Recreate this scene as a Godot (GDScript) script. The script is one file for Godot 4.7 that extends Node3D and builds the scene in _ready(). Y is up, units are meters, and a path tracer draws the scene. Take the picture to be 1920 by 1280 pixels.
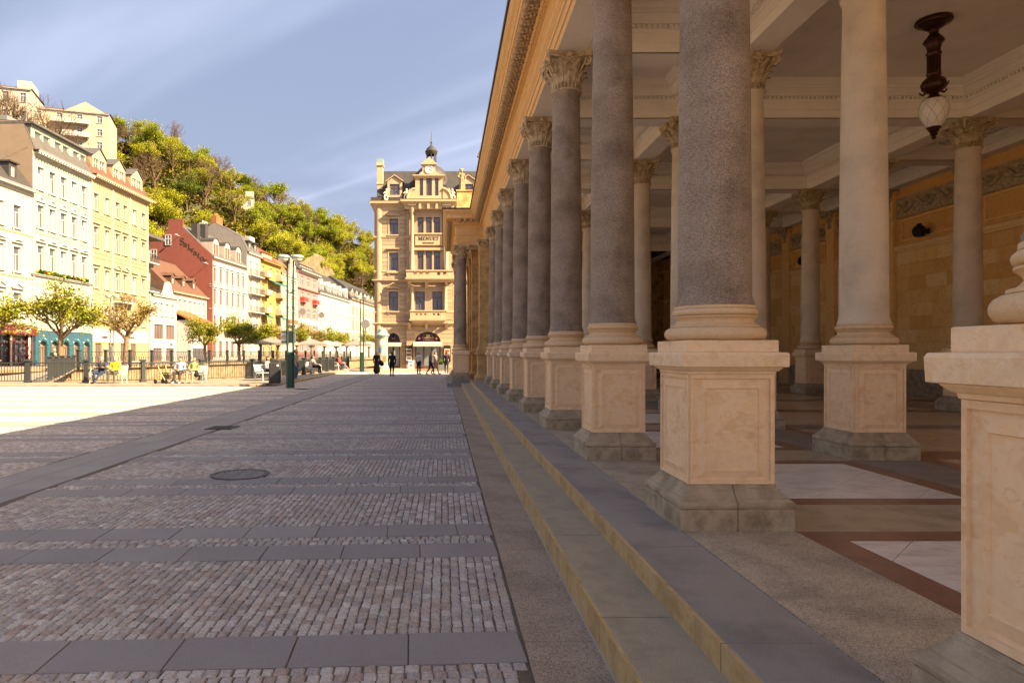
extends Node3D
# A colonnade on a cobbled riverside square, old town houses and a wooded hill beyond the river.
# Metres, y up, the camera looks along -z. "D" in the code is the distance in front of the camera's starting point: z = -D.

const EYE := 1.7
const PLAT := 0.336          # colonnade floor above the square
const BAY := 3.27
const ROW1 := 2.245
const ROW2 := 5.58
const ROW3 := 12.2
const WALLX := 14.9
const SOFFIT := 7.03         # underside of the beams
const BANK := 0.5            # far bank above the square

var T := {}                  # textures
var M := {}                  # materials
var W := {}                  # shared window meshes
var used := {}
var rng := RandomNumberGenerator.new()


class Sh:
	var v := PackedVector3Array()
	var n := PackedVector3Array()
	var c := PackedColorArray()
	var col := Color.WHITE

	func put(a: Vector3, b: Vector3, d: Vector3, na: Vector3, nb: Vector3, nd: Vector3) -> void:
		v.append(a); v.append(d); v.append(b)
		n.append(na); n.append(nd); n.append(nb)
		c.append(col); c.append(col); c.append(col)

	func tri(a: Vector3, b: Vector3, d: Vector3) -> void:
		var k := (b - a).cross(d - a).normalized()
		put(a, b, d, k, k, k)

	func quad(a: Vector3, b: Vector3, d: Vector3, e: Vector3) -> void:
		var k := (d - a).cross(e - b).normalized()
		put(a, b, d, k, k, k)
		put(a, d, e, k, k, k)

	func quads(a: Vector3, b: Vector3, d: Vector3, e: Vector3, na: Vector3, nb: Vector3, nd: Vector3, ne: Vector3) -> void:
		put(a, b, d, na, nb, nd)
		put(a, d, e, na, nd, ne)

	func box(p: Vector3, s: Vector3, b := Basis.IDENTITY) -> void:
		var h := s / 2
		var q: Array[Vector3] = []
		for k in 8:
			q.append(p + b * Vector3(h.x if k & 1 else -h.x, h.y if k & 2 else -h.y, h.z if k & 4 else -h.z))
		quad(q[4], q[5], q[7], q[6]); quad(q[1], q[0], q[2], q[3])
		quad(q[5], q[1], q[3], q[7]); quad(q[0], q[4], q[6], q[2])
		quad(q[6], q[7], q[3], q[2]); quad(q[0], q[1], q[5], q[4])

	func bar(x0: float, x1: float, y0: float, y1: float, z0: float, z1: float) -> void:
		box(Vector3(x0 + x1, y0 + y1, z0 + z1) / 2, Vector3(x1 - x0, y1 - y0, z1 - z0))

	# stacked rectangles [y, half x, half z]; edges stay crisp
	func rings(l: Array, at := Vector3.ZERO, caps := true) -> void:
		for i in l.size() - 1:
			var a: Array = l[i]
			var b: Array = l[i + 1]
			var lo: Array[Vector3] = []
			var hi: Array[Vector3] = []
			for s in [[1, 1], [1, -1], [-1, -1], [-1, 1]]:
				lo.append(at + Vector3(a[1] * s[0], a[0], a[2] * s[1]))
				hi.append(at + Vector3(b[1] * s[0], b[0], b[2] * s[1]))
			for k in 4:
				var j := (k + 1) % 4
				quad(lo[k], lo[j], hi[j], hi[k])
		if caps:
			var t: Array = l[-1]
			var u: Array = l[0]
			quad(at + Vector3(-t[1], t[0], t[2]), at + Vector3(t[1], t[0], t[2]), at + Vector3(t[1], t[0], -t[2]), at + Vector3(-t[1], t[0], -t[2]))
			quad(at + Vector3(-u[1], u[0], -u[2]), at + Vector3(u[1], u[0], -u[2]), at + Vector3(u[1], u[0], u[2]), at + Vector3(-u[1], u[0], u[2]))

	func chamfer(p: Vector3, s: Vector3, ch: float, b := Basis.IDENTITY) -> void:
		var h := s / 2
		var q := func(x, y, z) -> Vector3: return p + b * Vector3(x, y, z)
		var hx := h.x; var hy := h.y; var hz := h.z
		var ix := hx - ch; var iy := hy - ch; var iz := hz - ch
		for sx in [-1.0, 1.0]:
			var x: Vector3 = q.call(sx * hx, -iy * 1.0, -iz * sx)
			quad(x, q.call(sx * hx, iy, -iz * sx), q.call(sx * hx, iy, iz * sx), q.call(sx * hx, -iy, iz * sx))
		for sy in [-1.0, 1.0]:
			quad(q.call(-ix * sy, sy * hy, -iz), q.call(-ix * sy, sy * hy, iz), q.call(ix * sy, sy * hy, iz), q.call(ix * sy, sy * hy, -iz))
		for sz in [-1.0, 1.0]:
			quad(q.call(-ix * sz, -iy, sz * hz), q.call(ix * sz, -iy, sz * hz), q.call(ix * sz, iy, sz * hz), q.call(-ix * sz, iy, sz * hz))
		for sx in [-1.0, 1.0]:
			for sy in [-1.0, 1.0]:
				var f: float = sx * sy
				quad(q.call(sx * hx, sy * iy, iz * f), q.call(sx * hx, sy * iy, -iz * f), q.call(sx * ix, sy * hy, -iz * f), q.call(sx * ix, sy * hy, iz * f))
			for sz in [-1.0, 1.0]:
				var g: float = sx * sz
				quad(q.call(sx * ix, -iy * g, sz * hz), q.call(sx * hx, -iy * g, sz * iz), q.call(sx * hx, iy * g, sz * iz), q.call(sx * ix, iy * g, sz * hz))
				for sy in [-1.0, 1.0]:
					var a: Vector3 = q.call(sx * hx, sy * iy, sz * iz)
					var d: Vector3 = q.call(sx * ix, sy * hy, sz * iz)
					var e: Vector3 = q.call(sx * ix, sy * iy, sz * hz)
					if sx * sy * sz > 0: tri(a, d, e)
					else: tri(a, e, d)
		for sy in [-1.0, 1.0]:
			for sz in [-1.0, 1.0]:
				var f2: float = sy * sz
				quad(q.call(-ix * f2, sy * iy, sz * hz), q.call(ix * f2, sy * iy, sz * hz), q.call(ix * f2, sy * hy, sz * iz), q.call(-ix * f2, sy * hy, sz * iz))

	# profile of (radius, y) from bottom to top
	func lathe(given: Array, seg := 24, at := Vector3.ZERO, soft := 0.7, turn := 0.0) -> void:
		var prof := given.duplicate()
		if prof[-1].y < prof[0].y: prof.reverse()
		var ns: Array[Vector2] = []
		for i in prof.size() - 1:
			var d: Vector2 = prof[i + 1] - prof[i]
			ns.append(Vector2(d.y, -d.x).normalized())
		for i in prof.size() - 1:
			var p: Vector2 = prof[i]
			var q: Vector2 = prof[i + 1]
			if p.is_equal_approx(q): continue
			var n0 := ns[i]
			var n1 := ns[i]
			if i > 0 and ns[i - 1].dot(ns[i]) > soft: n0 = (ns[i - 1] + ns[i]).normalized()
			if i < ns.size() - 1 and ns[i + 1].dot(ns[i]) > soft: n1 = (ns[i + 1] + ns[i]).normalized()
			for k in seg:
				var a := TAU * k / seg + turn
				var b := TAU * (k + 1) / seg + turn
				var ca := Vector2(sin(a), cos(a)); var cb := Vector2(sin(b), cos(b))
				quads(at + Vector3(p.x * ca.x, p.y, p.x * ca.y), at + Vector3(p.x * cb.x, p.y, p.x * cb.y), at + Vector3(q.x * cb.x, q.y, q.x * cb.y), at + Vector3(q.x * ca.x, q.y, q.x * ca.y),
					Vector3(n0.x * ca.x, n0.y, n0.x * ca.y), Vector3(n0.x * cb.x, n0.y, n0.x * cb.y), Vector3(n1.x * cb.x, n1.y, n1.x * cb.y), Vector3(n1.x * ca.x, n1.y, n1.x * ca.y))

	func tube(pts: Array, rad: Array, seg := 6) -> void:
		var u := Vector3.ZERO
		var ra: Array = []
		var rn: Array = []
		for i in pts.size():
			var d: Vector3 = (pts[mini(i + 1, pts.size() - 1)] - pts[maxi(i - 1, 0)]).normalized()
			if u == Vector3.ZERO: u = d.cross(Vector3.UP if absf(d.y) < 0.9 else Vector3.RIGHT).normalized()
			u = (u - d * u.dot(d)).normalized()
			var w := d.cross(u)
			var ring: Array[Vector3] = []
			var nn: Array[Vector3] = []
			for k in seg:
				var a := TAU * k / seg
				var o := u * cos(a) + w * sin(a)
				nn.append(o)
				ring.append(pts[i] + o * rad[mini(i, rad.size() - 1)])
			ra.append(ring)
			rn.append(nn)
		for i in pts.size() - 1:
			for k in seg:
				var j := (k + 1) % seg
				quads(ra[i][k], ra[i][j], ra[i + 1][j], ra[i + 1][k], rn[i][k], rn[i][j], rn[i + 1][j], rn[i + 1][k])
		for e in [0, pts.size() - 1]:
			for k in seg:
				var j := (k + 1) % seg
				if e == 0: tri(pts[0], ra[0][j], ra[0][k])
				else: tri(pts[e], ra[e][k], ra[e][j])

	# profile of (outward offset, y) along an open path of (x, z); outward is to the left of the walk when seen from above with z towards you
	func sweep(prof: Array, path: Array, side := 1.0) -> void:
		var m: Array[Vector2] = []
		for i in path.size():
			var a: Vector2 = (path[i] - path[i - 1]).normalized() if i > 0 else (path[1] - path[0]).normalized()
			var b: Vector2 = (path[i + 1] - path[i]).normalized() if i < path.size() - 1 else a
			var na := Vector2(a.y, -a.x) * side
			var nb := Vector2(b.y, -b.x) * side
			var s := (na + nb).normalized()
			m.append(s / maxf(0.3, s.dot(na)))
		for i in path.size() - 1:
			for k in prof.size() - 1:
				var p: Vector2 = prof[k]
				var q: Vector2 = prof[k + 1]
				var a0: Vector2 = path[i] + m[i] * p.x; var a1: Vector2 = path[i + 1] + m[i + 1] * p.x
				var b0: Vector2 = path[i] + m[i] * q.x; var b1: Vector2 = path[i + 1] + m[i + 1] * q.x
				if side > 0: quad(Vector3(a1.x, p.y, a1.y), Vector3(a0.x, p.y, a0.y), Vector3(b0.x, q.y, b0.y), Vector3(b1.x, q.y, b1.y))
				else: quad(Vector3(a0.x, p.y, a0.y), Vector3(a1.x, p.y, a1.y), Vector3(b1.x, q.y, b1.y), Vector3(b0.x, q.y, b0.y))

	# a polygon of (x, y), counter-clockwise, made into a slab from z0 to z1 (z1 in front)
	func slab(poly: Array, z0: float, z1: float) -> void:
		var pv := PackedVector2Array(poly)
		var area := 0.0
		for i in pv.size(): area += pv[i].cross(pv[(i + 1) % pv.size()])
		if area < 0: pv.reverse()
		var t := Geometry2D.triangulate_polygon(pv)
		for i in range(0, t.size(), 3):
			var a := pv[t[i]]; var b := pv[t[i + 1]]; var d := pv[t[i + 2]]
			if (b - a).cross(d - a) < 0:
				var s := b; b = d; d = s
			tri(Vector3(a.x, a.y, z1), Vector3(b.x, b.y, z1), Vector3(d.x, d.y, z1))
			tri(Vector3(a.x, a.y, z0), Vector3(d.x, d.y, z0), Vector3(b.x, b.y, z0))
		for i in pv.size():
			var a := pv[i]; var b := pv[(i + 1) % pv.size()]
			quad(Vector3(a.x, a.y, z0), Vector3(b.x, b.y, z0), Vector3(b.x, b.y, z1), Vector3(a.x, a.y, z1))

	func mesh(colored := false) -> ArrayMesh:
		var m := ArrayMesh.new()
		if v.is_empty(): return m
		var a := []
		a.resize(Mesh.ARRAY_MAX)
		a[Mesh.ARRAY_VERTEX] = v
		a[Mesh.ARRAY_NORMAL] = n
		if colored: a[Mesh.ARRAY_COLOR] = c
		m.add_surface_from_arrays(Mesh.PRIMITIVE_TRIANGLES, a)
		return m


# ---- nodes -------------------------------------------------------------------------------------------------------
func numbered(called: String) -> String:
	used[called] = used.get(called, -1) + 1
	return called if used[called] == 0 else "%s_%03d" % [called, used[called]]

func tag(o: Node3D, label: String, category: String, group := "") -> Node3D:
	o.set_meta("label", label)
	o.set_meta("category", category)
	if group: o.set_meta("group", group)
	return o

func thing(called: String, label: String, category: String, at := Vector3.ZERO, turn := 0.0, group := "") -> Node3D:
	var o := Node3D.new()
	o.name = numbered(called)
	add_child(o)
	o.position = at
	o.rotation.y = turn
	return tag(o, label, category, group)

func inst(called: String, mesh: Mesh, m: Material, parent: Node3D = null, at := Vector3.ZERO, turn := 0.0) -> MeshInstance3D:
	var o := MeshInstance3D.new()
	o.mesh = mesh
	o.material_override = m
	o.position = at
	o.rotation.y = turn
	if parent == null:
		o.name = numbered(called)
		add_child(o)
	else:
		o.name = called
		parent.add_child(o, true)
	return o

func part(called: String, sh: Sh, m: Material, parent: Node3D = null, at := Vector3.ZERO, colored := false) -> MeshInstance3D:
	return inst(called, sh.mesh(colored), m, parent, at)

func structure(called: String) -> Node3D:
	var o := Node3D.new()
	o.name = numbered(called)
	o.set_meta("kind", "structure")
	add_child(o)
	return o

func scatter(called: String, mesh: Mesh, m: Material, at: Array, tint: Array, parent: Node3D) -> MultiMeshInstance3D:
	var mm := MultiMesh.new()
	mm.transform_format = MultiMesh.TRANSFORM_3D
	mm.use_colors = not tint.is_empty()
	mm.mesh = mesh
	mm.instance_count = at.size()
	for i in at.size():
		mm.set_instance_transform(i, at[i])
		if mm.use_colors: mm.set_instance_color(i, tint[i])
	var o := MultiMeshInstance3D.new()
	o.multimesh = mm
	o.material_override = m
	o.name = called if parent else numbered(called)
	if parent: parent.add_child(o, true)
	else: add_child(o)
	return o

func letters(text: String, size: float, m: Material, parent: Node3D, at: Vector3, serif := true, turn := 0.0, tilt := 0.0) -> MeshInstance3D:
	var f := SystemFont.new()
	f.font_names = PackedStringArray(["Droid Serif" if serif else "Droid Sans"])
	f.font_weight = 700
	var t := TextMesh.new()
	t.text = text
	t.font = f
	t.font_size = 32
	t.pixel_size = size / 32.0
	t.depth = 0.02
	t.curve_step = 2.0
	var o := inst("lettering", t, m, parent, at, turn)
	o.rotation.z = tilt
	return o


# ---- textures and materials ---------------------------------------------------------------------------------------
func noise_tex(kind: int, freq: float, oct: int, ramp: Array, sd: int, size := 512, warp := 0.0) -> NoiseTexture2D:
	var f := FastNoiseLite.new()
	f.noise_type = kind
	f.frequency = freq
	f.seed = sd
	f.fractal_type = FastNoiseLite.FRACTAL_FBM if oct > 1 else FastNoiseLite.FRACTAL_NONE
	f.fractal_octaves = oct
	f.fractal_gain = 0.6
	if kind == FastNoiseLite.TYPE_CELLULAR:
		f.cellular_return_type = FastNoiseLite.RETURN_CELL_VALUE
		f.cellular_jitter = 1.0
	if warp > 0:
		f.domain_warp_enabled = true
		f.domain_warp_amplitude = warp
		f.domain_warp_frequency = 0.008
	var g := Gradient.new()
	var off := PackedFloat32Array()
	var cs := PackedColorArray()
	for r in ramp:
		off.append(r[0])
		cs.append((r[1] if r[1] is Color else Color(r[1], r[1], r[1])).linear_to_srgb())
	g.offsets = off
	g.colors = cs
	var t := NoiseTexture2D.new()
	t.width = size
	t.height = size
	t.seamless = true
	t.seamless_blend_skirt = 0.2
	t.noise = f
	t.color_ramp = g
	return t

func lin(r: float, g: float, b: float) -> Color:
	return Color(r, g, b).linear_to_srgb()

func mat(called: String, base: Color, rough := 0.85, tex := "", scale := 1.0, detail := "", dscale := 0.25, bump := "", bump_cm := 0.0, bscale_vec := Vector3.ZERO) -> StandardMaterial3D:
	var m := StandardMaterial3D.new()
	m.resource_name = called
	m.albedo_color = base
	m.roughness = rough
	m.metallic_specular = 0.4
	m.uv1_triplanar = true
	m.uv1_world_triplanar = true
	m.uv1_triplanar_sharpness = 4.0
	m.uv1_scale = Vector3.ONE * scale if bscale_vec == Vector3.ZERO else bscale_vec
	if tex: m.albedo_texture = T[tex]
	if detail:
		m.detail_enabled = true
		m.detail_blend_mode = BaseMaterial3D.BLEND_MODE_MUL
		m.detail_uv_layer = BaseMaterial3D.DETAIL_UV_2
		m.uv2_triplanar = true
		m.uv2_world_triplanar = true
		m.uv2_scale = Vector3.ONE * dscale
		m.detail_albedo = T[detail]
	if bump:
		m.heightmap_enabled = true
		m.heightmap_texture = T[bump]
		m.heightmap_scale = bump_cm
	M[called] = m
	return m

func plain(called: String, base: Color, rough := 0.6, metal := 0.0) -> StandardMaterial3D:
	var m := StandardMaterial3D.new()
	m.resource_name = called
	m.albedo_color = base
	m.roughness = rough
	m.metallic = metal
	m.metallic_specular = 0.4
	M[called] = m
	return m

func vertex_mat(called: String, rough := 0.8, back := 0.0) -> StandardMaterial3D:
	var m := plain(called, Color.WHITE, rough)
	m.vertex_color_use_as_albedo = true
	if back > 0:
		m.backlight_enabled = true
		m.backlight = Color(back, back, back * 0.6)
		m.metallic_specular = 0.2
		m.cull_mode = BaseMaterial3D.CULL_DISABLED
	return m

func make_materials() -> void:
	var S := FastNoiseLite.TYPE_SIMPLEX_SMOOTH
	var C := FastNoiseLite.TYPE_CELLULAR
	T.speck = noise_tex(C, 0.14, 1, [[0.0, 0.42], [0.25, 0.6], [0.5, 0.8], [0.8, 0.92], [1.0, 1.0]], 3)
	T.grain = noise_tex(C, 0.22, 1, [[0.0, 0.78], [0.5, 0.92], [1.0, 1.0]], 5)
	T.blotch = noise_tex(S, 0.007, 5, [[0.0, 0.62], [0.35, 0.82], [0.6, 0.96], [1.0, 1.0]], 7)
	T.soft = noise_tex(S, 0.006, 4, [[0.0, 0.86], [0.5, 0.95], [1.0, 1.0]], 9)
	T.sand = noise_tex(S, 0.010, 5, [[0.0, Color(0.84, 0.66, 0.50)], [0.3, Color(0.95, 0.84, 0.70)], [0.55, Color(1.0, 0.92, 0.80)], [0.72, Color(0.97, 0.84, 0.64)], [1.0, Color(1.0, 0.95, 0.88)]], 11)
	T.ochre = noise_tex(S, 0.012, 5, [[0.0, Color(0.80, 0.60, 0.36)], [0.35, Color(1.0, 0.82, 0.56)], [0.6, Color(1.0, 0.90, 0.70)], [0.8, Color(0.94, 0.72, 0.42)], [1.0, Color(1.0, 0.93, 0.80)]], 13)
	T.grime = noise_tex(S, 0.009, 6, [[0.0, Color(0.44, 0.41, 0.37)], [0.38, Color(0.74, 0.71, 0.66)], [0.6, Color(0.95, 0.93, 0.9)], [1.0, Color(1, 1, 1)]], 15)
	T.green = noise_tex(S, 0.010, 5, [[0.0, Color(0.62, 0.66, 0.58)], [0.4, Color(0.87, 0.86, 0.78)], [0.65, Color(1.0, 0.96, 0.84)], [1.0, Color(0.86, 0.88, 0.84)]], 17)
	T.marble = noise_tex(S, 0.010, 5, [[0.0, 0.62], [0.40, 0.9], [0.48, 0.98], [0.52, 0.72], [0.56, 0.97], [1.0, 1.0]], 19, 512, 40.0)
	T.mottle = noise_tex(S, 0.016, 5, [[0.0, Color(0.50, 0.48, 0.47)], [0.36, Color(0.74, 0.72, 0.70)], [0.5, Color(0.92, 0.90, 0.88)], [0.75, Color(1, 1, 1)], [1.0, Color(1, 1, 1)]], 29)
	T.vein = noise_tex(S, 0.008, 4, [[0.0, Color(0.93, 0.88, 0.81)], [0.36, Color(1, 1, 1)], [0.49, Color(1, 0.99, 0.97)], [0.5, Color(0.84, 0.75, 0.64)], [0.508, Color(1, 0.985, 0.96)], [0.68, Color(1, 1, 1)], [0.74, Color(0.93, 0.87, 0.79)], [1.0, Color(1, 1, 1)]], 37, 512, 25.0)
	T.rough = noise_tex(S, 0.05, 5, [[0.0, 0.0], [1.0, 1.0]], 21)
	T.coarse = noise_tex(C, 0.10, 1, [[0.0, 0.0], [1.0, 1.0]], 23, 256)
	T.streak = noise_tex(S, 0.03, 3, [[0.0, 0.8], [0.5, 0.94], [1.0, 1.0]], 25)
	# the square
	var sett := mat("sett granite", Color.WHITE, 0.85, "grain", 4.0, "mottle", 4.0, "rough", 0.5)
	sett.vertex_color_use_as_albedo = true
	var slab := mat("slab granite", Color.WHITE, 0.7, "grain", 2.0, "soft", 0.3, "rough", 0.05)
	slab.vertex_color_use_as_albedo = true
	mat("mortar", lin(0.20, 0.155, 0.11), 0.95, "blotch", 0.6, "speck", 4.0)
	mat("kerb stone", lin(0.47, 0.355, 0.25), 0.85, "speck", 2.2, "blotch", 0.35, "rough", 0.12)
	mat("step tread", lin(0.40, 0.335, 0.25), 0.8, "grain", 2.0, "green", 0.45, "rough", 0.1)
	mat("step riser", lin(0.50, 0.395, 0.24), 0.9, "ochre", 1.2, "blotch", 0.6, "rough", 0.2)
	mat("platform edge", lin(0.32, 0.275, 0.235), 0.75, "grain", 2.4, "blotch", 0.3, "rough", 0.06)
	mat("earth", lin(0.16, 0.13, 0.09), 0.95, "blotch", 0.2)
	mat("road", lin(0.26, 0.22, 0.175), 0.9, "grain", 0.7, "soft", 0.1)
	mat("river wall", lin(0.28, 0.21, 0.13), 0.9, "grime", 0.25, "grain", 0.8, "rough", 1.0)
	# colonnade stone
	mat("granite shaft", lin(0.42, 0.325, 0.245), 0.75, "speck", 2.3, "grime", 0.3, "rough", 0.08)
	mat("sandstone shaft", lin(0.76, 0.61, 0.43), 0.85, "grain", 2.0, "blotch", 0.3, "rough", 0.12)
	mat("pedestal stone", lin(0.82, 0.635, 0.445), 0.85, "sand", 0.75, "vein", 0.7, "rough", 0.12)
	M["pedestal stone"].uv2_scale = Vector3(0.33, 0.75, 0.33)
	mat("slab stone", lin(0.82, 0.67, 0.49), 0.88, "sand", 1.1, "vein", 0.7, "rough", 0.25)
	M["slab stone"].uv2_scale = Vector3(0.33, 0.75, 0.33)
	mat("plinth stone", lin(0.47, 0.37, 0.25), 0.92, "grime", 0.7, "grain", 2.5, "rough", 0.2)
	mat("base stone", lin(0.74, 0.57, 0.38), 0.88, "sand", 1.3, "grain", 3.0, "rough", 0.2)
	mat("carved stone", lin(0.62, 0.48, 0.30), 0.92, "grime", 1.4, "grain", 3.0, "rough", 0.5)
	mat("cornice stone", lin(0.76, 0.56, 0.32), 0.9, "ochre", 0.5, "grain", 2.0, "rough", 0.2)
	mat("pavilion stone", lin(0.62, 0.46, 0.26), 0.9, "ochre", 0.4, "grime", 0.3, "rough", 0.2)
	mat("painted plaster", lin(0.88, 0.80, 0.70), 0.8, "soft", 0.3)
	mat("soffit plaster", lin(0.86, 0.78, 0.69), 0.85, "soft", 0.3)
	mat("gutter", lin(0.03, 0.03, 0.035), 0.5)
	for k in 5:
		var q: Array = [[0.86, 0.63, 0.31], [0.90, 0.68, 0.36], [0.82, 0.57, 0.27], [0.90, 0.73, 0.45], [0.78, 0.51, 0.22]][k]
		mat("wall block %d" % k, lin(q[0], q[1], q[2]), 0.85, "ochre", 0.6 + 0.13 * k, "vein", 0.5, "rough", 0.15)
	mat("white marble", lin(0.80, 0.73, 0.64), 0.28, "marble", 0.5, "soft", 0.4, "", 0.0, Vector3(0.35, 0.5, 1.1))
	mat("red marble", lin(0.26, 0.13, 0.085), 0.3, "marble", 1.2, "grain", 2.5)
	mat("beige marble", lin(0.45, 0.35, 0.23), 0.38, "grain", 1.6, "blotch", 0.5)
	mat("grey marble", lin(0.24, 0.22, 0.20), 0.35, "grain", 1.6, "blotch", 0.5)
	mat("nave marble", lin(0.56, 0.42, 0.27), 0.26, "marble", 0.8, "soft", 0.4)
	mat("strip stone", lin(0.54, 0.43, 0.30), 0.8, "speck", 2.6, "blotch", 0.5, "rough", 0.15)
	plain("dark bronze", lin(0.06, 0.022, 0.014), 0.35, 0.55)
	var globe := plain("lamp globe", lin(0.75, 0.68, 0.58), 0.2)
	globe.subsurf_scatter_enabled = true
	globe.subsurf_scatter_strength = 0.3
	plain("globe lines", lin(0.42, 0.34, 0.25), 0.3)
	plain("black metal", lin(0.012, 0.012, 0.013), 0.45)
	# town
	var gl := plain("window glass", lin(0.07, 0.075, 0.09), 0.06)
	gl.metallic_specular = 0.9
	plain("white frame", lin(0.50, 0.48, 0.45), 0.5)
	plain("brown frame", lin(0.11, 0.045, 0.025), 0.5)
	plain("rust frame", lin(0.22, 0.09, 0.04), 0.6)
	plain("curtain", lin(0.62, 0.58, 0.52), 0.9)
	var walls := {"cream": [0.400, 0.370, 0.315], "sage": [0.300, 0.345, 0.270], "yolk": [0.381, 0.293, 0.156], "white": [0.410, 0.400, 0.390], "blush": [0.385, 0.332, 0.307], "grey": [0.215, 0.197, 0.192], "gold": [0.358, 0.233, 0.067],
		"pink": [0.323, 0.166, 0.158], "rose": [0.211, 0.067, 0.053], "trim": [0.440, 0.425, 0.405], "warmtrim": [0.412, 0.340, 0.250], "honey": [0.375, 0.280, 0.186], "palehoney": [0.448, 0.340, 0.216], "roughcast": [0.233, 0.179, 0.134]}
	for k in walls: mat(k, lin(walls[k][0], walls[k][1], walls[k][2]), 0.9, "soft", 0.25, "streak", 0.5)
	mat("slate", lin(0.05, 0.047, 0.048), 0.6, "streak", 0.8, "blotch", 0.3)
	mat("grey roof", lin(0.095, 0.092, 0.09), 0.6, "streak", 0.8, "blotch", 0.3)
	mat("brown roof", lin(0.115, 0.06, 0.042), 0.85, "streak", 1.2, "blotch", 0.4)
	mat("red roof", lin(0.22, 0.05, 0.03), 0.85, "streak", 1.2, "blotch", 0.4)
	mat("orange roof", lin(0.28, 0.11, 0.045), 0.85, "streak", 1.2, "blotch", 0.4)
	mat("copper", lin(0.20, 0.29, 0.27), 0.6, "soft", 0.5)
	mat("blue tile", lin(0.035, 0.085, 0.13), 0.35, "blotch", 0.8)
	mat("teal tile", lin(0.03, 0.12, 0.15), 0.3, "blotch", 1.0)
	mat("dark red paint", lin(0.11, 0.02, 0.018), 0.5, "soft", 0.5)
	plain("pink sign", lin(0.34, 0.06, 0.17), 0.5)
	plain("white paint", lin(0.58, 0.56, 0.53), 0.45)
	plain("ink", lin(0.03, 0.025, 0.022), 0.7)
	plain("gilt", lin(0.62, 0.43, 0.16), 0.4)
	plain("navy panel", lin(0.015, 0.018, 0.03), 0.3)
	plain("red paint", lin(0.32, 0.035, 0.025), 0.5)
	plain("green paint", lin(0.018, 0.05, 0.032), 0.4)
	plain("iron", lin(0.028, 0.033, 0.035), 0.5)
	plain("grey metal", lin(0.16, 0.165, 0.17), 0.45)
	plain("awning green", lin(0.02, 0.10, 0.075), 0.8)
	mat("canvas", lin(0.42, 0.37, 0.31), 0.9, "soft", 0.5)
	mat("grey canvas", lin(0.17, 0.155, 0.145), 0.9, "soft", 0.5)
	plain("bin", lin(0.03, 0.03, 0.032), 0.5)
	plain("poster", lin(0.36, 0.33, 0.22), 0.6)
	mat("room plaster", lin(0.40, 0.33, 0.25), 0.9, "soft", 0.5)
	var clear := plain("clear glass", Color(0.9, 0.95, 0.95, 0.12), 0.04)
	clear.transparency = BaseMaterial3D.TRANSPARENCY_ALPHA
	plain("blue paint", lin(0.06, 0.20, 0.42), 0.5)
	mat("bark", lin(0.12, 0.08, 0.05), 0.95, "streak", 1.5, "blotch", 0.5)
	mat("plane bark", lin(0.19, 0.135, 0.085), 0.95, "grime", 0.8)
	mat("rock", lin(0.20, 0.15, 0.095), 0.95, "grime", 0.12, "blotch", 0.05, "rough", 3.0)
	mat("hill soil", lin(0.05, 0.05, 0.018), 0.95, "blotch", 0.05)
	var water := plain("river water", lin(0.05, 0.045, 0.03), 0.12)
	water.metallic_specular = 0.6
	vertex_mat("leaf", 0.6, 0.5)
	vertex_mat("figure", 0.85)
	var statue := mat("statue stone", lin(0.30, 0.22, 0.13), 0.9, "grime", 1.0)
	statue.uv1_world_triplanar = true


# ---- scene ---------------------------------------------------------------------------------------------------------
func _ready() -> void:
	rng.seed = 4711
	# camera: a level lens, shifted down and to the side as the photograph's is
	var cam := Camera3D.new()
	cam.name = "camera"
	cam.projection = Camera3D.PROJECTION_FRUSTUM
	cam.near = 0.1
	cam.far = 2000.0
	cam.size = 0.1 * 1280.0 / 1230.0
	cam.frustum_offset = Vector2(129.0, 20.0) / 1230.0 * 0.1
	cam.position = Vector3(0, EYE, 0)
	add_child(cam)
	# sky
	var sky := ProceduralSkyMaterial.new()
	sky.sky_top_color = lin(0.054, 0.068, 0.106)
	sky.sky_horizon_color = lin(0.088, 0.100, 0.130)
	sky.sky_curve = 0.25
	sky.sky_energy_multiplier = 1.0
	sky.ground_bottom_color = lin(0.12, 0.10, 0.08)
	sky.ground_horizon_color = lin(0.18, 0.17, 0.16)
	sky.sun_angle_max = 70.0  # wide sun glow, out of view, added to brighten the shaded side
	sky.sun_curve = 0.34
	sky.sky_cover = cirrus()
	sky.sky_cover_modulate = Color(1, 1, 1, 0.20)
	var env := Environment.new()
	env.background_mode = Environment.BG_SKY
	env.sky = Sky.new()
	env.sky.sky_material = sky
	env.tonemap_mode = Environment.TONE_MAPPER_LINEAR
	env.tonemap_exposure = 6.0
	env.sdfgi_enabled = true
	env.ssao_enabled = true
	env.ssil_enabled = true
	var we := WorldEnvironment.new()
	we.name = "world"
	we.environment = env
	add_child(we)
	# sun: over the colonnade's roof, a little behind the camera
	var sun := DirectionalLight3D.new()
	sun.name = "sun"
	sun.light_energy = 1.25
	sun.light_color = Color(1.0, 0.88, 0.70)
	sun.light_angular_distance = 0.5
	sun.shadow_enabled = true
	add_child(sun)
	sun.look_at_from_position(Vector3.ZERO, -Vector3(1.0, 0.83, 0.45), Vector3.UP)
	make_materials()
	make_ground()
	make_paving()
	make_steps()
	make_colonnade()
	make_corner_house()
	make_row()
	make_hill()
	make_street()
	make_people()


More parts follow.
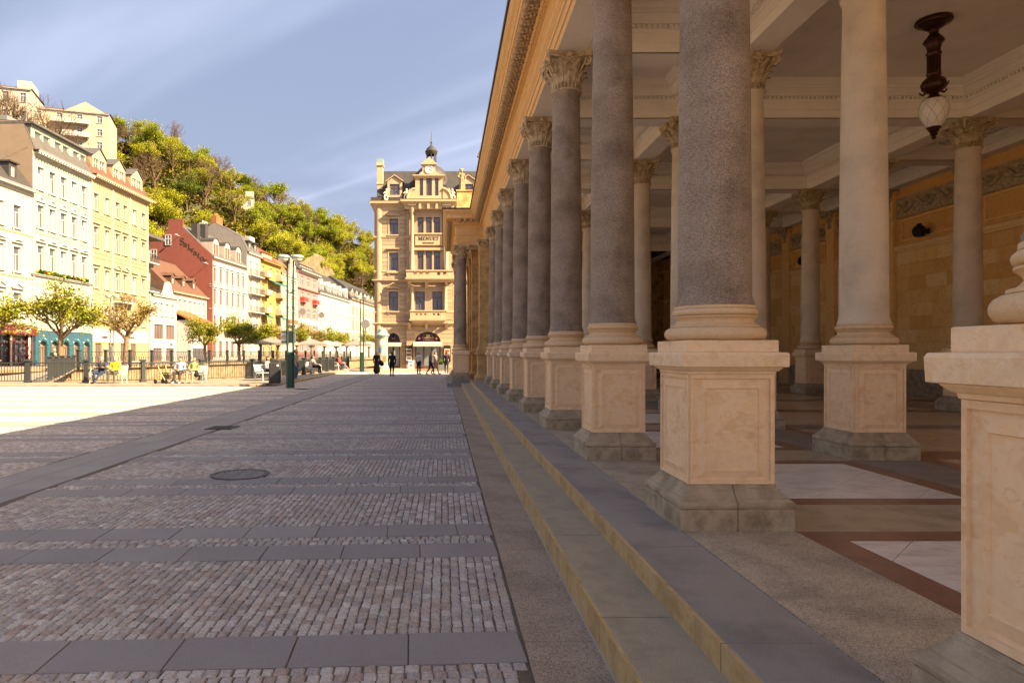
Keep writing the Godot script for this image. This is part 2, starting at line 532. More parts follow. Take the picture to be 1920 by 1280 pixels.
func cirrus() -> ImageTexture:
	var w := 2048
	var h := 1024
	var im := Image.create(w, h, false, Image.FORMAT_RGBA8)
	im.fill(Color(1, 1, 1, 0))
	var f := FastNoiseLite.new()
	f.seed = 77
	f.noise_type = FastNoiseLite.TYPE_SIMPLEX_SMOOTH
	f.frequency = 0.35
	f.fractal_octaves = 5
	f.fractal_gain = 0.55
	var g := FastNoiseLite.new()
	g.seed = 31
	g.frequency = 0.22
	g.fractal_octaves = 3
	for y in range(0, h / 2):
		var el := PI / 2 - PI * (y + 0.5) / h
		var sy := sin(el)
		var cy := cos(el)
		for x in w:
			var az := TAU * ((x + 0.5) / w - 0.5)
			var px := cy * sin(az) / (sy + 0.10)
			var pz := -cy * cos(az) / (sy + 0.10)
			# cirrus drawn out along one heading
			var u := px * 0.80 + pz * 0.60
			var v := -px * 0.60 + pz * 0.80
			var broad := g.get_noise_2d(u * 0.9, v * 0.9) * 0.5 + 0.5
			var a := f.get_noise_2d(u * 0.7 + broad * 2.0, v * 2.6) * 0.5 + 0.5
			a = smoothstep(0.40, 0.95, a * 0.75 + broad * 0.42) * 0.42 + smoothstep(0.35, 0.9, broad) * 0.13
			# a thin trail of an aeroplane
			var q := absf(v - 0.75 * sin(u * 0.05) - 1.9)
			a += 0.10 * exp(-q * q * 2200.0)
			a *= smoothstep(0.0, 0.05, sy)
			if a > 0.003: im.set_pixel(x, y, Color(0.93, 0.93, 1.0, minf(a, 1.0)))
	return ImageTexture.create_from_image(im)


# ---- ground --------------------------------------------------------------------------------------------------------
const NEAR_BANK := [Vector2(-80, 30.5), Vector2(-21.7, 34.4), Vector2(-16.0, 35.2), Vector2(-11.6, 39.6), Vector2(-10.0, 46), Vector2(-9.6, 56), Vector2(-8.6, 68), Vector2(-6.5, 90), Vector2(-4, 130), Vector2(5, 210)]
const FAR_BANK := [Vector2(-27, 34.05), Vector2(-27, 47.5), Vector2(-24.3, 62), Vector2(-19.5, 80), Vector2(-15, 104), Vector2(-10.5, 135), Vector2(0, 210)]

func flat(sh: Sh, pts: Array, y: float) -> void:
	var pv := PackedVector2Array()
	for p in pts: pv.append(Vector2(p.x, -p.y))
	var t := Geometry2D.triangulate_polygon(pv)
	for i in range(0, t.size(), 3):
		var a := pv[t[i]]; var b := pv[t[i + 1]]; var d := pv[t[i + 2]]
		if (b - a).cross(d - a) > 0:
			var s := b; b = d; d = s
		sh.tri(Vector3(a.x, y, a.y), Vector3(b.x, y, b.y), Vector3(d.x, y, d.y))

func make_ground() -> void:
	var sh := Sh.new()
	# the near side, cut along the river
	var near: Array = NEAR_BANK.duplicate()
	near += [Vector2(400, 210), Vector2(400, -300), Vector2(-400, -300), Vector2(-400, 28)]
	flat(sh, near, -0.03)
	var o := part("ground", sh, M["road"])
	o.set_meta("kind", "structure")
	sh = Sh.new()
	var far: Array = FAR_BANK.duplicate()
	far += [Vector2(60, 900), Vector2(-900, 900), Vector2(-900, 34.05)]
	flat(sh, far, BANK)
	sh.quad(Vector3(0, BANK, -210), Vector3(5, BANK, -210), Vector3(400, BANK, -900), Vector3(60, BANK, -900))
	o = part("far_bank_road", sh, M["road"])
	o.set_meta("kind", "structure")
	# river bed, water and the walls along it
	sh = Sh.new()
	sh.quad(Vector3(-90, -2.3, -30), Vector3(30, -2.3, -30), Vector3(30, -2.3, -230), Vector3(-90, -2.3, -230))
	o = part("river_water", sh, M["river water"])
	o.set_meta("kind", "structure")
	for l in [[NEAR_BANK, -0.03], [FAR_BANK, BANK]]:
		sh = Sh.new()
		for i in l[0].size() - 1:
			var a: Vector2 = l[0][i]; var b: Vector2 = l[0][i + 1]
			var d := (b - a).normalized()
			var nn := Vector2(d.y, -d.x)
			sh.quad(Vector3(a.x, -2.6, -a.y), Vector3(b.x, -2.6, -b.y), Vector3(b.x, l[1], -b.y), Vector3(a.x, l[1], -a.y))
			# coping
			var mid := (a + b) / 2
			sh.box(Vector3(mid.x, l[1] + 0.02, -mid.y), Vector3((b - a).length() + 0.2, 0.2, 0.5), Basis(Vector3.UP, atan2(d.y, d.x)))
		o = part("river_wall", sh, M["river wall"])
		o.set_meta("kind", "structure")


func make_paving() -> void:
	var plaza := structure("plaza")
	var sh := Sh.new()
	flat(sh, [Vector2(-60, 32.3), Vector2(-8.3, 32.3), Vector2(-8.3, 64), Vector2(1.2, 64), Vector2(1.2, -3), Vector2(-60, -3)], -0.009)
	part("bed", sh, M["mortar"], plaza)
	# setts: a rounded stone, many times
	var stones: Array = []
	for k in 4:
		var s := Sh.new()
		rng.seed = 50 + k
		var e: Array = []
		for i in 4: e.append(Vector2(rng.randf_range(0.006, 0.011), rng.randf_range(0.006, 0.011)))
		var hx := 0.0325
		var hz := 0.0395
		var bot: Array[Vector3] = []
		var mid: Array[Vector3] = []
		var top: Array[Vector3] = []
		var sg := [[1, 1], [1, -1], [-1, -1], [-1, 1]]
		for i in 4:
			var j := Vector2(rng.randf_range(-0.003, 0.002), rng.randf_range(-0.003, 0.002))
			bot.append(Vector3(sg[i][0] * (hx + j.x), -0.05, sg[i][1] * (hz + j.y)))
			mid.append(Vector3(sg[i][0] * (hx + j.x), -0.011, sg[i][1] * (hz + j.y)))
			top.append(Vector3(sg[i][0] * (hx + j.x - e[i].x), rng.randf_range(-0.001, 0.003), sg[i][1] * (hz + j.y - e[i].y)))
		for i in 4:
			var j := (i + 1) % 4
			s.quad(bot[i], bot[j], mid[j], mid[i])
			s.quad(mid[i], mid[j], top[j], top[i])
		var cen := (top[0] + top[1] + top[2] + top[3]) / 4 + Vector3(0, 0.003, 0)
		for i in 4: s.tri(top[i], top[(i + 1) % 4], cen)
		stones.append(s.mesh())
	var tones := [Color(0.56, 0.485, 0.435), Color(0.62, 0.54, 0.48), Color(0.51, 0.45, 0.41), Color(0.56, 0.46, 0.39), Color(0.66, 0.59, 0.53), Color(0.50, 0.39, 0.33), Color(0.46, 0.415, 0.385)]
	var slabtone := [Color(0.29, 0.255, 0.23), Color(0.305, 0.265, 0.24), Color(0.275, 0.24, 0.22), Color(0.32, 0.28, 0.25)]
	var setts: Array = []          # [distance, transform, colour, variant]
	var slabs: Array = []          # [distance, centre, size, colour]
	rng.seed = 99
	var period := 2.5
	var patch := FastNoiseLite.new()
	patch.seed = 5
	patch.frequency = 0.35
	for j in range(-1, 24):
		var q0 := 2.94 + period * j       # a triple band of slab, setts, slab begins here, the field of setts follows it
		for zone in [[-4.93, 0.46], [-24.0, -6.02]]:
			var x0: float = zone[0]
			var x1: float = zone[1]
			# slabs across
			for r in [[0.0, 0.40], [0.64, 1.04]]:
				var x := x1
				var i := 0
				while x > x0 + 0.05:
					var l: float = minf(0.66, x - x0)
					if i == 0 and (j + int(r[0] * 3)) % 2 == 0: l = 0.33
					i += 1
					var cx := x - l / 2
					var cd: float = q0 + (r[0] + r[1]) / 2 + 0.049 * cx
					if on_square(cx, cd): slabs.append([cx * cx * 0.6 + cd * cd, Vector3(cx, 0, -cd), Vector3(l - 0.006, 0.06, 0.394), slabtone[rng.randi() % 4]])
					x -= l
			# two courses of setts between the slabs, then the field
			for c in 3:
				var x := x0 + 0.03 + 0.023 * c
				while x < x1 - 0.03:
					var wide := rng.randf_range(0.066, 0.084)
					var cd: float = q0 + 0.441 + 0.079 * c + 0.049 * x
					sett_at(setts, x + wide / 2 - 0.035, cd, 0.98, tones, patch, wide / 0.067)
					x += wide
			var cols := int((x1 - x0) / 0.0675)
			for cidx in cols:
				var x := x1 - 0.036 - cidx * 0.0675
				var d := q0 + 1.042
				while d < q0 + period - 0.03:
					var dl := minf(rng.randf_range(0.066, 0.098), q0 + period - d)
					if q0 + period - d - dl < 0.05: dl = q0 + period - d
					sett_at(setts, x, d + dl / 2 + 0.049 * x, dl / 0.081, tones, patch)
					d += dl
	# the strip of slabs that runs along the square
	for row in 2:
		var d := 1.0 + 0.4 * row
		while d < 58:
			var l := rng.randf_range(0.75, 1.0)
			slabs.append([30.0 + d * d, Vector3(-5.73 + 0.5 * row, 0, -d - l / 2), Vector3(0.494, 0.06, l - 0.006), slabtone[rng.randi() % 4]])
			d += l
	setts.sort_custom(func(a, b): return a[0] < b[0])
	slabs.sort_custom(func(a, b): return a[0] < b[0])
	# nearest ones singly, the rest together
	var single: Array = []
	for k in tones.size():
		var mm: StandardMaterial3D = M["sett granite"].duplicate()
		mm.vertex_color_use_as_albedo = false
		mm.albedo_color = tones[k].linear_to_srgb()
		single.append(mm)
	var rest: Array = [[], [], [], []]
	var tint: Array = [[], [], [], []]
	var n := 0
	for s in setts:
		if s[0] > 0.0 and n < 300 and in_view(s[1].origin):
			var o := inst("sett", stones[s[3]], single[s[4]], plaza)
			o.transform = s[1]
			n += 1
		else:
			rest[s[3]].append(s[1])
			tint[s[3]].append(s[2])
	for k in 4:
		var o := scatter("sett_field", stones[k], M["sett granite"], rest[k], tint[k], plaza)
		o.set_meta("kind", "stuff")
	var smat: Array = []
	for k in 4:
		var mm: StandardMaterial3D = M["slab granite"].duplicate()
		mm.vertex_color_use_as_albedo = false
		mm.albedo_color = slabtone[k].linear_to_srgb()
		smat.append(mm)
	var made := {}
	n = 0
	var far := Sh.new()
	for s in slabs:
		if n < 290 and in_view(s[1]):
			var key := "%.3f %.3f" % [s[2].x, s[2].z]
			if not made.has(key):
				var t := Sh.new()
				t.chamfer(Vector3(0, -0.03, 0), s[2], 0.004)
				made[key] = t.mesh()
			inst("paving_slab", made[key], smat[slabtone.find(s[3])], plaza, s[1] + Vector3(0, 0.001 + 0.001 * (n % 3), 0), 0.049 if absf(s[2].z - 0.394) < 0.01 else 0.0)
			n += 1
		elif s[1].z < 2.0:
			far.col = s[3]
			far.box(s[1] + Vector3(0, -0.03, 0), s[2], Basis(Vector3.UP, 0.049 if absf(s[2].z - 0.394) < 0.01 else 0.0))
	part("paving_slab_field", far, M["slab granite"], plaza, Vector3.ZERO, true).set_meta("kind", "stuff")


func in_view(p: Vector3) -> bool:
	var d := -p.z
	if d < 1.0: return false
	var px := 831 + p.x / d * 1230
	var py := 660 + (EYE - p.y) / d * 1230
	return px > -25 and px < 1945 and py < 1310

func on_square(x: float, d: float) -> bool:
	if d < -2.5: return false
	return d < (58.0 if x > -8.4 else 32.3)

func sett_at(to: Array, x: float, d: float, long: float, tones: Array, patch: FastNoiseLite, wide := 1.0) -> void:
	if not on_square(x, d): return
	if d < 2.5 and not in_view(Vector3(x, 0, -d)): return
	var b := Basis(Vector3.UP, 0.049 + rng.randf_range(-0.05, 0.05)).scaled_local(Vector3(wide * rng.randf_range(0.96, 1.02), 1, long * rng.randf_range(0.95, 0.99)))
	b = b * Basis(Vector3.RIGHT, rng.randf_range(-0.03, 0.03)) * Basis(Vector3.BACK, rng.randf_range(-0.03, 0.03))
	var k := rng.randi() % tones.size()
	if rng.randf() < 0.35: k = clampi(int((patch.get_noise_2d(x, d) * 0.5 + 0.5) * 7), 0, 6)
	to.append([x * x * 0.5 + d * d, Transform3D(b, Vector3(x + rng.randf_range(-0.003, 0.003), rng.randf_range(-0.004, 0.003), -d)), tones[k] * rng.randf_range(0.85, 1.15), rng.randi() % 4, k])


func make_steps() -> void:
	var steps := structure("colonnade_steps")
	var box := Sh.new()
	box.chamfer(Vector3.ZERO, Vector3.ONE, 0.012)
	var unit := box.mesh()
	rng.seed = 12
	# [x0, x1, y0, y1, material, name, gap]
	for c in [[0.475, 0.889, -0.1, 0.012, "kerb stone", "kerb_slab", 1.9], [0.91, 1.318, 0.0, 0.196, "step tread", "step", 1.75], [1.328, 1.818, 0.1, PLAT, "platform edge", "step", 1.55]]:
		var d := -1.2 - rng.randf() * 0.5
		while d < 32.0:
			var l: float = c[6] * rng.randf_range(0.92, 1.08)
			if d + l > 32.0: l = 32.0 - d
			if l < 0.3: break
			var o := inst(c[5], unit, M[c[4]], steps, Vector3((c[0] + c[1]) / 2, (c[2] + c[3]) / 2 + rng.randf_range(-0.002, 0.002), -d - l / 2))
			o.scale = Vector3(c[1] - c[0], c[3] - c[2], l - 0.007)
			if c[5] == "step":
				# the worn face of the step is a stone of another colour
				var r := inst("riser", unit, M["step riser"], steps, Vector3(c[0] - 0.007, (maxf(c[2], 0.0 if c[0] < 1 else 0.19) + c[3] - 0.004) / 2, -d - l / 2))
				r.scale = Vector3(0.03, c[3] - 0.004 - maxf(c[2], 0.0 if c[0] < 1 else 0.19), l - 0.01)
			d += l
	# pale joints along the steps
	for j in [[0.884, 0.011], [1.318, 0.19], [1.823, PLAT - 0.012]]:
		var sh := Sh.new()
		sh.bar(j[0] - 0.004, j[0] + 0.004, j[1] - 0.05, j[1] + 0.004, -32.0, 1.5)
		part("mortar_joint", sh, M["canvas"], steps)


# ---- colonnade -----------------------------------------------------------------------------------------------------
func bay(k: float) -> float:
	return 5.43 + BAY * (k - 1)

func pedestal_mesh() -> ArrayMesh:
	var sh := Sh.new()
	sh.rings([[0.672, 0.322, 0.322], [1.526, 0.322, 0.322]], Vector3.ZERO, false)
	# framed panels on the four faces
	for k in 4:
		var b := Basis(Vector3.UP, k * PI / 2)
		for f in [[-0.3105, 0.0, 1.10, 0.023, 0.852], [0.3105, 0.0, 1.10, 0.023, 0.852], [0.0, 0.0, 0.69, 0.598, 0.03], [0.0, 0.0, 1.511, 0.598, 0.03]]:
			sh.box(b * Vector3(f[0], f[2], 0.326), Vector3(f[3], f[4], 0.026), b)
		# raised field with a sloping border
		var o := [0.262, 0.375]
		var i := [0.205, 0.315]
		var cy := 1.10
		var out: Array[Vector3] = []
		var inn: Array[Vector3] = []
		var low: Array[Vector3] = []
		for s in [[-1, -1], [1, -1], [1, 1], [-1, 1]]:
			out.append(b * Vector3(s[0] * o[0], cy + s[1] * o[1], 0.3222))
			low.append(b * Vector3(s[0] * (i[0] + 0.004), cy + s[1] * (i[1] + 0.004), 0.337))
			inn.append(b * Vector3(s[0] * i[0], cy + s[1] * i[1], 0.327))
		for e in 4:
			var j := (e + 1) % 4
			sh.quad(out[e], out[j], low[j], low[e])
			sh.quad(low[e], low[j], inn[j], inn[e])
		sh.quad(inn[0], inn[1], inn[2], inn[3])
	return sh.mesh()

func capital_mesh() -> ArrayMesh:
	var sh := Sh.new()
	var bell := func(y: float) -> float: return 0.235 + 0.03 * y / 0.5 + 0.10 * pow(clampf(y / 0.5, 0, 1), 4)
	var prof: Array = [Vector2(0.245, -0.05), Vector2(0.27, -0.045), Vector2(0.283, -0.028), Vector2(0.27, -0.008), Vector2(0.25, -0.004), Vector2(0.235, 0.0)]
	for i in range(1, 11): prof.append(Vector2(bell.call(i * 0.05), i * 0.05))
	sh.lathe(prof, 32)
	# a ring of small upright tongues
	for k in 24:
		var a := TAU * k / 24
		sh.chamfer(Vector3(sin(a) * 0.252, 0.045, cos(a) * 0.252), Vector3(0.045, 0.085, 0.035), 0.012, Basis(Vector3.UP, a))
	# two tiers of leaves
	for tier in [[8, 0.0, 0.07, 0.20, 0.185], [8, PI / 8, 0.10, 0.33, 0.17]]:
		for k in tier[0]:
			var a: float = TAU * k / tier[0] + tier[1]
			var out := Vector3(sin(a), 0, cos(a))
			var across := Vector3(cos(a), 0, -sin(a))
			var keys := [[0.0, 0.0, 0.006, 0.55], [0.2, 0.22, 0.016, 1.0], [0.34, 0.36, 0.022, 0.72], [0.48, 0.5, 0.026, 1.0], [0.62, 0.64, 0.034, 0.7], [0.76, 0.8, 0.050, 0.88], [0.88, 0.95, 0.080, 0.6], [0.95, 1.0, 0.112, 0.5], [1.0, 0.93, 0.135, 0.2]]
			var prev: Array = []
			for q in keys:
				var y: float = tier[2] + q[1] * tier[3]
				var r: float = bell.call(y) + q[2]
				var w: float = tier[4] * 0.5 * q[3]
				var mid := out * (r + 0.012) + Vector3(0, y, 0)
				var le = out * (r - 0.02 * q[3]) - across * w + Vector3(0, y - 0.008, 0)
				var ri = out * (r - 0.02 * q[3]) + across * w + Vector3(0, y - 0.008, 0)
				if prev:
					sh.quad(prev[0], prev[1], le, mid)
					sh.quad(prev[2], prev[0], mid, ri)
					# ribs
					sh.tube([prev[0], mid], [0.010], 4)
				prev = [mid, le, ri]
	# corner scrolls and the small ones between them
	for k in 4:
		var a := PI / 4 + k * PI / 2
		var out := Vector3(sin(a), 0, cos(a))
		var pts: Array = []
		var rad: Array = []
		for i in 5:
			pts.append(out * (0.285 + 0.03 * i + 0.006 * i * i * 0.3) + Vector3(0, 0.27 + 0.052 * i, 0))
			rad.append(0.016 + 0.004 * i)
		for i in 17:
			var t := i / 16.0
			var g := PI * 0.62 - t * TAU * 1.55
			var rr := 0.078 * (1 - t) + 0.014
			pts.append(out * (0.452 + cos(g) * rr) + Vector3(0, 0.435 + sin(g) * rr, 0))
			rad.append(0.030 - 0.014 * t)
		sh.tube(pts, rad, 6)
		for s in [-1.0, 1.0]:
			var m = a + s * PI / 4
			var o2 := Vector3(sin(m), 0, cos(m))
			var ac = Vector3(cos(m), 0, -sin(m)) * -s
			var p2: Array = []
			var r2: Array = []
			for i in 4:
				p2.append(o2 * (0.27 + 0.018 * i) + ac * (0.13 - 0.012 * i) + Vector3(0, 0.25 + 0.05 * i, 0))
				r2.append(0.013)
			for i in 12:
				var t := i / 11.0
				var g := PI * 0.9 - t * TAU * 1.2
				var rr := 0.045 * (1 - t) + 0.01
				p2.append(o2 * (0.335) + ac * (0.052 - cos(g) * rr * -1.0) + Vector3(0, 0.425 + sin(g) * rr, 0))
				r2.append(0.016)
			sh.tube(p2, r2, 5)
		# flower in the middle of the top slab
		var fl := Vector3(sin(a - PI / 4), 0, cos(a - PI / 4))
		sh.lathe([Vector2(0.0, -0.05), Vector2(0.04, -0.035), Vector2(0.055, 0.0), Vector2(0.04, 0.035), Vector2(0.0, 0.05)], 8, fl * 0.375 + Vector3(0, 0.53, 0))
		for i in 5:
			var g := TAU * i / 5
			var cr := Vector3(fl.z, 0, -fl.x)
			sh.chamfer(fl * 0.395 + cr * cos(g) * 0.045 + Vector3(0, 0.53 + sin(g) * 0.045, 0), Vector3(0.035, 0.035, 0.03), 0.01, Basis(Vector3.UP, a - PI / 4))
	# top slab with hollow sides
	var lay := [[0.50, 0.0], [0.53, 0.0], [0.535, 0.015], [0.59, 0.02]]
	var outline := func(grow: float) -> Array:
		var pts: Array = []
		for k in 4:
			var a := k * PI / 2
			var f := Vector3(sin(a), 0, cos(a))
			var s := Vector3(cos(a), 0, -sin(a))
			for i in 9:
				var t := -1.0 + i * 0.25
				pts.append(f * (0.335 + 0.075 * t * t + grow) + s * t * (0.375 + grow))
		return pts
	for i in lay.size() - 1:
		var lo: Array = outline.call(lay[i][1])
		var hi: Array = outline.call(lay[i + 1][1])
		for j in lo.size():
			var e := (j + 1) % lo.size()
			var up0 := Vector3(0, lay[i][0], 0)
			var up1 := Vector3(0, lay[i + 1][0], 0)
			sh.quad(lo[j] + up0, lo[e] + up0, hi[e] + up1, hi[j] + up1)
	for yy in [lay[0], lay[-1]]:
		var pts: Array = outline.call(yy[1])
		for j in pts.size():
			var e := (j + 1) % pts.size()
			var up := Vector3(0, yy[0], 0)
			if yy == lay[0]: sh.tri(up, pts[e] + up, pts[j] + up)
			else: sh.tri(up, pts[j] + up, pts[e] + up)
	return sh.mesh()

var column_parts := {}

func make_column(parent: Node3D, x: float, d: float, shaft: String, ground := PLAT) -> void:
	if column_parts.is_empty():
		var s := Sh.new()
		var prof: Array = [Vector2(0.305, 2.075), Vector2(0.305, 2.10), Vector2(0.292, 2.13)]
		for i in 13:
			var t := i / 12.0
			prof.append(Vector2(0.285 - 0.042 * pow(t, 1.6), 2.16 + t * 4.16))
		prof += [Vector2(0.255, 6.345), Vector2(0.27, 6.37), Vector2(0.27, 6.395), Vector2(0.245, 6.40)]
		s.lathe(prof, 48)
		column_parts.shaft = s.mesh()
		s = Sh.new()
		var tor: Array = [Vector2(0.35, 1.792)]
		for i in 9:
			var a := -PI / 2 + PI * i / 8
			tor.append(Vector2(0.338 + 0.055 * cos(a), 1.848 + 0.052 * sin(a)))
		tor += [Vector2(0.345, 1.902), Vector2(0.345, 1.915)]
		for i in 7:
			var a := PI * i / 6
			tor.append(Vector2(0.330 - 0.028 * sin(a) - 0.012 * i / 6.0, 1.917 + 0.062 * i / 6.0))
		tor += [Vector2(0.325, 1.982), Vector2(0.325, 1.992)]
		for i in 7:
			var a := -PI / 2 + PI * i / 6
			tor.append(Vector2(0.304 + 0.028 * cos(a), 2.022 + 0.028 * sin(a)))
		tor += [Vector2(0.312, 2.052), Vector2(0.312, 2.074), Vector2(0.28, 2.076)]
		s.lathe(tor, 48)
		column_parts.base = s.mesh()
		column_parts.die = pedestal_mesh()
		s = Sh.new()
		# plinth in two stones with a joint between them
		for h in [-1.0, 1.0]:
			var l: Array = []
			for e in [[0.336, 0.4375], [0.498, 0.4375], [0.503, 0.428], [0.508, 0.436], [0.53, 0.441], [0.552, 0.436], [0.566, 0.418], [0.574, 0.405], [0.582, 0.404], [0.596, 0.388], [0.622, 0.366], [0.644, 0.356], [0.648, 0.345], [0.672, 0.338]]:
				l.append([e[0], e[1]])
			for i in l.size() - 1:
				var a: Array = l[i]
				var b: Array = l[i + 1]
				var x0: float = 0.003 * h
				var f := func(w: float, y: float, e: int) -> Vector3:
					return [Vector3(x0, y, w), Vector3(w * h, y, w), Vector3(w * h, y, -w), Vector3(x0, y, -w)][e]
				for e in 3:
					if h > 0: s.quad(f.call(a[1], a[0], e), f.call(a[1], a[0], e + 1), f.call(b[1], b[0], e + 1), f.call(b[1], b[0], e))
					else: s.quad(f.call(a[1], a[0], e + 1), f.call(a[1], a[0], e), f.call(b[1], b[0], e), f.call(b[1], b[0], e + 1))
		s.quad(Vector3(-0.34, 0.671, 0.34), Vector3(0.34, 0.671, 0.34), Vector3(0.34, 0.671, -0.34), Vector3(-0.34, 0.671, -0.34))
		s.rings([[0.3, 0.40, 0.40], [0.49, 0.40, 0.40], [0.66, 0.32, 0.32]])
		column_parts.plinth = s.mesh()
		s = Sh.new()
		s.rings([[1.524, 0.326, 0.326], [1.53, 0.338, 0.338], [1.548, 0.34, 0.34], [1.553, 0.352, 0.352], [1.575, 0.375, 0.375], [1.582, 0.378, 0.378], [1.584, 0.395, 0.395], [1.588, 0.408, 0.408], [1.680, 0.4115, 0.4115], [1.697, 0.404, 0.404], [1.700, 0.352, 0.352], [1.705, 0.353, 0.353], [1.788, 0.353, 0.353], [1.793, 0.348, 0.348]])
		column_parts.cap = s.mesh()
		column_parts.capital = capital_mesh()
	var c := inst("column", column_parts.shaft, M[shaft], parent, Vector3(x, ground - PLAT, -d))
	inst("capital", column_parts.capital, M["carved stone"], c, Vector3(0, 6.44, 0))
	inst("column_base", column_parts.base, M["base stone"], c)
	inst("pedestal_cap", column_parts.cap, M["slab stone"], c)
	inst("pedestal", column_parts.die, M["pedestal stone"], c)
	inst("plinth", column_parts.plinth, M["plinth stone"], c)


const ENTABLATURE := [Vector2(0.0, 7.03), Vector2(0.0, 7.18), Vector2(0.025, 7.185), Vector2(0.025, 7.36), Vector2(0.05, 7.365), Vector2(0.05, 7.46), Vector2(0.07, 7.475), Vector2(0.085, 7.505), Vector2(0.105, 7.52), Vector2(0.105, 7.55),
	Vector2(0.03, 7.56), Vector2(0.03, 7.90), Vector2(0.05, 7.92), Vector2(0.06, 7.96), Vector2(0.09, 7.985), Vector2(0.10, 8.01), Vector2(0.17, 8.02), Vector2(0.17, 8.10), Vector2(0.21, 8.13), Vector2(0.21, 8.255),
	Vector2(0.50, 8.26), Vector2(0.50, 8.28), Vector2(0.53, 8.285), Vector2(0.53, 8.44), Vector2(0.55, 8.445), Vector2(0.56, 8.48), Vector2(0.59, 8.52), Vector2(0.64, 8.56), Vector2(0.67, 8.61), Vector2(0.68, 8.66), Vector2(0.69, 8.665), Vector2(0.69, 8.70)]

func make_colonnade() -> void:
	var hall := thing("colonnade", "long stone colonnade with granite columns on panelled pedestals and carved cornice beside the cobbled square", "colonnade")
	for k in range(-1, 9): make_column(hall, ROW1, bay(k) - (0.07 if k == 0 else 0.0), "granite shaft")
	for k in range(-1, 10): make_column(hall, ROW2, bay(k), "sandstone shaft")
	for k in range(-1, 10): make_column(hall, ROW3, bay(k), "sandstone shaft")
	# pier at the end of the row, then the portico of the end pavilion
	var sh := Sh.new()
	sh.rings([[PLAT, 0.72, 0.72], [0.50, 0.72, 0.72], [0.53, 0.70, 0.70], [0.60, 0.64, 0.64], [0.67, 0.61, 0.61], [0.672, 0.60, 0.60], [1.53, 0.60, 0.60], [1.56, 0.63, 0.63], [1.585, 0.66, 0.66], [1.59, 0.69, 0.69], [1.70, 0.69, 0.69], [1.705, 0.63, 0.63], [1.79, 0.63, 0.63], [1.80, 0.62, 0.62], [1.9, 0.60, 0.60], [2.0, 0.56, 0.56], [2.08, 0.54, 0.54], [2.10, 0.52, 0.52], [6.42, 0.52, 0.52], [6.44, 0.55, 0.55], [6.47, 0.55, 0.55], [6.48, 0.51, 0.51], [7.03, 0.56, 0.56]], Vector3(ROW1, 0, -bay(9)))
	part("pier", sh, M["pavilion stone"], hall)
	for s in [-0.22, 0.22]:
		inst("pier_capital", column_parts.capital, M["carved stone"], hall, Vector3(ROW1 + s, 6.44, -bay(9) + 0.24))
	for d in [32.95, 36.2, 39.45]: make_column(hall, 0.90, d, "granite shaft")
	for d in [34.6, 37.85, 41.1]:
		sh = Sh.new()
		sh.rings([[PLAT, 0.4, 0.55], [0.6, 0.4, 0.55], [0.67, 0.3, 0.45], [1.55, 0.3, 0.45], [1.6, 0.38, 0.52], [1.75, 0.38, 0.52], [1.8, 0.28, 0.42], [6.4, 0.28, 0.42], [7.03, 0.34, 0.48]], Vector3(1.78, 0, -d))
		part("pilaster", sh, M["pavilion stone"], hall)
	sh = Sh.new()
	sh.bar(1.85, 2.6, PLAT, 7.03, -42.6, -33.0)
	sh.bar(2.3, WALLX + 0.5, PLAT, 8.6, -45.0, -44.4)
	part("pavilion_wall", sh, M["pavilion stone"], hall)
	sh = Sh.new()
	sh.bar(0.2, 1.9, 0.0, 0.17, -43.4, -31.85)
	sh.bar(0.42, 1.9, 0.17, PLAT, -43.2, -32.15)
	part("pavilion_step", sh, M["platform edge"], hall)
	# entablature
	var path := [Vector2(WALLX + 0.6, 1.55), Vector2(2.02, 1.55), Vector2(2.02, -32.72), Vector2(0.675, -32.72), Vector2(0.675, -42.2), Vector2(2.02, -42.2), Vector2(2.02, -46.0)]
	sh = Sh.new()
	sh.sweep(ENTABLATURE, path, 1.0)
	part("entablature", sh, M["cornice stone"], hall)
	sh = Sh.new()
	sh.sweep([Vector2(0.66, 8.69), Vector2(0.72, 8.685), Vector2(0.735, 8.70), Vector2(0.735, 8.75), Vector2(0.70, 8.76), Vector2(-0.5, 8.78)], path, 1.0)
	part("gutter", sh, M["gutter"], hall)
	# leaf brackets and dentils under the cornice
	var br := Sh.new()
	br.chamfer(Vector3(0.14, 0.095, 0), Vector3(0.27, 0.075, 0.13), 0.012)
	br.lathe([Vector2(0.0, -0.075), Vector2(0.045, -0.07), Vector2(0.055, -0.06), Vector2(0.055, 0.06), Vector2(0.045, 0.07), Vector2(0.0, 0.075)], 10)
	for i in br.v.size():
		if i >= br.v.size() - 10 * 5 * 6:
			var p := br.v[i]
			br.v[i] = Vector3(0.245 + p.x, 0.06 - p.z, p.y)
			var q := br.n[i]
			br.n[i] = Vector3(q.x, -q.z, q.y)
	for i in 3: br.chamfer(Vector3(0.06 + 0.07 * i, 0.045 - 0.010 * i, 0), Vector3(0.06, 0.05, 0.10 - 0.015 * i), 0.015, Basis(Vector3.BACK, 0.35))
	for s in [-1.0, 1.0]: br.chamfer(Vector3(0.18, 0.05, 0.05 * s), Vector3(0.14, 0.04, 0.035), 0.012, Basis(Vector3.UP, 0.25 * s))
	var bm := br.mesh()
	var dent := Sh.new()
	dent.chamfer(Vector3.ZERO, Vector3(0.06, 0.07, 0.055), 0.006)
	var dm := dent.mesh()
	var dents: Array = []
	var d := 0.6
	while d < 32.3:
		var o := inst("bracket", bm, M["carved stone"], hall, Vector3(2.02 - 0.20, 8.125, -d), PI)
		o.scale = Vector3(1.05, 1.0, 1.0)
		d += 0.30
	d = 33.0
	while d < 42.0:
		inst("bracket", bm, M["carved stone"], hall, Vector3(0.675 - 0.20, 8.125, -d), PI)
		d += 0.30
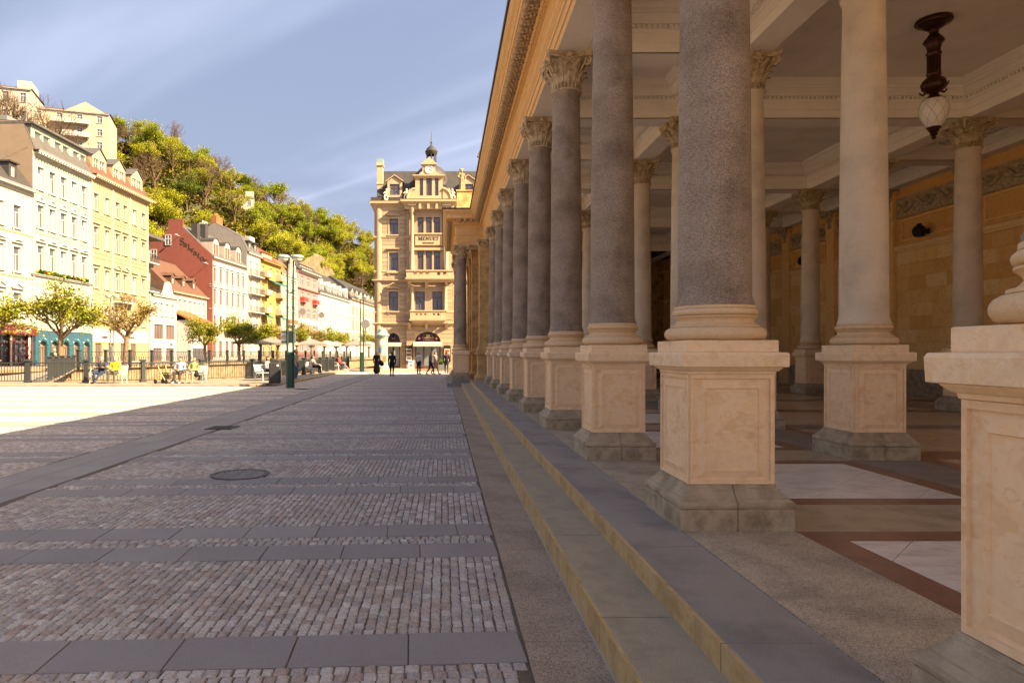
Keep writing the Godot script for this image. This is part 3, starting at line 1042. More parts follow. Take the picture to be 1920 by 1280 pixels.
	for i in 5: inst("bracket", bm, M["carved stone"], hall, Vector3(0.8 + i * 0.29, 8.125, -32.72 + 0.20), -PI / 2)
	d = 0.5
	while d < 42.0:
		if d < 32.6: dents.append(Transform3D(Basis(), Vector3(2.02 - 0.185, 8.06, -d)))
		elif d > 32.9: dents.append(Transform3D(Basis(), Vector3(0.675 - 0.185, 8.06, -d)))
		d += 0.10
	scatter("dentil_row", dm, M["cornice stone"], dents, [], hall).set_meta("kind", "stuff")
	# roof slab and what stands on it
	sh = Sh.new()
	sh.bar(2.2, WALLX + 1.2, 7.95, 8.74, -46.0, 1.4)
	sh.bar(0.8, 2.3, 7.95, 8.74, -42.0, -32.9)
	part("roof", sh, M["gutter"], hall)
	sh = Sh.new()
	sh.bar(2.03, WALLX + 0.5, 7.035, 7.93, 0.4, 1.5)
	sh.bar(0.70, 2.6, 7.035, 7.93, -42.1, -32.74)
	part("beam_core", sh, M["soffit plaster"], hall)
	sh = Sh.new()
	sh.rings([[8.6, 0.46, 0.46], [9.2, 0.46, 0.46], [9.25, 0.40, 0.40], [10.08, 0.38, 0.38], [10.10, 0.43, 0.43], [10.17, 0.43, 0.43]], Vector3(1.1, 0, -34.6))
	part("attic_block", sh, M["pavilion stone"], hall)
	sh = Sh.new()
	sh.rings([[8.7, 0.45, 0.45], [10.0, 0.4, 0.4], [10.1, 0.45, 0.45]], Vector3(2.0, 0, -31.6))
	part("attic_block", sh, M["pavilion stone"], hall)
	make_ceiling(hall)
	make_hall_wall(hall)
	make_hall_floor()
	# hanging lamp
	var lamp := thing("hanging_lamp", "turned dark bronze ceiling lamp with a frosted glass acorn globe", "lamp", Vector3(9.02, 7.802, -12.05))
	lamp.scale = Vector3.ONE * 0.87
	sh = Sh.new()
	sh.lathe([Vector2(0.0, 0.0), Vector2(0.33, 0.0), Vector2(0.34, -0.02), Vector2(0.34, -0.05), Vector2(0.31, -0.06), Vector2(0.30, -0.09), Vector2(0.22, -0.12), Vector2(0.20, -0.15), Vector2(0.12, -0.20), Vector2(0.0, -0.21)], 32)
	part("canopy", sh, M["dark bronze"], lamp)
	sh = Sh.new()
	sh.lathe([Vector2(0.085, -0.18), Vector2(0.09, -0.25), Vector2(0.075, -0.28), Vector2(0.10, -0.32), Vector2(0.19, -0.44), Vector2(0.195, -0.47), Vector2(0.15, -0.52), Vector2(0.125, -0.60), Vector2(0.12, -0.68), Vector2(0.14, -0.70), Vector2(0.14, -0.73), Vector2(0.12, -0.75), Vector2(0.12, -0.77)], 24)
	for k in 14:
		var a := TAU * k / 14
		sh.tube([Vector3(sin(a) * 0.102, -0.76, cos(a) * 0.102), Vector3(sin(a) * 0.102, -1.12, cos(a) * 0.102)], [0.022], 6)
	sh.lathe([Vector2(0.12, -1.10), Vector2(0.135, -1.13), Vector2(0.135, -1.17), Vector2(0.11, -1.2), Vector2(0.15, -1.23), Vector2(0.21, -1.29), Vector2(0.235, -1.38), Vector2(0.21, -1.46), Vector2(0.14, -1.52), Vector2(0.08, -1.55), Vector2(0.09, -1.60), Vector2(0.16, -1.66), Vector2(0.21, -1.69), Vector2(0.0, -1.70)], 24)
	part("stem", sh, M["dark bronze"], lamp)
	for k in 4:
		sh = Sh.new()
		var a := k * PI / 2 + 0.2
		var o := Vector3(sin(a), 0, cos(a))
		sh.tube([o * 0.18 + Vector3(0, -1.48, 0), o * 0.26 + Vector3(0, -1.50, 0), o * 0.31 + Vector3(0, -1.46, 0), o * 0.34 + Vector3(0, -1.41, 0)], [0.025, 0.022, 0.018, 0.01], 6)
		part("hook", sh, M["dark bronze"], lamp)
	sh = Sh.new()
	var gp: Array = []
	var gr := [0.195, 0.235, 0.256, 0.266, 0.268, 0.262, 0.25, 0.232, 0.208, 0.178, 0.145, 0.105]
	for i in gr.size(): gp.append(Vector2(gr[i], -1.69 - 0.60 * i / 11.0))
	gp.reverse()
	sh.lathe(gp, 32)
	var globe := part("globe", sh, M["lamp globe"], lamp)
	sh = Sh.new()
	for s in [-1.0, 1.0]:
		for k in 8:
			var pts: Array = []
			for i in gp.size():
				var a: float = TAU * k / 8 + s * i * 0.13
				pts.append(Vector3(sin(a) * (gp[i].x + 0.001), gp[i].y, cos(a) * (gp[i].x + 0.001)))
			sh.tube(pts, [0.004], 4)
	part("cut_line", sh, M["globe lines"], globe)
	sh = Sh.new()
	sh.lathe([Vector2(0.0, -2.53), Vector2(0.03, -2.51), Vector2(0.045, -2.48), Vector2(0.03, -2.45), Vector2(0.05, -2.44), Vector2(0.075, -2.41), Vector2(0.06, -2.38), Vector2(0.085, -2.36), Vector2(0.10, -2.32), Vector2(0.13, -2.29), Vector2(0.135, -2.27), Vector2(0.10, -2.26)], 20)
	part("finial", sh, M["dark bronze"], lamp)


const COFFER := [[0.0, 0.0], [0.19, 0.0], [0.192, 0.022], [0.36, 0.022], [0.365, 0.045], [0.40, 0.06], [0.405, 0.075], [0.47, 0.078], [0.475, 0.135], [0.50, 0.14], [0.505, 0.16], [0.53, 0.18], [0.56, 0.215], [0.60, 0.235], [0.605, 0.27], [0.66, 0.275], [0.665, 0.30], [0.70, 0.33], [0.74, 0.40], [0.78, 0.42]]

func make_ceiling(hall: Node3D) -> void:
	var half := 0.26
	var cells: Array = []          # [x centre, d centre, half x, half d]
	for k in range(-1, 9):
		cells.append([(ROW1 + ROW2) / 2 + 0.02, bay(k + 0.5), (ROW2 - ROW1) / 2 - half, BAY / 2 - half])
		cells.append([(ROW3 + WALLX - 0.1) / 2, bay(k + 0.5), (WALLX - 0.1 - ROW3) / 2 - half, BAY / 2 - half])
	for k in [-2, 0, 2, 4, 6, 8]: cells.append([(ROW2 + ROW3) / 2, bay(k + 1.0), (ROW3 - ROW2) / 2 - half, BAY - half])
	var made := {}
	for c in cells:
		var key := "%.3f %.3f" % [c[2], c[3]]
		if not made.has(key):
			var sh := Sh.new()
			for i in COFFER.size() - 1:
				var a: Array = COFFER[i]
				var b: Array = COFFER[i + 1]
				var lo: Array[Vector3] = []
				var hi: Array[Vector3] = []
				for s in [[1, 1], [-1, 1], [-1, -1], [1, -1]]:
					lo.append(Vector3((c[2] - a[1]) * s[0], a[0], (c[3] - a[1]) * s[1]))
					hi.append(Vector3((c[2] - b[1]) * s[0], b[0], (c[3] - b[1]) * s[1]))
				for e in 4: sh.quad(lo[e], lo[(e + 1) % 4], hi[(e + 1) % 4], hi[e])
			var t := Sh.new()
			var w: float = c[2] - 0.08 - 0.022
			var l: float = c[3] - 0.08 - 0.022
			var n := int(w * 2 / 0.095)
			for i in n:
				for s in [-1.0, 1.0]: t.box(Vector3(-w + (i + 0.5) * 2 * w / n, 0.438, s * l), Vector3(0.05, 0.055, 0.045))
			n = int(l * 2 / 0.095)
			for i in n:
				for s in [-1.0, 1.0]: t.box(Vector3(s * w, 0.438, -l + (i + 0.5) * 2 * l / n), Vector3(0.045, 0.055, 0.05))
			var p := Sh.new()
			p.bar(-c[2] + 0.41, c[2] - 0.41, 0.775, 0.80, -c[3] + 0.41, c[3] - 0.41)
			made[key] = [sh.mesh(), t.mesh(), p.mesh()]
		var o := inst("coffer", made[key][0], M["painted plaster"], hall, Vector3(c[0], SOFFIT, -c[1]))
		inst("dentil_row", made[key][1], M["painted plaster"], o).set_meta("kind", "stuff")
		inst("ceiling_panel", made[key][2], M["soffit plaster"], o)
	# undersides of the beams, with a shallow edge
	for x in [[2.02, ROW1 + 0.295], [ROW2 - half, ROW2 + half], [ROW3 - half, ROW3 + half], [WALLX - 0.1 - half, WALLX + 0.1]]:
		var sh := Sh.new()
		sh.bar(x[0] + 0.001, x[1] - 0.001, SOFFIT - 0.001, SOFFIT + 0.02, -44.4, 1.5)
		part("beam", sh, M["soffit plaster"], hall)
	for k in range(-1, 10):
		var sh := Sh.new()
		var z := -bay(k)
		for x in [[ROW1 + 0.296, ROW2 - half], [ROW2 + half, ROW3 - half], [ROW3 + half, WALLX - 0.1 - half]]:
			if x[0] > 5 and x[0] < 9 and k % 2: continue
			sh = Sh.new()
			sh.bar(x[0], x[1], SOFFIT - 0.0005, SOFFIT + 0.02, z - half, z + half)
			part("beam", sh, M["soffit plaster"], hall)


func make_hall_wall(hall: Node3D) -> void:
	rng.seed = 31
	var sh := Sh.new()
	sh.bar(WALLX + 0.03, WALLX + 0.6, -0.1, 7.9, -45.0, 1.5)
	var wall := part("wall", sh, M["wall block 4"], hall)
	var unit := Sh.new()
	unit.chamfer(Vector3.ZERO, Vector3.ONE, 0.006)
	var um := unit.mesh()
	# coursed blocks where they can be told apart
	var n := 0
	for row in 9:
		var y := 1.16 + 0.42 * row
		var d := 13.0 + (0.35 if row % 2 else 0.0)
		while d < 31.5:
			var l := rng.randf_range(0.55, 1.15)
			if n < 285:
				var o := inst("stone_block", um, M["wall block %d" % (rng.randi() % 5)], wall, Vector3(WALLX + 0.02 + rng.randf_range(0, 0.004), y + 0.21, -d - l / 2))
				o.scale = Vector3(0.06, 0.414, l - 0.006)
				n += 1
			d += l
	sh = Sh.new()
	sh.rings([[PLAT, 0.5, 22.0], [1.0, 0.5, 22.0], [1.05, 0.47, 22.0], [1.10, 0.45, 22.0], [1.155, 0.44, 22.0]], Vector3(WALLX + 0.35, 0, -22.6))
	part("wall_plinth", sh, M["plinth stone"], hall)
	sh = Sh.new()
	sh.sweep([Vector2(-0.02, 4.94), Vector2(0.03, 4.95), Vector2(0.04, 5.0), Vector2(0.08, 5.03), Vector2(0.10, 5.08), Vector2(0.10, 5.12), Vector2(0.04, 5.14), Vector2(-0.02, 5.20)], [Vector2(WALLX, -44.0), Vector2(WALLX, 1.5)], -1.0)
	part("string_course", sh, M["wall block 3"], hall)
	# carved frieze with swags
	for k in range(4, 9):
		sh = Sh.new()
		var d0 := bay(k) + 0.28
		var d1 := bay(k + 1) - 0.28
		sh.bar(WALLX - 0.02, WALLX + 0.04, 6.10, 6.62, -d1, -d0)
		sh.bar(WALLX - 0.05, WALLX + 0.04, 6.62, 6.70, -d1, -d0)
		sh.bar(WALLX - 0.05, WALLX + 0.04, 6.04, 6.10, -d1, -d0)
		for j in 3:
			var w := (d1 - d0) / 3
			var s0 := d0 + j * w
			var pts: Array = []
			var rad: Array = []
			for i in 11:
				var t := i / 10.0
				pts.append(Vector3(WALLX - 0.05, 6.52 - 0.26 * sin(PI * t), -s0 - 0.08 - t * (w - 0.16)))
				rad.append(0.035 + 0.03 * sin(PI * t) + 0.008 * (i % 2))
			sh.tube(pts, rad, 6)
			sh.lathe([Vector2(0, -0.09), Vector2(0.07, -0.05), Vector2(0.09, 0.0), Vector2(0.07, 0.05), Vector2(0, 0.09)], 8, Vector3(WALLX - 0.03, 6.52, -s0))
			for i in 6:
				var a := TAU * i / 6
				sh.chamfer(Vector3(WALLX - 0.05, 6.46 + 0.07 * sin(a), -s0 - w / 2 + 0.07 * cos(a)), Vector3(0.06, 0.05, 0.05), 0.015)
		part("frieze", sh, M["carved stone"], hall)
		# sunk panel above the string course
		sh = Sh.new()
		for e in [[5.28, 5.33, d0 + 0.25, d1 - 0.25], [5.93, 5.98, d0 + 0.25, d1 - 0.25], [5.28, 5.98, d0 + 0.2, d0 + 0.25], [5.28, 5.98, d1 - 0.25, d1 - 0.2]]:
			sh.bar(WALLX - 0.025, WALLX + 0.04, e[0], e[1], -e[3], -e[2])
		part("panel_frame", sh, M["wall block 1"], hall)
	for k in range(3, 10):
		sh = Sh.new()
		sh.rings([[PLAT, 0.28, 0.36], [1.0, 0.28, 0.36], [1.15, 0.20, 0.30], [1.3, 0.16, 0.27], [6.0, 0.16, 0.25], [6.02, 0.19, 0.28], [6.06, 0.19, 0.28], [6.07, 0.17, 0.25], [7.03, 0.19, 0.30]], Vector3(WALLX + 0.04, 0, -bay(k)))
		var p := part("pilaster", sh, M["wall block 1"], hall)
		var c := inst("pilaster_capital", column_parts.capital, M["carved stone"], p, Vector3(WALLX + 0.06, 6.44, -bay(k)))
		c.scale = Vector3(0.9, 1.0, 0.85)
	for k in [5.5, 7.5, 8.5]:
		var sp := thing("wall_speaker", "round black loudspeaker on the golden stone wall of the colonnade", "loudspeaker", Vector3(WALLX, 5.42, -bay(k)), 0.0, "loudspeakers on the colonnade wall")
		sh = Sh.new()
		sh.bar(-0.14, 0.0, -0.03, 0.03, -0.03, 0.03)
		sh.bar(-0.03, 0.0, -0.08, 0.08, -0.08, 0.08)
		part("bracket", sh, M["black metal"], sp)
		sh = Sh.new()
		sh.lathe([Vector2(0, -0.19), Vector2(0.12, -0.17), Vector2(0.18, -0.08), Vector2(0.19, 0.02), Vector2(0.15, 0.12), Vector2(0.08, 0.17), Vector2(0.06, 0.23), Vector2(0.0, 0.24)], 20, Vector3(-0.27, 0, 0))
		part("shell", sh, M["black metal"], sp)


func make_hall_floor() -> void:
	var fl := structure("colonnade_floor")
	var sh := Sh.new()
	sh.bar(1.6, WALLX + 0.4, -0.2, PLAT - 0.03, -46.0, 1.5)
	part("bed", sh, M["mortar"], fl)
	var unit := Sh.new()
	unit.chamfer(Vector3.ZERO, Vector3.ONE, 0.004)
	var um := unit.mesh()
	var tile := func(x0: float, x1: float, d0: float, d1: float, m: String) -> void:
		var o := inst("floor_slab", um, M[m], fl, Vector3((x0 + x1) / 2, PLAT - 0.02, -(d0 + d1) / 2))
		o.scale = Vector3(x1 - x0 - 0.004, 0.04, d1 - d0 - 0.004)
	var rb := 0.25
	for k in range(-1, 11):
		var a := bay(k) - 0.44
		var b := bay(k) + 0.44
		var c := bay(k + 1) - 0.44
		# the strip the front columns stand on
		tile.call(1.826, 2.685, a, (a + c) / 2, "strip stone")
		tile.call(1.826, 2.685, (a + c) / 2, c, "strip stone")
		if k > 9: continue
		tile.call(2.685, 2.935, b + rb, c - rb, "red marble")
		tile.call(2.685, 5.14, b, b + rb, "red marble")
		tile.call(2.685, 5.14, c - rb, c, "red marble")
		tile.call(4.89, 5.14, b + rb, c - rb, "red marble")
		tile.call(2.685, 3.91, a, b, "beige marble")
		tile.call(3.91, 5.14, a, b, "beige marble")
		# pale marble laid on the diagonal
		var rect := PackedVector2Array([Vector2(2.937, b + rb + 0.002), Vector2(4.888, b + rb + 0.002), Vector2(4.888, c - rb - 0.002), Vector2(2.937, c - rb - 0.002)])
		var cen := Vector2(3.9125, (b + c) / 2)
		var s := 0.69
		for i in range(-2, 3):
			for j in range(-2, 3):
				var q := cen + Vector2(i + j, i - j) * s * 0.7071
				var r := s * 0.7071 - 0.003
				for poly in Geometry2D.intersect_polygons(PackedVector2Array([q + Vector2(r, 0), q + Vector2(0, r), q - Vector2(r, 0), q - Vector2(0, r)]), rect):
					var p := Sh.new()
					p.slab(Array(poly), PLAT - 0.04, PLAT)
					for e in p.v.size():
						p.v[e] = Vector3(p.v[e].x, p.v[e].z, -p.v[e].y)
						p.n[e] = Vector3(p.n[e].x, p.n[e].z, -p.n[e].y)
					part("marble_slab", p, M["white marble"], fl)
		# second row of columns, nave, third row
		tile.call(5.14, 6.02, a, b, "grey marble")
		tile.call(5.14, 6.02, b, c, "grey marble")
		tile.call(6.02, 6.27, a, c, "red marble")
		tile.call(6.27, 11.51, a + 0.1, b - 0.1, "grey marble" if k % 2 else "red marble")
		tile.call(6.27, 8.9, b - 0.1, c + 0.1, "nave marble")
		tile.call(8.9, 11.51, b - 0.1, c + 0.1, "nave marble")
		tile.call(11.51, 11.76, a, c, "red marble")
		tile.call(11.76, 12.64, a, c, "grey marble")
		tile.call(12.64, 14.97, a, b, "red marble")
		tile.call(12.64, 14.97, b, c, "nave marble")


# ---- houses --------------------------------------------------------------------------------------------------------
# A wall in the plane z = 0 of its house, x from 0 to w, with openings Rect2(x, y, width, height), reveals going back.
func wall_shape(w: float, y0: float, y1: float, holes: Array, reveal := 0.22) -> Sh:
	var sh := Sh.new()
	var xs := [0.0, w]
	var ys := [y0, y1]
	for h in holes:
		for x in [h.position.x, h.end.x]:
			if not xs.has(x): xs.append(x)
		for y in [h.position.y, h.end.y]:
			if not ys.has(y): ys.append(y)
	xs.sort()
	ys.sort()
	for j in ys.size() - 1:
		var start := -1.0
		for i in xs.size() - 1:
			var mid := Vector2((xs[i] + xs[i + 1]) / 2, (ys[j] + ys[j + 1]) / 2)
			var open := false
			for h in holes:
				if h.has_point(mid): open = true
			if not open and start < -0.5: start = xs[i]
			if start > -0.5 and (open or i == xs.size() - 2):
				var e: float = xs[i] if open else xs[i + 1]
				sh.quad(Vector3(start, ys[j], 0), Vector3(e, ys[j], 0), Vector3(e, ys[j + 1], 0), Vector3(start, ys[j + 1], 0))
				start = -1.0
	for h in holes:
		var a: Vector2 = h.position
		var b: Vector2 = h.end
		sh.quad(Vector3(a.x, a.y, 0), Vector3(a.x, a.y, -reveal), Vector3(a.x, b.y, -reveal), Vector3(a.x, b.y, 0))
		sh.quad(Vector3(b.x, a.y, -reveal), Vector3(b.x, a.y, 0), Vector3(b.x, b.y, 0), Vector3(b.x, b.y, -reveal))
		sh.quad(Vector3(a.x, b.y, 0), Vector3(a.x, b.y, -reveal), Vector3(b.x, b.y, -reveal), Vector3(b.x, b.y, 0))
		sh.quad(Vector3(a.x, a.y, -reveal), Vector3(a.x, a.y, 0), Vector3(b.x, a.y, 0), Vector3(b.x, a.y, -reveal))
	return sh

# One window: frame with mullion and transom, a pane, perhaps a curtain, and mouldings round it.
func window(o: Node3D, x: float, y: float, w: float, h: float, frame := "white frame", trim := "", hood := "", z := 0.0, bars := "T", curtain := false) -> MeshInstance3D:
	var key := "%.2f %.2f %s" % [w, h, bars]
	if not W.has(key):
		var f := Sh.new()
		var t := 0.06
		f.bar(-w / 2, -w / 2 + t, 0, h, -0.2, -0.12)
		f.bar(w / 2 - t, w / 2, 0, h, -0.2, -0.12)
		f.bar(-w / 2 + t, w / 2 - t, 0, t, -0.199, -0.121)
		f.bar(-w / 2 + t, w / 2 - t, h - t, h, -0.199, -0.121)
		if bars == "T" or bars == "X":
			f.bar(-0.035, 0.035, t, h * 0.68 if bars == "T" else h - t, -0.198, -0.115)
			f.bar(-w / 2 + t, w / 2 - t, h * 0.68, h * 0.68 + 0.07, -0.197, -0.113)
		elif bars == "I": f.bar(-0.04, 0.04, t, h - t, -0.198, -0.115)
		elif bars == "G":
			f.bar(-0.03, 0.03, t, h - t, -0.198, -0.115)
			for i in 2: f.bar(-w / 2 + t, w / 2 - t, h * (i + 1) / 3.0 - 0.02, h * (i + 1) / 3.0 + 0.02, -0.197, -0.117)
		elif bars == "III":
			for i in 2: f.bar(-w / 2 + w * (i + 1) / 3.0 - 0.06, -w / 2 + w * (i + 1) / 3.0 + 0.06, t, h - t, -0.198, -0.115)
		var g := Sh.new()
		g.bar(-w / 2 + t * 0.5, w / 2 - t * 0.5, t * 0.5, h - t * 0.5, -0.175, -0.165)
		var c := Sh.new()
		for s in [-1.0, 1.0]:
			for i in 3: c.bar(s * (w / 2 - 0.06) - (0.05 + 0.07 * i if s > 0 else -0.07 * i), s * (w / 2 - 0.06) - (0.07 * i if s > 0 else -0.05 - 0.07 * i), 0.07, h - 0.07, -0.164, -0.158 + 0.008 * (i % 2))
		W[key] = [f.mesh(), g.mesh(), c.mesh()]
	var n := inst("window", W[key][0], M[frame], o, Vector3(x, y, z))
	inst("pane", W[key][1], M["window glass"], n)
	if curtain: inst("curtain", W[key][2], M["curtain"], n)
	if trim:
		var tk := key + " trim " + hood
		if not W.has(tk):
			var s := Sh.new()
			var b := 0.13
			s.bar(-w / 2 - b, -w / 2 - 0.005, 0, h + 0.005, -0.02, 0.05)
			s.bar(w / 2 + 0.005, w / 2 + b, 0, h + 0.005, -0.02, 0.05)
			s.bar(-w / 2 - b, w / 2 + b, h + 0.005, h + 0.16, -0.02, 0.055)
			s.bar(-w / 2 - b - 0.07, w / 2 + b + 0.07, -0.12, 0.0, -0.02, 0.16)
			for k in [-1.0, 1.0]: s.bar(k * w / 2 - 0.06, k * w / 2 + 0.06, -0.32, -0.12, -0.02, 0.09)
			if hood:
				s.bar(-w / 2 - 0.22, w / 2 + 0.22, h + 0.34, h + 0.43, -0.02, 0.22)
				s.bar(-w / 2 - 0.15, w / 2 + 0.15, h + 0.28, h + 0.34, -0.02, 0.14)
			if hood == "tri":
				var hw := w / 2 + 0.24
				s.slab([Vector2(-hw, h + 0.43), Vector2(hw, h + 0.43), Vector2(0, h + 0.85)], -0.02, 0.07)
				for k in [-1.0, 1.0]:
					var q := [Vector2(0, h + 0.80), Vector2(0, h + 0.90), Vector2(-hw - 0.04, h + 0.52), Vector2(-hw - 0.04, h + 0.432)]
					if k > 0: q = [Vector2(0, h + 0.90), Vector2(0, h + 0.80), Vector2(hw + 0.04, h + 0.432), Vector2(hw + 0.04, h + 0.52)]
					s.slab(q, -0.015, 0.22)
			elif hood == "arc":
				var p: Array = []
				var q: Array = []
				for i in 11:
					var a := PI * (0.14 + 0.72 * i / 10.0)
					p.append(Vector2(cos(a) * (w / 2 + 0.30), h + 0.32 + sin(a) * 0.5 - 0.10))
					q.append(Vector2(cos(a) * (w / 2 + 0.18), h + 0.32 + sin(a) * 0.38 - 0.08))
				q.reverse()
				s.slab(p + q, -0.02, 0.20)
			W[tk] = s.mesh()
		inst("surround", W[tk], M[trim], n)
	return n

func facade_node(called: String, label: String, d0: float, d1: float, back := 0.0) -> Node3D:
	var a := Vector3(street_x(d0) - back, BANK, -d0)
	var b := Vector3(street_x(d1) - back, BANK, -d1)
	var o := thing(called, label, "house", a)
	o.rotation.y = atan2(-(b - a).z, (b - a).x)
	return o

# where the house fronts stand, beyond the river
func street_x(d: float) -> float:
	return -38.0 + 0.0358 * (d - 62.0) if d < 103.0 else -36.53 + 0.105 * (d - 103.0)

func street_len(d0: float, d1: float) -> float:
	return Vector2(street_x(d1) - street_x(d0), d1 - d0).length() - 0.02

func body(o: Node3D, w: float, h: float, depth: float, holes: Array, wall: String, side := "") -> void:
	part("wall", wall_shape(w, -0.4, h, holes), M[wall], o)
	var sh := Sh.new()
	sh.quad(Vector3(0, -0.4, -depth), Vector3(0, -0.4, 0), Vector3(0, h, 0), Vector3(0, h, -depth))
	sh.quad(Vector3(w, -0.4, 0), Vector3(w, -0.4, -depth), Vector3(w, h, -depth), Vector3(w, h, 0))
	sh.quad(Vector3(w, -0.4, -depth), Vector3(0, -0.4, -depth), Vector3(0, h, -depth), Vector3(w, h, -depth))
	part("side_wall", sh, M[side if side else wall], o)

func cornice(o: Node3D, w: float, y: float, m: String, out := 0.45, blocks := true, back := 0.0) -> void:
	var sh := Sh.new()
	var k := out
	sh.sweep([Vector2(0.0, y - 0.55), Vector2(0.06, y - 0.54), Vector2(0.08, y - 0.42), Vector2(0.12, y - 0.40), Vector2(0.12, y - 0.22), Vector2(k - 0.08, y - 0.21), Vector2(k - 0.08, y - 0.10), Vector2(k - 0.03, y - 0.06), Vector2(k, y), Vector2(0.0, y + 0.02)], ([Vector2(0, 0), Vector2(w, 0)] if back == 0.0 else [Vector2(0, 0), Vector2(w, 0), Vector2(w, -back)]), -1.0)
	if blocks:
		var n := int(w / 0.42)
		for i in n: sh.box(Vector3((i + 0.5) * w / n, y - 0.29, 0.10 + (k - 0.2) / 2), Vector3(0.16, 0.15, k - 0.2))
	part("cornice", sh, M[m], o)

func band(o: Node3D, w: float, y: float, m: String, out := 0.10, tall := 0.16) -> void:
	var sh := Sh.new()
	sh.sweep([Vector2(0.0, y - tall), Vector2(out * 0.6, y - tall * 0.9), Vector2(out * 0.7, y - tall * 0.4), Vector2(out, y - tall * 0.3), Vector2(out, y), Vector2(0.0, y + 0.02)], [Vector2(0, -0.3), Vector2(0, 0), Vector2(w, 0), Vector2(w, -0.3)], -1.0)
	part("string_course", sh, M[m], o)

func mansard(o: Node3D, w: float, y: float, rise: float, back: float, depth: float, m: String, top := 1.2, side := "") -> void:
	var sh := Sh.new()
	var e := 0.25
	var p := [Vector3(0, y + 0.03, e), Vector3(0, y + rise, -back), Vector3(0, y + rise + top, -depth / 2), Vector3(0, y + rise, -depth + back), Vector3(0, y + 0.03, -depth)]
	for i in 4:
		var r := Vector3(w, 0, 0)
		sh.quad(p[i], p[i] + r, p[i + 1] + r, p[i + 1])
	part("roof", sh, M[m], o)
	for x in [0.02, w - 0.02]:
		var s2 := Sh.new()
		var poly: Array = []
		for q in p: poly.append(q + Vector3(x, -0.03, 0))
		for i in range(1, 4):
			if x > 1: s2.tri(poly[0], poly[i + 1], poly[i])
			else: s2.tri(poly[0], poly[i], poly[i + 1])
		part("gable_wall", s2, M[side if side else m], o)

func dormer(o: Node3D, x: float, y: float, w: float, h: float, z: float, depth: float, kind: String, wall: String, roof: String, frame: String, n := 2, hood := "") -> void:
	var holes: Array = []
	var ww := (w - 0.30) / n - 0.16
	for i in n: holes.append(Rect2(0.15 + (i + 0.5) * (w - 0.30) / n - ww / 2, 0.30, ww, h - 0.55))
	var sh := wall_shape(w, 0, h, holes, 0.2)
	sh.quad(Vector3(0, 0, -depth), Vector3(0, 0, 0), Vector3(0, h, 0), Vector3(0, h, -depth))
	sh.quad(Vector3(w, 0, 0), Vector3(w, 0, -depth), Vector3(w, h, -depth), Vector3(w, h, 0))
	var rise := w * 0.36
	if kind == "gable": sh.tri(Vector3(0, h, 0), Vector3(w, h, 0), Vector3(w / 2, h + rise, 0))
	elif kind == "round":
		for i in 8:
			var a := PI * i / 8
			var b := PI * (i + 1) / 8
			sh.tri(Vector3(w / 2, h, 0), Vector3(w / 2 + cos(a) * w * 0.46, h + sin(a) * rise, 0), Vector3(w / 2 + cos(b) * w * 0.46, h + sin(b) * rise, 0))
	var d := part("dormer", sh, M[wall], o, Vector3(x - w / 2, y, z))
	for r in holes: inst_window(d, r, frame)
	var t := Sh.new()
	if kind == "gable":
		var e := 0.14
		var m := Vector3(w / 2, h + rise + 0.04, e)
		for s in [0, 1]:
			var q := Vector3(-e if s == 0 else w + e, h - e * 0.7 + 0.04, e)
			var bk := Vector3(0, 0, -depth - e)
			var up := Vector3(0, 0.10, 0)
			if s == 0:
				t.quad(q + up, m + up, m + up + bk, q + up + bk)
				t.quad(q, m, m + up, q + up)
			else:
				t.quad(m + up, q + up, q + up + bk, m + up + bk)
				t.quad(m, q, q + up, m + up)
	elif kind == "round":
		for i in 8:
			var a := PI * i / 8
			var b := PI * (i + 1) / 8
			var p := Vector3(w / 2 + cos(a) * w * 0.5, h + 0.05 + sin(a) * rise, 0.12)
			var q := Vector3(w / 2 + cos(b) * w * 0.5, h + 0.05 + sin(b) * rise, 0.12)
			var bk := Vector3(0, 0, -depth)
			t.quad(p, p + bk, q + bk, q)
			t.quad(p, q, q - Vector3(0, 0.12, 0), p - Vector3(0, 0.12, 0))
	else: t.bar(-0.15, w + 0.15, h + 0.005, h + 0.13, -depth, 0.22)
	inst("dormer_roof", t.mesh(), M[roof], d)

func inst_window(d: Node3D, r: Rect2, frame: String) -> void:
	# the windows of a dormer are its sub-parts: frame and glass in one piece each
	var w := r.size.x
	var h := r.size.y
	var key := "d%.2f %.2f" % [w, h]
	if not W.has(key):
		var f := Sh.new()
		var t := 0.05
		f.bar(-w / 2, -w / 2 + t, 0, h, -0.16, -0.08)
		f.bar(w / 2 - t, w / 2, 0, h, -0.16, -0.08)
		f.bar(-w / 2 + t, w / 2 - t, 0, t, -0.159, -0.081)
		f.bar(-w / 2 + t, w / 2 - t, h - t, h, -0.159, -0.081)
		f.bar(-w / 2 + t, w / 2 - t, h * 0.62, h * 0.62 + 0.05, -0.158, -0.082)
		f.bar(-0.025, 0.025, t, h - t, -0.157, -0.079)
		var g := Sh.new()
		g.bar(-w / 2 + 0.02, w / 2 - 0.02, 0.02, h - 0.02, -0.14, -0.13)
		W[key] = [f.mesh(), g.mesh()]
	inst("window_frame", W[key][0], M[frame], d, Vector3(r.position.x + w / 2, r.position.y, 0))
	inst("window_pane", W[key][1], M["window glass"], d, Vector3(r.position.x + w / 2, r.position.y, 0))

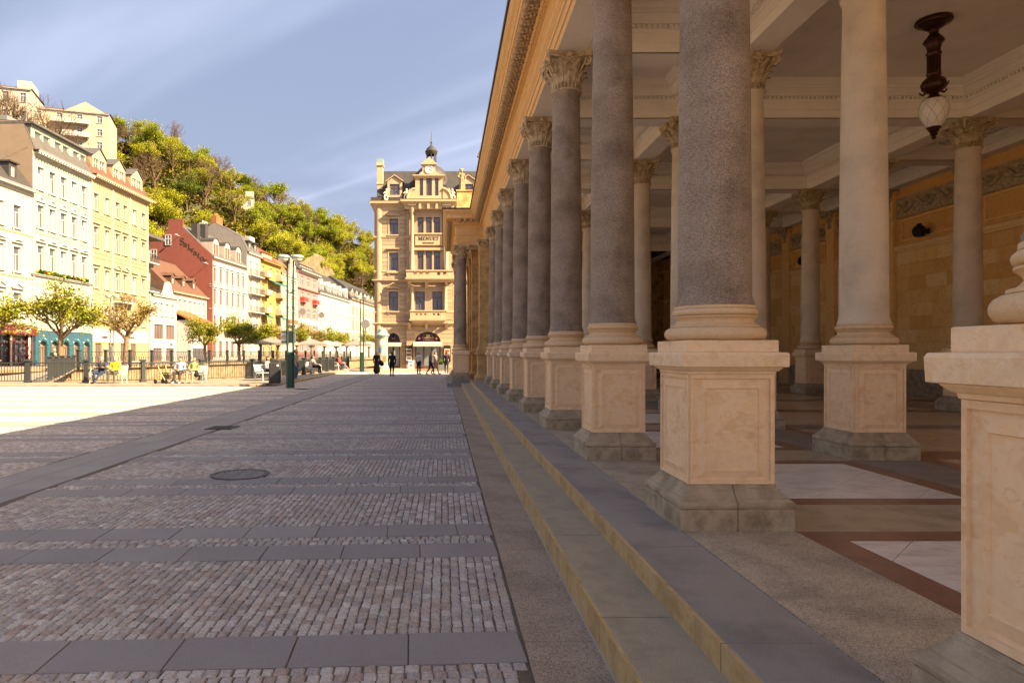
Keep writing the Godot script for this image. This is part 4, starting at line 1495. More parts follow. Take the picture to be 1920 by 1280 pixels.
func room(o: Node3D, x0: float, x1: float, y1: float, z: float, depth: float) -> void:
	# a shop room: back and side walls, floor and ceiling, with a counter
	var sh := Sh.new()
	var a := Vector3(x0, 0.02, z)
	var b := Vector3(x1, 0.02, z)
	var up := Vector3(0, y1, 0)
	var bk := Vector3(0, 0, -depth)
	sh.quad(a + bk, b + bk, b + bk + up, a + bk + up)
	sh.quad(a, a + bk, a + bk + up, a + up)
	sh.quad(b + bk, b, b + up, b + bk + up)
	sh.quad(a, b, b + bk, a + bk)
	sh.quad(a + bk + up, b + bk + up, b + up, a + up)
	part("shop_room", sh, M["room plaster"], o)
	sh = Sh.new()
	sh.bar(x0 + 0.2, x1 - 0.2, 0.03, 1.0, z - depth + 0.3, z - depth + 0.8)
	sh.bar(x0 + 0.1, x1 - 0.1, 1.0, 1.05, z - depth + 0.25, z - depth + 0.85)
	part("counter", sh, M["brown frame"], o)

func grid(w: float, cols: Array, rows: Array) -> Array:
	var out: Array = []
	for r in rows:
		for c in cols: out.append(Rect2(c - r[2] / 2.0, r[0], r[2], r[1] - r[0]))
	return out

func evenly(w: float, n: int, margin := 0.0) -> Array:
	var a: Array = []
	for i in n: a.append(margin + (w - 2 * margin) * (i + 0.5) / n)
	return a

func balcony(o: Node3D, x0: float, x1: float, y: float, out: float, slab: String, rail: String, solid := false) -> void:
	var sh := Sh.new()
	sh.bar(x0, x1, y - 0.16, y, 0.002, out)
	for x in [x0 + 0.25, x1 - 0.4]: sh.slab([Vector2(x, y - 0.162), Vector2(x, y - 0.55), Vector2(x + 0.15, y - 0.55), Vector2(x + 0.15, y - 0.162)], 0.002, out * 0.5)
	var b := part("balcony", sh, M[slab], o)
	var r := Sh.new()
	if solid:
		r.bar(x0, x1, y + 0.002, y + 0.9, out - 0.08, out - 0.001)
		for x in [x0, x1 - 0.08]: r.bar(x, x + 0.08, y + 0.002, y + 0.9, 0.003, out - 0.081)
	else:
		r.bar(x0, x1, y + 0.92, y + 0.97, out - 0.05, out - 0.01)
		r.bar(x0, x1, y + 0.10, y + 0.13, out - 0.04, out - 0.02)
		var n := int((x1 - x0) / 0.16)
		for i in n + 1: r.bar(x0 + (x1 - x0 - 0.02) * i / n, x0 + (x1 - x0 - 0.02) * i / n + 0.02, y + 0.002, y + 0.92, out - 0.04, out - 0.02)
		for x in [x0, x1 - 0.02]:
			r.bar(x, x + 0.02, y + 0.92, y + 0.97, 0.003, out - 0.05)
			for i in 5: r.bar(x, x + 0.02, y + 0.002, y + 0.92, out * i / 6.0 + 0.05, out * i / 6.0 + 0.07)
	inst("railing", r.mesh(), M[rail], b)


func make_row() -> void:
	rng.seed = 8
	var o: Node3D
	var w: float
	var holes: Array
	# --- cream house with a slate mansard, red shop front
	o = facade_node("cream_house", "cream house with a dark slate mansard over a dark red shop front", 46.0, 60.7)
	w = street_len(46.0, 60.7)
	var cols := [1.6, 3.8, 6.0, 8.2, 10.4, 12.6]
	holes = []
	for r in [[12.3, 14.3], [8.4, 10.6], [4.4, 6.5]]:
		for c in cols: holes.append(Rect2(c - 0.5, r[0], 1.0, r[1] - r[0]))
	body(o, w, 16.1, 12.0, holes, "cream")
	for i in holes.size():
		window(o, holes[i].get_center().x, holes[i].position.y, 1.0, holes[i].size.y, "white frame", "trim", ["", "arc", "tri"][i / 6], 0.0, "T", i % 2 == 0)
	cornice(o, w, 16.1, "trim", 0.6, false)
	band(o, w, 11.95, "warmtrim")
	band(o, w, 8.05, "warmtrim")
	band(o, w, 3.9, "trim", 0.16, 0.25)
	mansard(o, w, 16.1, 2.4, 1.6, 12.0, "slate", 0.5)
	for x in [4.9, 12.3]: dormer(o, x, 16.5, 1.0, 1.5, -0.15, 2.0, "flat", "slate", "slate", "white frame", 1)
	letters("SSI", 0.55, M["gilt"], o, Vector3(10.6, 7.35, 0.03), false)
	var sh := Sh.new()
	sh.bar(1.0, w - 0.3, 2.75, 3.55, 0.0, 0.7)
	for x in [4.0, 6.6, 9.2, 11.6, 13.9]: sh.bar(x - 0.28, x + 0.28, 0.0, 2.75, 0.0, 0.35)
	part("shop_front", sh, M["dark red paint"], o)
	for x in [5.3, 7.9, 10.4, 12.75]:
		var s := Sh.new()
		s.bar(x - 0.95, x + 0.95, 0.1, 2.6, 0.003, 0.06)
		part("shop_window", s, M["window glass"], o)
		s = Sh.new()
		s.bar(x - 0.03, x + 0.03, 0.1, 2.6, 0.06, 0.11)
		s.bar(x - 0.95, x + 0.95, 1.9, 2.0, 0.06, 0.11)
		s.bar(x - 0.95, x + 0.95, 0.02, 0.3, 0.06, 0.12)
		part("shop_window_frame", s, M["dark red paint"], o)
	for x in [11.3, 13.7]:
		var s := Sh.new()
		s.bar(x - 0.09, x + 0.09, 0.05, 2.72, 0.352, 0.42)
		part("white_pilaster", s, M["white paint"], o)
	for g in [[9.3, 1.9], [12.4, 2.1]]:
		var s := Sh.new()
		s.bar(g[0] - g[1] / 2, g[0] + g[1] / 2, 2.85, 3.45, 0.702, 0.74)
		part("sign_board", s, M["pink sign"], o)
	letters("BOULART", 0.42, M["white paint"], o, Vector3(12.4, 3.15, 0.76), false)
	# --- sage house with five bays, blue tiled ground floor
	o = facade_node("sage_house", "pale green house with white trim over a blue tiled arcade of arched shop openings", 60.7, 70.0)
	w = street_len(60.7, 70.0)
	cols = evenly(w, 5, 0.25)
	holes = grid(w, cols, [[16.5, 18.6, 0.95], [12.9, 15.0, 0.95], [8.9, 11.2, 0.95], [4.4, 6.2, 0.95]])
	var arches: Array = cols.map(func(c): return Rect2(c - 0.54, 0.02, 1.08, 2.36))
	body(o, w, 20.0, 12.0, holes + arches, "sage", "roughcast")
	room(o, 0.3, w - 0.3, 2.9, -0.22, 4.0)
	for i in holes.size():
		window(o, holes[i].get_center().x, holes[i].position.y, 0.95, holes[i].size.y, "white frame", "trim", ["", "", "arc", ""][i / 5], 0.0, "T", i % 3 == 0)
	for c in cols:
		var s := Sh.new()
		# round heads over the main floor, and a roundel between the upper rows
		for rr in [[0.84, 0.66, 0.14], [0.60, 0.46, 0.08]]:
			var pts: Array = []
			for i in 11:
				var a := PI * i / 10
				pts.append(Vector2(c + cos(a) * rr[0], 6.45 + sin(a) * rr[0]))
			for i in 11:
				var a := PI * (10 - i) / 10
				pts.append(Vector2(c + cos(a) * rr[1], 6.45 + sin(a) * rr[1]))
			s.slab(pts, -0.02, rr[2])
		part("round_head", s, M["trim"], o)
		s = Sh.new()
		for rr in [[0.46, 0.30]]:
			var pts: Array = []
			for i in 11:
				var a := PI * i / 10
				pts.append(Vector2(c + cos(a) * rr[0], 15.45 + sin(a) * rr[0]))
			for i in 11:
				var a := PI * (10 - i) / 10
				pts.append(Vector2(c + cos(a) * rr[1], 15.45 + sin(a) * rr[1]))
			s.slab(pts, -0.02, 0.12)
		s.bar(c - 0.62, c + 0.62, 15.32, 15.45, -0.02, 0.14)
		part("round_hood", s, M["trim"], o)
	cornice(o, w, 20.0, "trim", 0.7)
	band(o, w, 16.2, "trim")
	band(o, w, 12.5, "trim")
	band(o, w, 8.5, "trim", 0.3, 0.2)
	band(o, w, 7.75, "trim", 0.08, 0.15)
	band(o, w, 3.6, "trim", 0.2, 0.4)
	for x in [0.12, w - 0.12]:
		var s := Sh.new()
		s.bar(x - 0.12, x + 0.12, 3.6, 19.4, 0.0, 0.08)
		part("corner_strip", s, M["trim"], o)
	mansard(o, w, 20.0, 2.6, 0.9, 12.0, "grey roof", 0.4, "roughcast")
	sh = Sh.new()
	var ad: Array = []
	for i in 6: ad.append(Rect2(0.55 + (i / 2) * 3.0 + (i % 2) * 1.25, 20.5, 1.05, 1.45))
	part("attic_wall", wall_shape(w - 0.5, 20.02, 22.4, ad), M["sage"], o, Vector3(0.2, 0, -0.3))
	for r in ad: window(o, r.get_center().x + 0.2, r.position.y, 1.05, 1.45, "white frame", "", "", -0.3, "O")
	sh = Sh.new()
	sh.bar(0.0, w, 22.4, 22.6, -4.0, 0.1)
	sh.bar(0.15, 0.4, 20.0, 22.4, -4.0, -0.32)
	part("attic_roof", sh, M["grey roof"], o)
	sh = Sh.new()
	sh.bar(2.2, 3.9, 22.6, 24.0, -5.2, -4.0)
	part("chimney", sh, M["grey metal"], o)
	# tall party wall towards the lower neighbour
	sh = Sh.new()
	sh.tri(Vector3(-0.015, 15, -12), Vector3(-0.015, 20.2, -0.4), Vector3(-0.015, 24.5, -8.0))
	part("party_wall", sh, M["roughcast"], o)
	# flower boxes
	var pl := Sh.new()
	rng.seed = 3
	for i in 420:
		var p := Vector3(rng.randf_range(0.3, w - 0.8), 8.55 + rng.randf() * 0.32, rng.randf_range(0.1, 0.38))
		pl.col = Color(0.05, 0.10, 0.02) if rng.randf() < 0.75 else Color(0.7, 0.5, 0.03) if rng.randf() < 0.8 else Color(0.6, 0.08, 0.03)
		var b := Basis.from_euler(Vector3(rng.randf() * 6, rng.randf() * 6, 0)) * 0.10
		pl.quad(p - b.x - b.y, p + b.x - b.y, p + b.x + b.y, p - b.x + b.y)
	part("window_box_flowers", pl, M["leaf"], o, Vector3.ZERO, true)
	# arcade of the ground floor
	sh = Sh.new()
	var top := 3.15
	var arch_w := 1.05
	for i in 5:
		var c: float = cols[i]
		var l = (cols[i - 1] + c) / 2 if i > 0 else 0.0
		var r = (cols[i + 1] + c) / 2 if i < 4 else w
		var pts: Array = [Vector2(l, top), Vector2(l, 0), Vector2(c - arch_w / 2, 0)]
		for k in 11:
			var a := PI * (10 - k) / 10
			pts.append(Vector2(c + cos(a) * arch_w / 2, 1.75 + sin(a) * arch_w / 2))
		pts += [Vector2(c + arch_w / 2, 0), Vector2(r, 0), Vector2(r, top)]
		sh.slab(pts, 0.01, 0.30)
	part("tiled_arcade", sh, M["blue tile"], o)
	for i in 5:
		var c: float = cols[i]
		var s := Sh.new()
		for k in 9:
			for sd in [-1.0, 1.0]: s.chamfer(Vector3(c + sd * (arch_w / 2 + 0.11), 0.1 + k * 0.195, 0.30), Vector3(0.24, 0.185, 0.16), 0.05)
		for k in 9:
			var a := PI * (k + 0.5) / 9
			s.chamfer(Vector3(c + cos(a) * (arch_w / 2 + 0.11), 1.85 + sin(a) * (arch_w / 2 + 0.11), 0.30), Vector3(0.24, 0.20, 0.16), 0.05, Basis(Vector3.BACK, a))
		part("arch_ring", s, M["teal tile"], o)
		s = Sh.new()
		s.bar(c - 0.5, c + 0.5, 0.02, 2.3, -0.10, -0.09)
		part("shop_glass", s, M["clear glass"], o)
		s = Sh.new()
		s.bar(c - 0.45, c - 0.35, 0, 1.7, 0.01, 0.08)
		s.bar(c + 0.35, c + 0.45, 0, 1.7, 0.01, 0.08)
		s.bar(c - 0.45, c + 0.45, 1.7, 1.8, 0.01, 0.08)
		s.bar(c - 0.05, c + 0.05, 0, 1.7, 0.012, 0.07)
		part("door_frame", s, M["rust frame"], o)
	# --- yellow house with three gabled dormers
	o = facade_node("yellow_house", "yellow house with three gabled attic dormers in a red brown mansard", 70.0, 82.7)
	w = street_len(70.0, 82.7)
	cols = [1.1, 3.3, 5.45, 7.15, 9.35, 11.5]
	holes = grid(w, cols, [[16.6, 18.4, 0.95], [12.6, 14.8, 0.95], [8.2, 10.3, 0.95], [4.4, 6.1, 0.95]])
	for c in [1.6, 4.2, 6.8, 9.1]: holes.append(Rect2(c - 0.65, 0.1, 1.3, 2.1))
	body(o, w, 20.3, 12.0, holes, "yolk", "palehoney")
	for i in holes.size():
		if i < 24: window(o, holes[i].get_center().x, holes[i].position.y, 0.95, holes[i].size.y, "white frame", "warmtrim", "tri" if i == 14 or i == 15 else "flat" if i / 6 in [1, 2] else "", 0.0, "T", i % 3 == 1)
		else: window(o, holes[i].get_center().x, 0.1, 1.3, 2.1, "rust frame", "", "", 0.0, "I")
	cornice(o, w, 20.3, "warmtrim", 0.8, true, 5.0)
	for y in [16.2, 15.9, 12.1, 11.6, 7.7]: band(o, w, y, "warmtrim")
	band(o, w, 3.9, "trim", 0.14, 0.2)
	sh = Sh.new()
	sh.bar(0.0, w, -0.2, 0.1, 0.001, 0.05)
	sh.bar(0.0, w, 2.3, 3.7, 0.001, 0.05)
	part("shop_fascia", sh, M["white"], o)
	for x in [0.2, 4.4, 8.25, w - 0.2]:
		var s := Sh.new()
		s.bar(x - 0.2, x + 0.2, 3.95, 19.7, 0.0, 0.07)
		part("pilaster_strip", s, M["warmtrim"], o)
	balcony(o, 4.6, 8.1, 7.0, 0.9, "trim", "iron")
	mansard(o, w, 20.3, 2.5, 1.1, 12.0, "brown roof", 0.8, "palehoney")
	for x in [2.2, 6.3, 10.4]: dormer(o, x, 20.55, 2.7, 2.0, -0.25, 3.0, "gable", "palehoney", "grey roof", "white frame", 2)
	letters("TOMMY", 0.4, M["ink"], o, Vector3(2.6, 2.85, 0.07), false)
	letters("FASHION", 0.36, M["ink"], o, Vector3(8.4, 2.9, 0.07), false)
	# --- narrow recessed house with balconies
	o = facade_node("balcony_house", "narrow cream house with dark balconies set back beside the yellow house", 82.7, 86.6, 1.6)
	w = street_len(82.7, 86.6)
	holes = grid(w, [1.9], [[12.9, 15.0, 1.5], [9.2, 11.4, 1.5], [5.4, 7.6, 1.5]])
	body(o, w, 15.9, 10.0, holes, "cream")
	for r in holes: window(o, r.get_center().x, r.position.y, 1.5, r.size.y, "brown frame", "", "", 0.0, "I")
	for y in [12.8, 9.1, 5.3]: balcony(o, 0.4, w - 0.1, y, 1.3, "trim", "iron")
	sh = Sh.new()
	sh.bar(-0.2, w + 0.8, 15.9, 16.3, -10.0, 1.6)
	part("roof", sh, M["grey roof"], o)
	# --- low white house with a curved gable
	o = facade_node("low_white_house", "low white house with a small curved gable above big ground floor windows", 82.8, 90.2, -0.3)
	w = street_len(82.8, 90.2)
	holes = grid(w, [1.3, 2.9, 4.5, 6.1], [[6.0, 7.6, 0.75]]) + [Rect2(0.9, 2.9, 2.6, 1.9), Rect2(4.2, 2.9, 2.6, 1.9), Rect2(0.7, 0.0, 2.4, 1.7), Rect2(4.2, 0.0, 2.4, 1.7)]
	body(o, w, 8.6, 9.0, holes, "white")
	for i in holes.size(): window(o, holes[i].get_center().x, holes[i].position.y, holes[i].size.x, holes[i].size.y, "white frame" if i < 4 else "rust frame", "trim" if i < 4 else "", "", 0.0, "T" if i < 4 else "III")
	cornice(o, w, 8.6, "trim", 0.4, false)
	band(o, w, 5.3, "trim")
	sh = Sh.new()
	sh.slab([Vector2(3.2, 8.6), Vector2(6.6, 8.6), Vector2(6.5, 8.95), Vector2(6.1, 9.05), Vector2(5.75, 9.7), Vector2(5.45, 10.35), Vector2(4.9, 10.6), Vector2(4.35, 10.35), Vector2(4.05, 9.7), Vector2(3.7, 9.05), Vector2(3.3, 8.95)], -0.3, 0.1)
	part("curved_gable", sh, M["white"], o)
	mansard(o, w, 8.6, 1.6, 3.5, 9.0, "grey roof", 0.3)
	sh = Sh.new()
	sh.bar(0.6, 3.2, 1.8, 2.7, 0.001, 0.08)
	sh.bar(4.1, 6.8, 1.8, 2.7, 0.001, 0.08)
	part("shop_fascia", sh, M["white paint"], o)
	letters("BAR", 0.5, M["ink"], o, Vector3(5.5, 2.25, 0.1), false)
	# --- white annex with an orange lean-to roof
	o = facade_node("annex", "small white annex with an orange tiled lean-to roof and a row of brown windows", 90.3, 96.0, -2.2)
	w = street_len(90.3, 96.0)
	holes = [Rect2(0.8, 3.6, 3.4, 0.9), Rect2(0.6, 0.0, 4.0, 1.7)]
	body(o, w, 5.6, 6.0, holes, "white")
	window(o, 2.5, 3.6, 3.4, 0.9, "rust frame", "", "", 0.0, "III")
	window(o, 2.6, 0.0, 4.0, 1.7, "brown frame", "", "", 0.0, "III")
	sh = Sh.new()
	sh.slab([Vector2(-0.6, 5.55), Vector2(6.0, 8.6), Vector2(6.0, 8.4), Vector2(-0.6, 5.30)], -0.3, w + 0.3)
	part("roof", sh, M["orange roof"], o).rotation.y = PI / 2
	# --- long house with a brown tiled roof and three small dormers
	o = facade_node("long_house", "low cream house with a broad brown tiled roof and three small dormers", 90.3, 102.9, 0.6)
	w = street_len(90.3, 102.9)
	cols = evenly(w, 7, 0.4)
	holes = grid(w, cols, [[7.0, 8.7, 0.95], [3.4, 5.2, 0.95]])
	body(o, w, 9.6, 10.0, holes, "cream")
	for i in holes.size(): window(o, holes[i].get_center().x, holes[i].position.y, 0.95, holes[i].size.y, "white frame", "trim", "", 0.0, "G")
	cornice(o, w, 9.7, "warmtrim", 0.5, false)
	band(o, w, 6.3, "trim", 0.05, 0.1)
	mansard(o, w, 9.7, 5.2, 5.0, 10.0, "brown roof", 0.02, "brown roof")
	for x in [2.4, 6.0, 9.6]: dormer(o, x, 10.6, 1.1, 1.35, -0.75, 3.4, "gable", "brown roof", "brown roof", "white frame", 1)
	# --- house with the red gable wall and its name on it
	o = facade_node("red_gable_house", "pale house with a tall dull red gable wall that bears its name in dark letters", 103.0, 116.9)
	w = street_len(103.0, 116.9)
	cols = [1.3, 3.5, 5.9, 8.0, 10.3, 12.4]
	holes = grid(w, cols, [[12.4, 14.6, 0.85], [8.8, 11.2, 0.85], [4.7, 7.0, 0.85], [0.4, 3.0, 1.1]])
	body(o, w, 16.3, 11.0, holes, "blush", "rose")
	for i in holes.size(): window(o, holes[i].get_center().x, holes[i].position.y, holes[i].size.x, holes[i].size.y, "rust frame", "trim" if i < 18 else "", "flat" if i < 12 else "", 0.0, "T")
	cornice(o, w, 16.3, "trim", 0.6, false)
	for y in [11.95, 11.6, 8.1]: band(o, w, y, "trim")
	balcony(o, 4.6, 13.2, 4.65, 1.2, "trim", "iron")
	mansard(o, w, 16.3, 5.0, 5.0, 11.0, "grey roof", 0.3, "rose")
	for x in [2.3, 6.6, 11.0]: dormer(o, x, 16.45, 2.1, 2.3, -0.25, 2.6, "round", "blush", "slate", "rust frame", 2)
	sh = Sh.new()
	# the gable: seen from the square it rises in a step and falls in a curve behind
	sh.slab([Vector2(0.25, -0.4), Vector2(0.25, 16.5), Vector2(-4.6, 20.6), Vector2(-4.6, 22.2), Vector2(-7.0, 22.2), Vector2(-7.0, 20.8), Vector2(-7.6, 19.9), Vector2(-8.6, 19.3), Vector2(-9.8, 19.0), Vector2(-11.3, 18.9), Vector2(-11.3, -0.4)], -0.2, 0.03)
	var gab := part("gable_wall", sh, M["rose"], o)
	gab.rotation.y = -PI / 2
	var word := "Salvator"
	for i in word.length():
		var t := i / 7.0
		var l := letters(word[i], 1.5 if i == 0 else 1.15, M["ink"], o, Vector3(-0.05, 18.6 - 3.1 * t, -4.7 + 3.8 * t), true, -PI / 2, 0.0)
		l.rotation = Vector3(0, -PI / 2, 0)
	for p in [[-7.0, 18.9], [-9.4, 16.6]]:
		var f := Sh.new()
		f.bar(-0.45, 0.45, -0.05, 1.5, 0.0, 0.03)
		var n := part("gable_window", f, M["window glass"], o, Vector3(-0.06, p[1] - 0.7, p[0]))
		n.rotation.y = -PI / 2
		f = Sh.new()
		for x in [-0.5, -0.04, 0.42]: f.bar(x, x + 0.08, -0.1, 1.55, 0.03, 0.08)
		for y in [-0.1, 0.85, 1.5]: f.bar(-0.5, 0.5, y, y + 0.08, 0.031, 0.079)
		inst("window_frame", f.mesh(), M["white frame"], n)
	for p in [[-5.2, 19.5], [-0.45, 15.0]]:
		var f := Sh.new()
		f.tube([Vector3(0, 0, 0), Vector3(0, 0.1, 0.9)], [0.035], 6)
		f.box(Vector3(0, 0.1, 0.95), Vector3(0.3, 0.12, 0.25))
		var n := part("wall_lamp", f, M["white paint"], o, Vector3(-0.05, p[1], p[0]))
		n.rotation.y = -PI / 2
	for p in [[1.4, 20.6, -3.2, 1.7], [4.6, 20.9, -3.4, 1.9]]:
		sh = Sh.new()
		sh.bar(p[0] - 0.5, p[0] + 0.5, p[1] - 2.0, p[1] + p[3] - 0.6, p[2] - 0.5, p[2] + 0.5)
		part("chimney", sh, M["slate"], o)
	# --- tall blush house with iron balconies
	o = facade_node("iron_balcony_house", "tall pale house with three rows of iron balconies and a grey side wall", 117.0, 123.2)
	w = street_len(117.0, 123.2)
	holes = grid(w, [1.7, 4.6], [[15.2, 17.6, 1.0], [11.9, 14.3, 1.0], [8.6, 11.0, 1.0], [5.3, 7.7, 1.0]])
	body(o, w, 19.1, 12.0, holes, "blush", "grey")
	for r in holes: window(o, r.get_center().x, r.position.y, 1.0, r.size.y, "white frame", "trim", "", 0.0, "X")
	for y in [15.1, 11.8, 8.5, 5.2]: balcony(o, 0.5, w - 0.2, y, 1.0, "trim", "iron")
	cornice(o, w, 19.1, "trim", 0.5, false)
	mansard(o, w, 19.1, 2.8, 1.2, 12.0, "grey roof", 2.6, "grey")
	for x in [1.8, 4.4]: dormer(o, x, 19.3, 1.3, 1.9, -0.2, 2.0, "flat", "slate", "slate", "white frame", 1)
	for p in [[-6.2, 23.0, 26.2], [-8.5, 22.0, 25.0]]:
		sh = Sh.new()
		sh.bar(0.05, 2.6, p[1], p[2] - 0.5, p[0] - 0.5, p[0] + 0.5)
		for i in 5: sh.lathe([Vector2(0.14, p[2] - 0.5), Vector2(0.11, p[2]), Vector2(0.0, p[2])], 6, Vector3(0.4 + i * 0.45, 0, p[0]))
		part("chimney_stack", sh, M["orange roof" if p[0] > -7 else "blush"], o)
	# --- golden house with red roof and green awnings
	o = facade_node("golden_house", "golden yellow house with a red roof, solid balconies and dark green awnings", 123.3, 134.0)
	w = street_len(123.3, 134.0)
	cols = [1.4, 5.3, 8.9]
	holes = grid(w, cols, [[15.6, 17.6, 1.5], [12.2, 14.2, 1.5], [8.8, 10.8, 1.5], [5.4, 7.4, 1.5], [0.3, 3.4, 2.2]])
	body(o, w, 18.6, 12.0, holes, "gold")
	for i in holes.size(): window(o, holes[i].get_center().x, holes[i].position.y, holes[i].size.x, holes[i].size.y, "white frame", "", "", 0.0, "X")
	for y in [15.5, 12.1, 8.7, 5.3]:
		balcony(o, 0.2, 3.0, y, 1.3, "gold", "warmtrim", true)
		balcony(o, 7.9, 10.5, y, 1.3, "gold", "warmtrim", true)
	for p in [[3.4, 10.6, 15.35], [0.0, 3.2, 8.6], [7.7, 10.7, 8.6]]:
		sh = Sh.new()
		sh.slab([Vector2(0.0, p[2]), Vector2(1.5, p[2] - 0.7), Vector2(1.5, p[2] - 0.95), Vector2(1.46, p[2] - 0.95), Vector2(1.46, p[2] - 0.74), Vector2(0.0, p[2] - 0.05)].map(func(q): return Vector2(-q.x, q.y)), p[0], p[1])
		part("awning", sh, M["awning green"], o).rotation.y = PI / 2
	cornice(o, w, 18.7, "gold", 0.7, false)
	mansard(o, w, 18.7, 3.2, 3.4, 12.0, "red roof", 1.4)
	dormer(o, 5.2, 19.2, 5.0, 1.2, -0.7, 3.0, "flat", "cream", "red roof", "white frame", 4)
	sh = Sh.new()
	sh.bar(6.2, 8.6, 21.5, 24.2, -5.6, -4.6)
	part("chimney", sh, M["white"], o)
	# --- cream house with an orange gabled roof
	o = facade_node("gabled_cream_house", "slim cream house with an ornate stepped gable and orange roof beside the pink house", 134.1, 144.8)
	w = street_len(134.1, 144.8)
	cols = evenly(w, 4, 0.3)
	holes = grid(w, cols, [[14.0, 16.2, 1.1], [10.6, 12.8, 1.1], [7.2, 9.4, 1.1], [3.9, 6.0, 1.1]])
	body(o, w, 17.3, 12.0, holes, "cream")
	for r in holes: window(o, r.get_center().x, r.position.y, 1.1, r.size.y, "white frame", "trim", "flat", 0.0, "X")
	cornice(o, w, 17.4, "trim", 0.4, false)
	sh = Sh.new()
	sh.slab([Vector2(5.0, 17.3), Vector2(10.0, 17.3), Vector2(10.0, 18.6), Vector2(9.2, 18.6), Vector2(9.2, 20.0), Vector2(8.4, 20.0), Vector2(8.2, 21.2), Vector2(7.5, 22.2), Vector2(6.8, 21.2), Vector2(6.6, 20.0), Vector2(5.8, 20.0), Vector2(5.8, 18.6), Vector2(5.0, 18.6)], -0.4, 0.1)
	part("stepped_gable", sh, M["cream"], o)
	mansard(o, w, 17.4, 3.6, 3.5, 12.0, "orange roof", 1.2)
	balcony(o, 3.0, 8.0, 7.1, 1.0, "trim", "rust frame", true)
	# --- pink house
	o = facade_node("pink_house", "pink house of six floors with red balcony boxes and wide white windows", 144.9, 160.0)
	w = street_len(144.9, 160.0)
	cols = [2.9, 7.6, 12.3]
	holes = grid(w, cols, [[16.3, 18.4, 2.4], [12.7, 14.8, 2.4], [9.0, 11.0, 2.6], [5.3, 7.2, 2.6], [1.4, 3.6, 2.6]])
	body(o, w, 19.5, 12.0, holes, "pink")
	for r in holes: window(o, r.get_center().x, r.position.y, r.size.x, r.size.y, "white frame", "", "", 0.0, "X")
	cornice(o, w, 19.6, "trim", 1.0, false)
	band(o, w, 15.6, "pink", 0.5, 0.3)
	sh = Sh.new()
	sh.bar(0.3, w - 0.3, 7.6, 8.7, 0.001, 0.06)
	sh.bar(0.3, w - 0.3, 3.9, 5.0, 0.001, 0.06)
	part("fascia", sh, M["trim"], o)
	for x in [1.4, 10.4]: balcony(o, x, x + 2.8, 12.6, 1.0, "pink", "red paint", true)
	mansard(o, w, 19.6, 2.0, 1.4, 12.0, "slate", 0.6)
	dormer(o, 7.5, 19.7, 9.0, 1.3, -0.5, 3.0, "flat", "white", "slate", "white frame", 5)
	for y in [8.0, 10.2]:
		sh = Sh.new()
		sh.lathe([Vector2(0, -0.06), Vector2(0.75, -0.06), Vector2(0.75, 0.06), Vector2(0, 0.06)], 20)
		var dsc := part("round_sign", sh, M["grey metal"], o, Vector3(0.5 if y > 9 else w - 0.3, 10.2, 0.9))
		dsc.rotation = Vector3(0, 0, PI / 2)
	# --- long white house with white dormers
	o = facade_node("white_house", "long white house with slim arched windows and a row of white dormers on slate", 160.1, 191.0)
	w = street_len(160.1, 191.0)
	cols = [2.0, 5.0, 10.6, 16.0, 21.4, 27.0, 29.7]
	holes = grid(w, cols, [[12.0, 14.0, 1.1], [7.6, 10.4, 1.2], [4.4, 6.0, 1.2]])
	body(o, w, 15.9, 12.0, holes, "white")
	for i in holes.size(): window(o, holes[i].get_center().x, holes[i].position.y, holes[i].size.x, holes[i].size.y, "white frame", "trim", "arc" if i / 7 == 1 else "", 0.0, "T")
	cornice(o, w, 15.9, "trim", 0.6)
	for y in [11.5, 6.8]: band(o, w, y, "trim", 0.2, 0.3)
	mansard(o, w, 15.9, 3.4, 1.8, 12.0, "slate", 3.6, "slate")
	for x in [3.6, 10.6, 16.0, 21.4, 28.2]: dormer(o, x, 16.0, 2.8, 2.4, -0.2, 3.0, "round", "white", "white", "white frame", 1)
	# --- house with brown shuttered windows
	o = facade_node("brown_window_house", "cream house with pairs of tall brown windows and small pointed dormers", 191.2, 232.0)
	w = street_len(191.2, 232.0)
	cols = []
	for i in 7:
		cols.append(3.0 + i * 5.6)
		cols.append(4.7 + i * 5.6)
	holes = grid(w, cols, [[12.2, 15.0, 1.15], [7.6, 10.8, 1.15], [3.4, 6.4, 1.15]])
	body(o, w, 16.9, 12.0, holes, "cream", "rose")
	for r in holes: window(o, r.get_center().x, r.position.y, 1.15, r.size.y, "rust frame", "", "", 0.0, "T")
	cornice(o, w, 17.0, "warmtrim", 0.7, false)
	for y in [11.6, 7.0]: band(o, w, y, "warmtrim", 0.2, 0.3)
	mansard(o, w, 17.0, 3.6, 1.6, 12.0, "slate", 3.0, "slate")
	for i in 7: dormer(o, 3.85 + i * 5.6, 17.1, 2.6, 2.3, -0.2, 3.0, "gable", "cream", "slate", "rust frame", 2)


# ---- corner house at the end of the square ---------------------------------------------------------------------------
const CS := 65.0 / 1230.0

func cx(px: float) -> float: return (px - 704.0) * CS
func cyy(py: float) -> float: return (660.0 - py) * CS + EYE

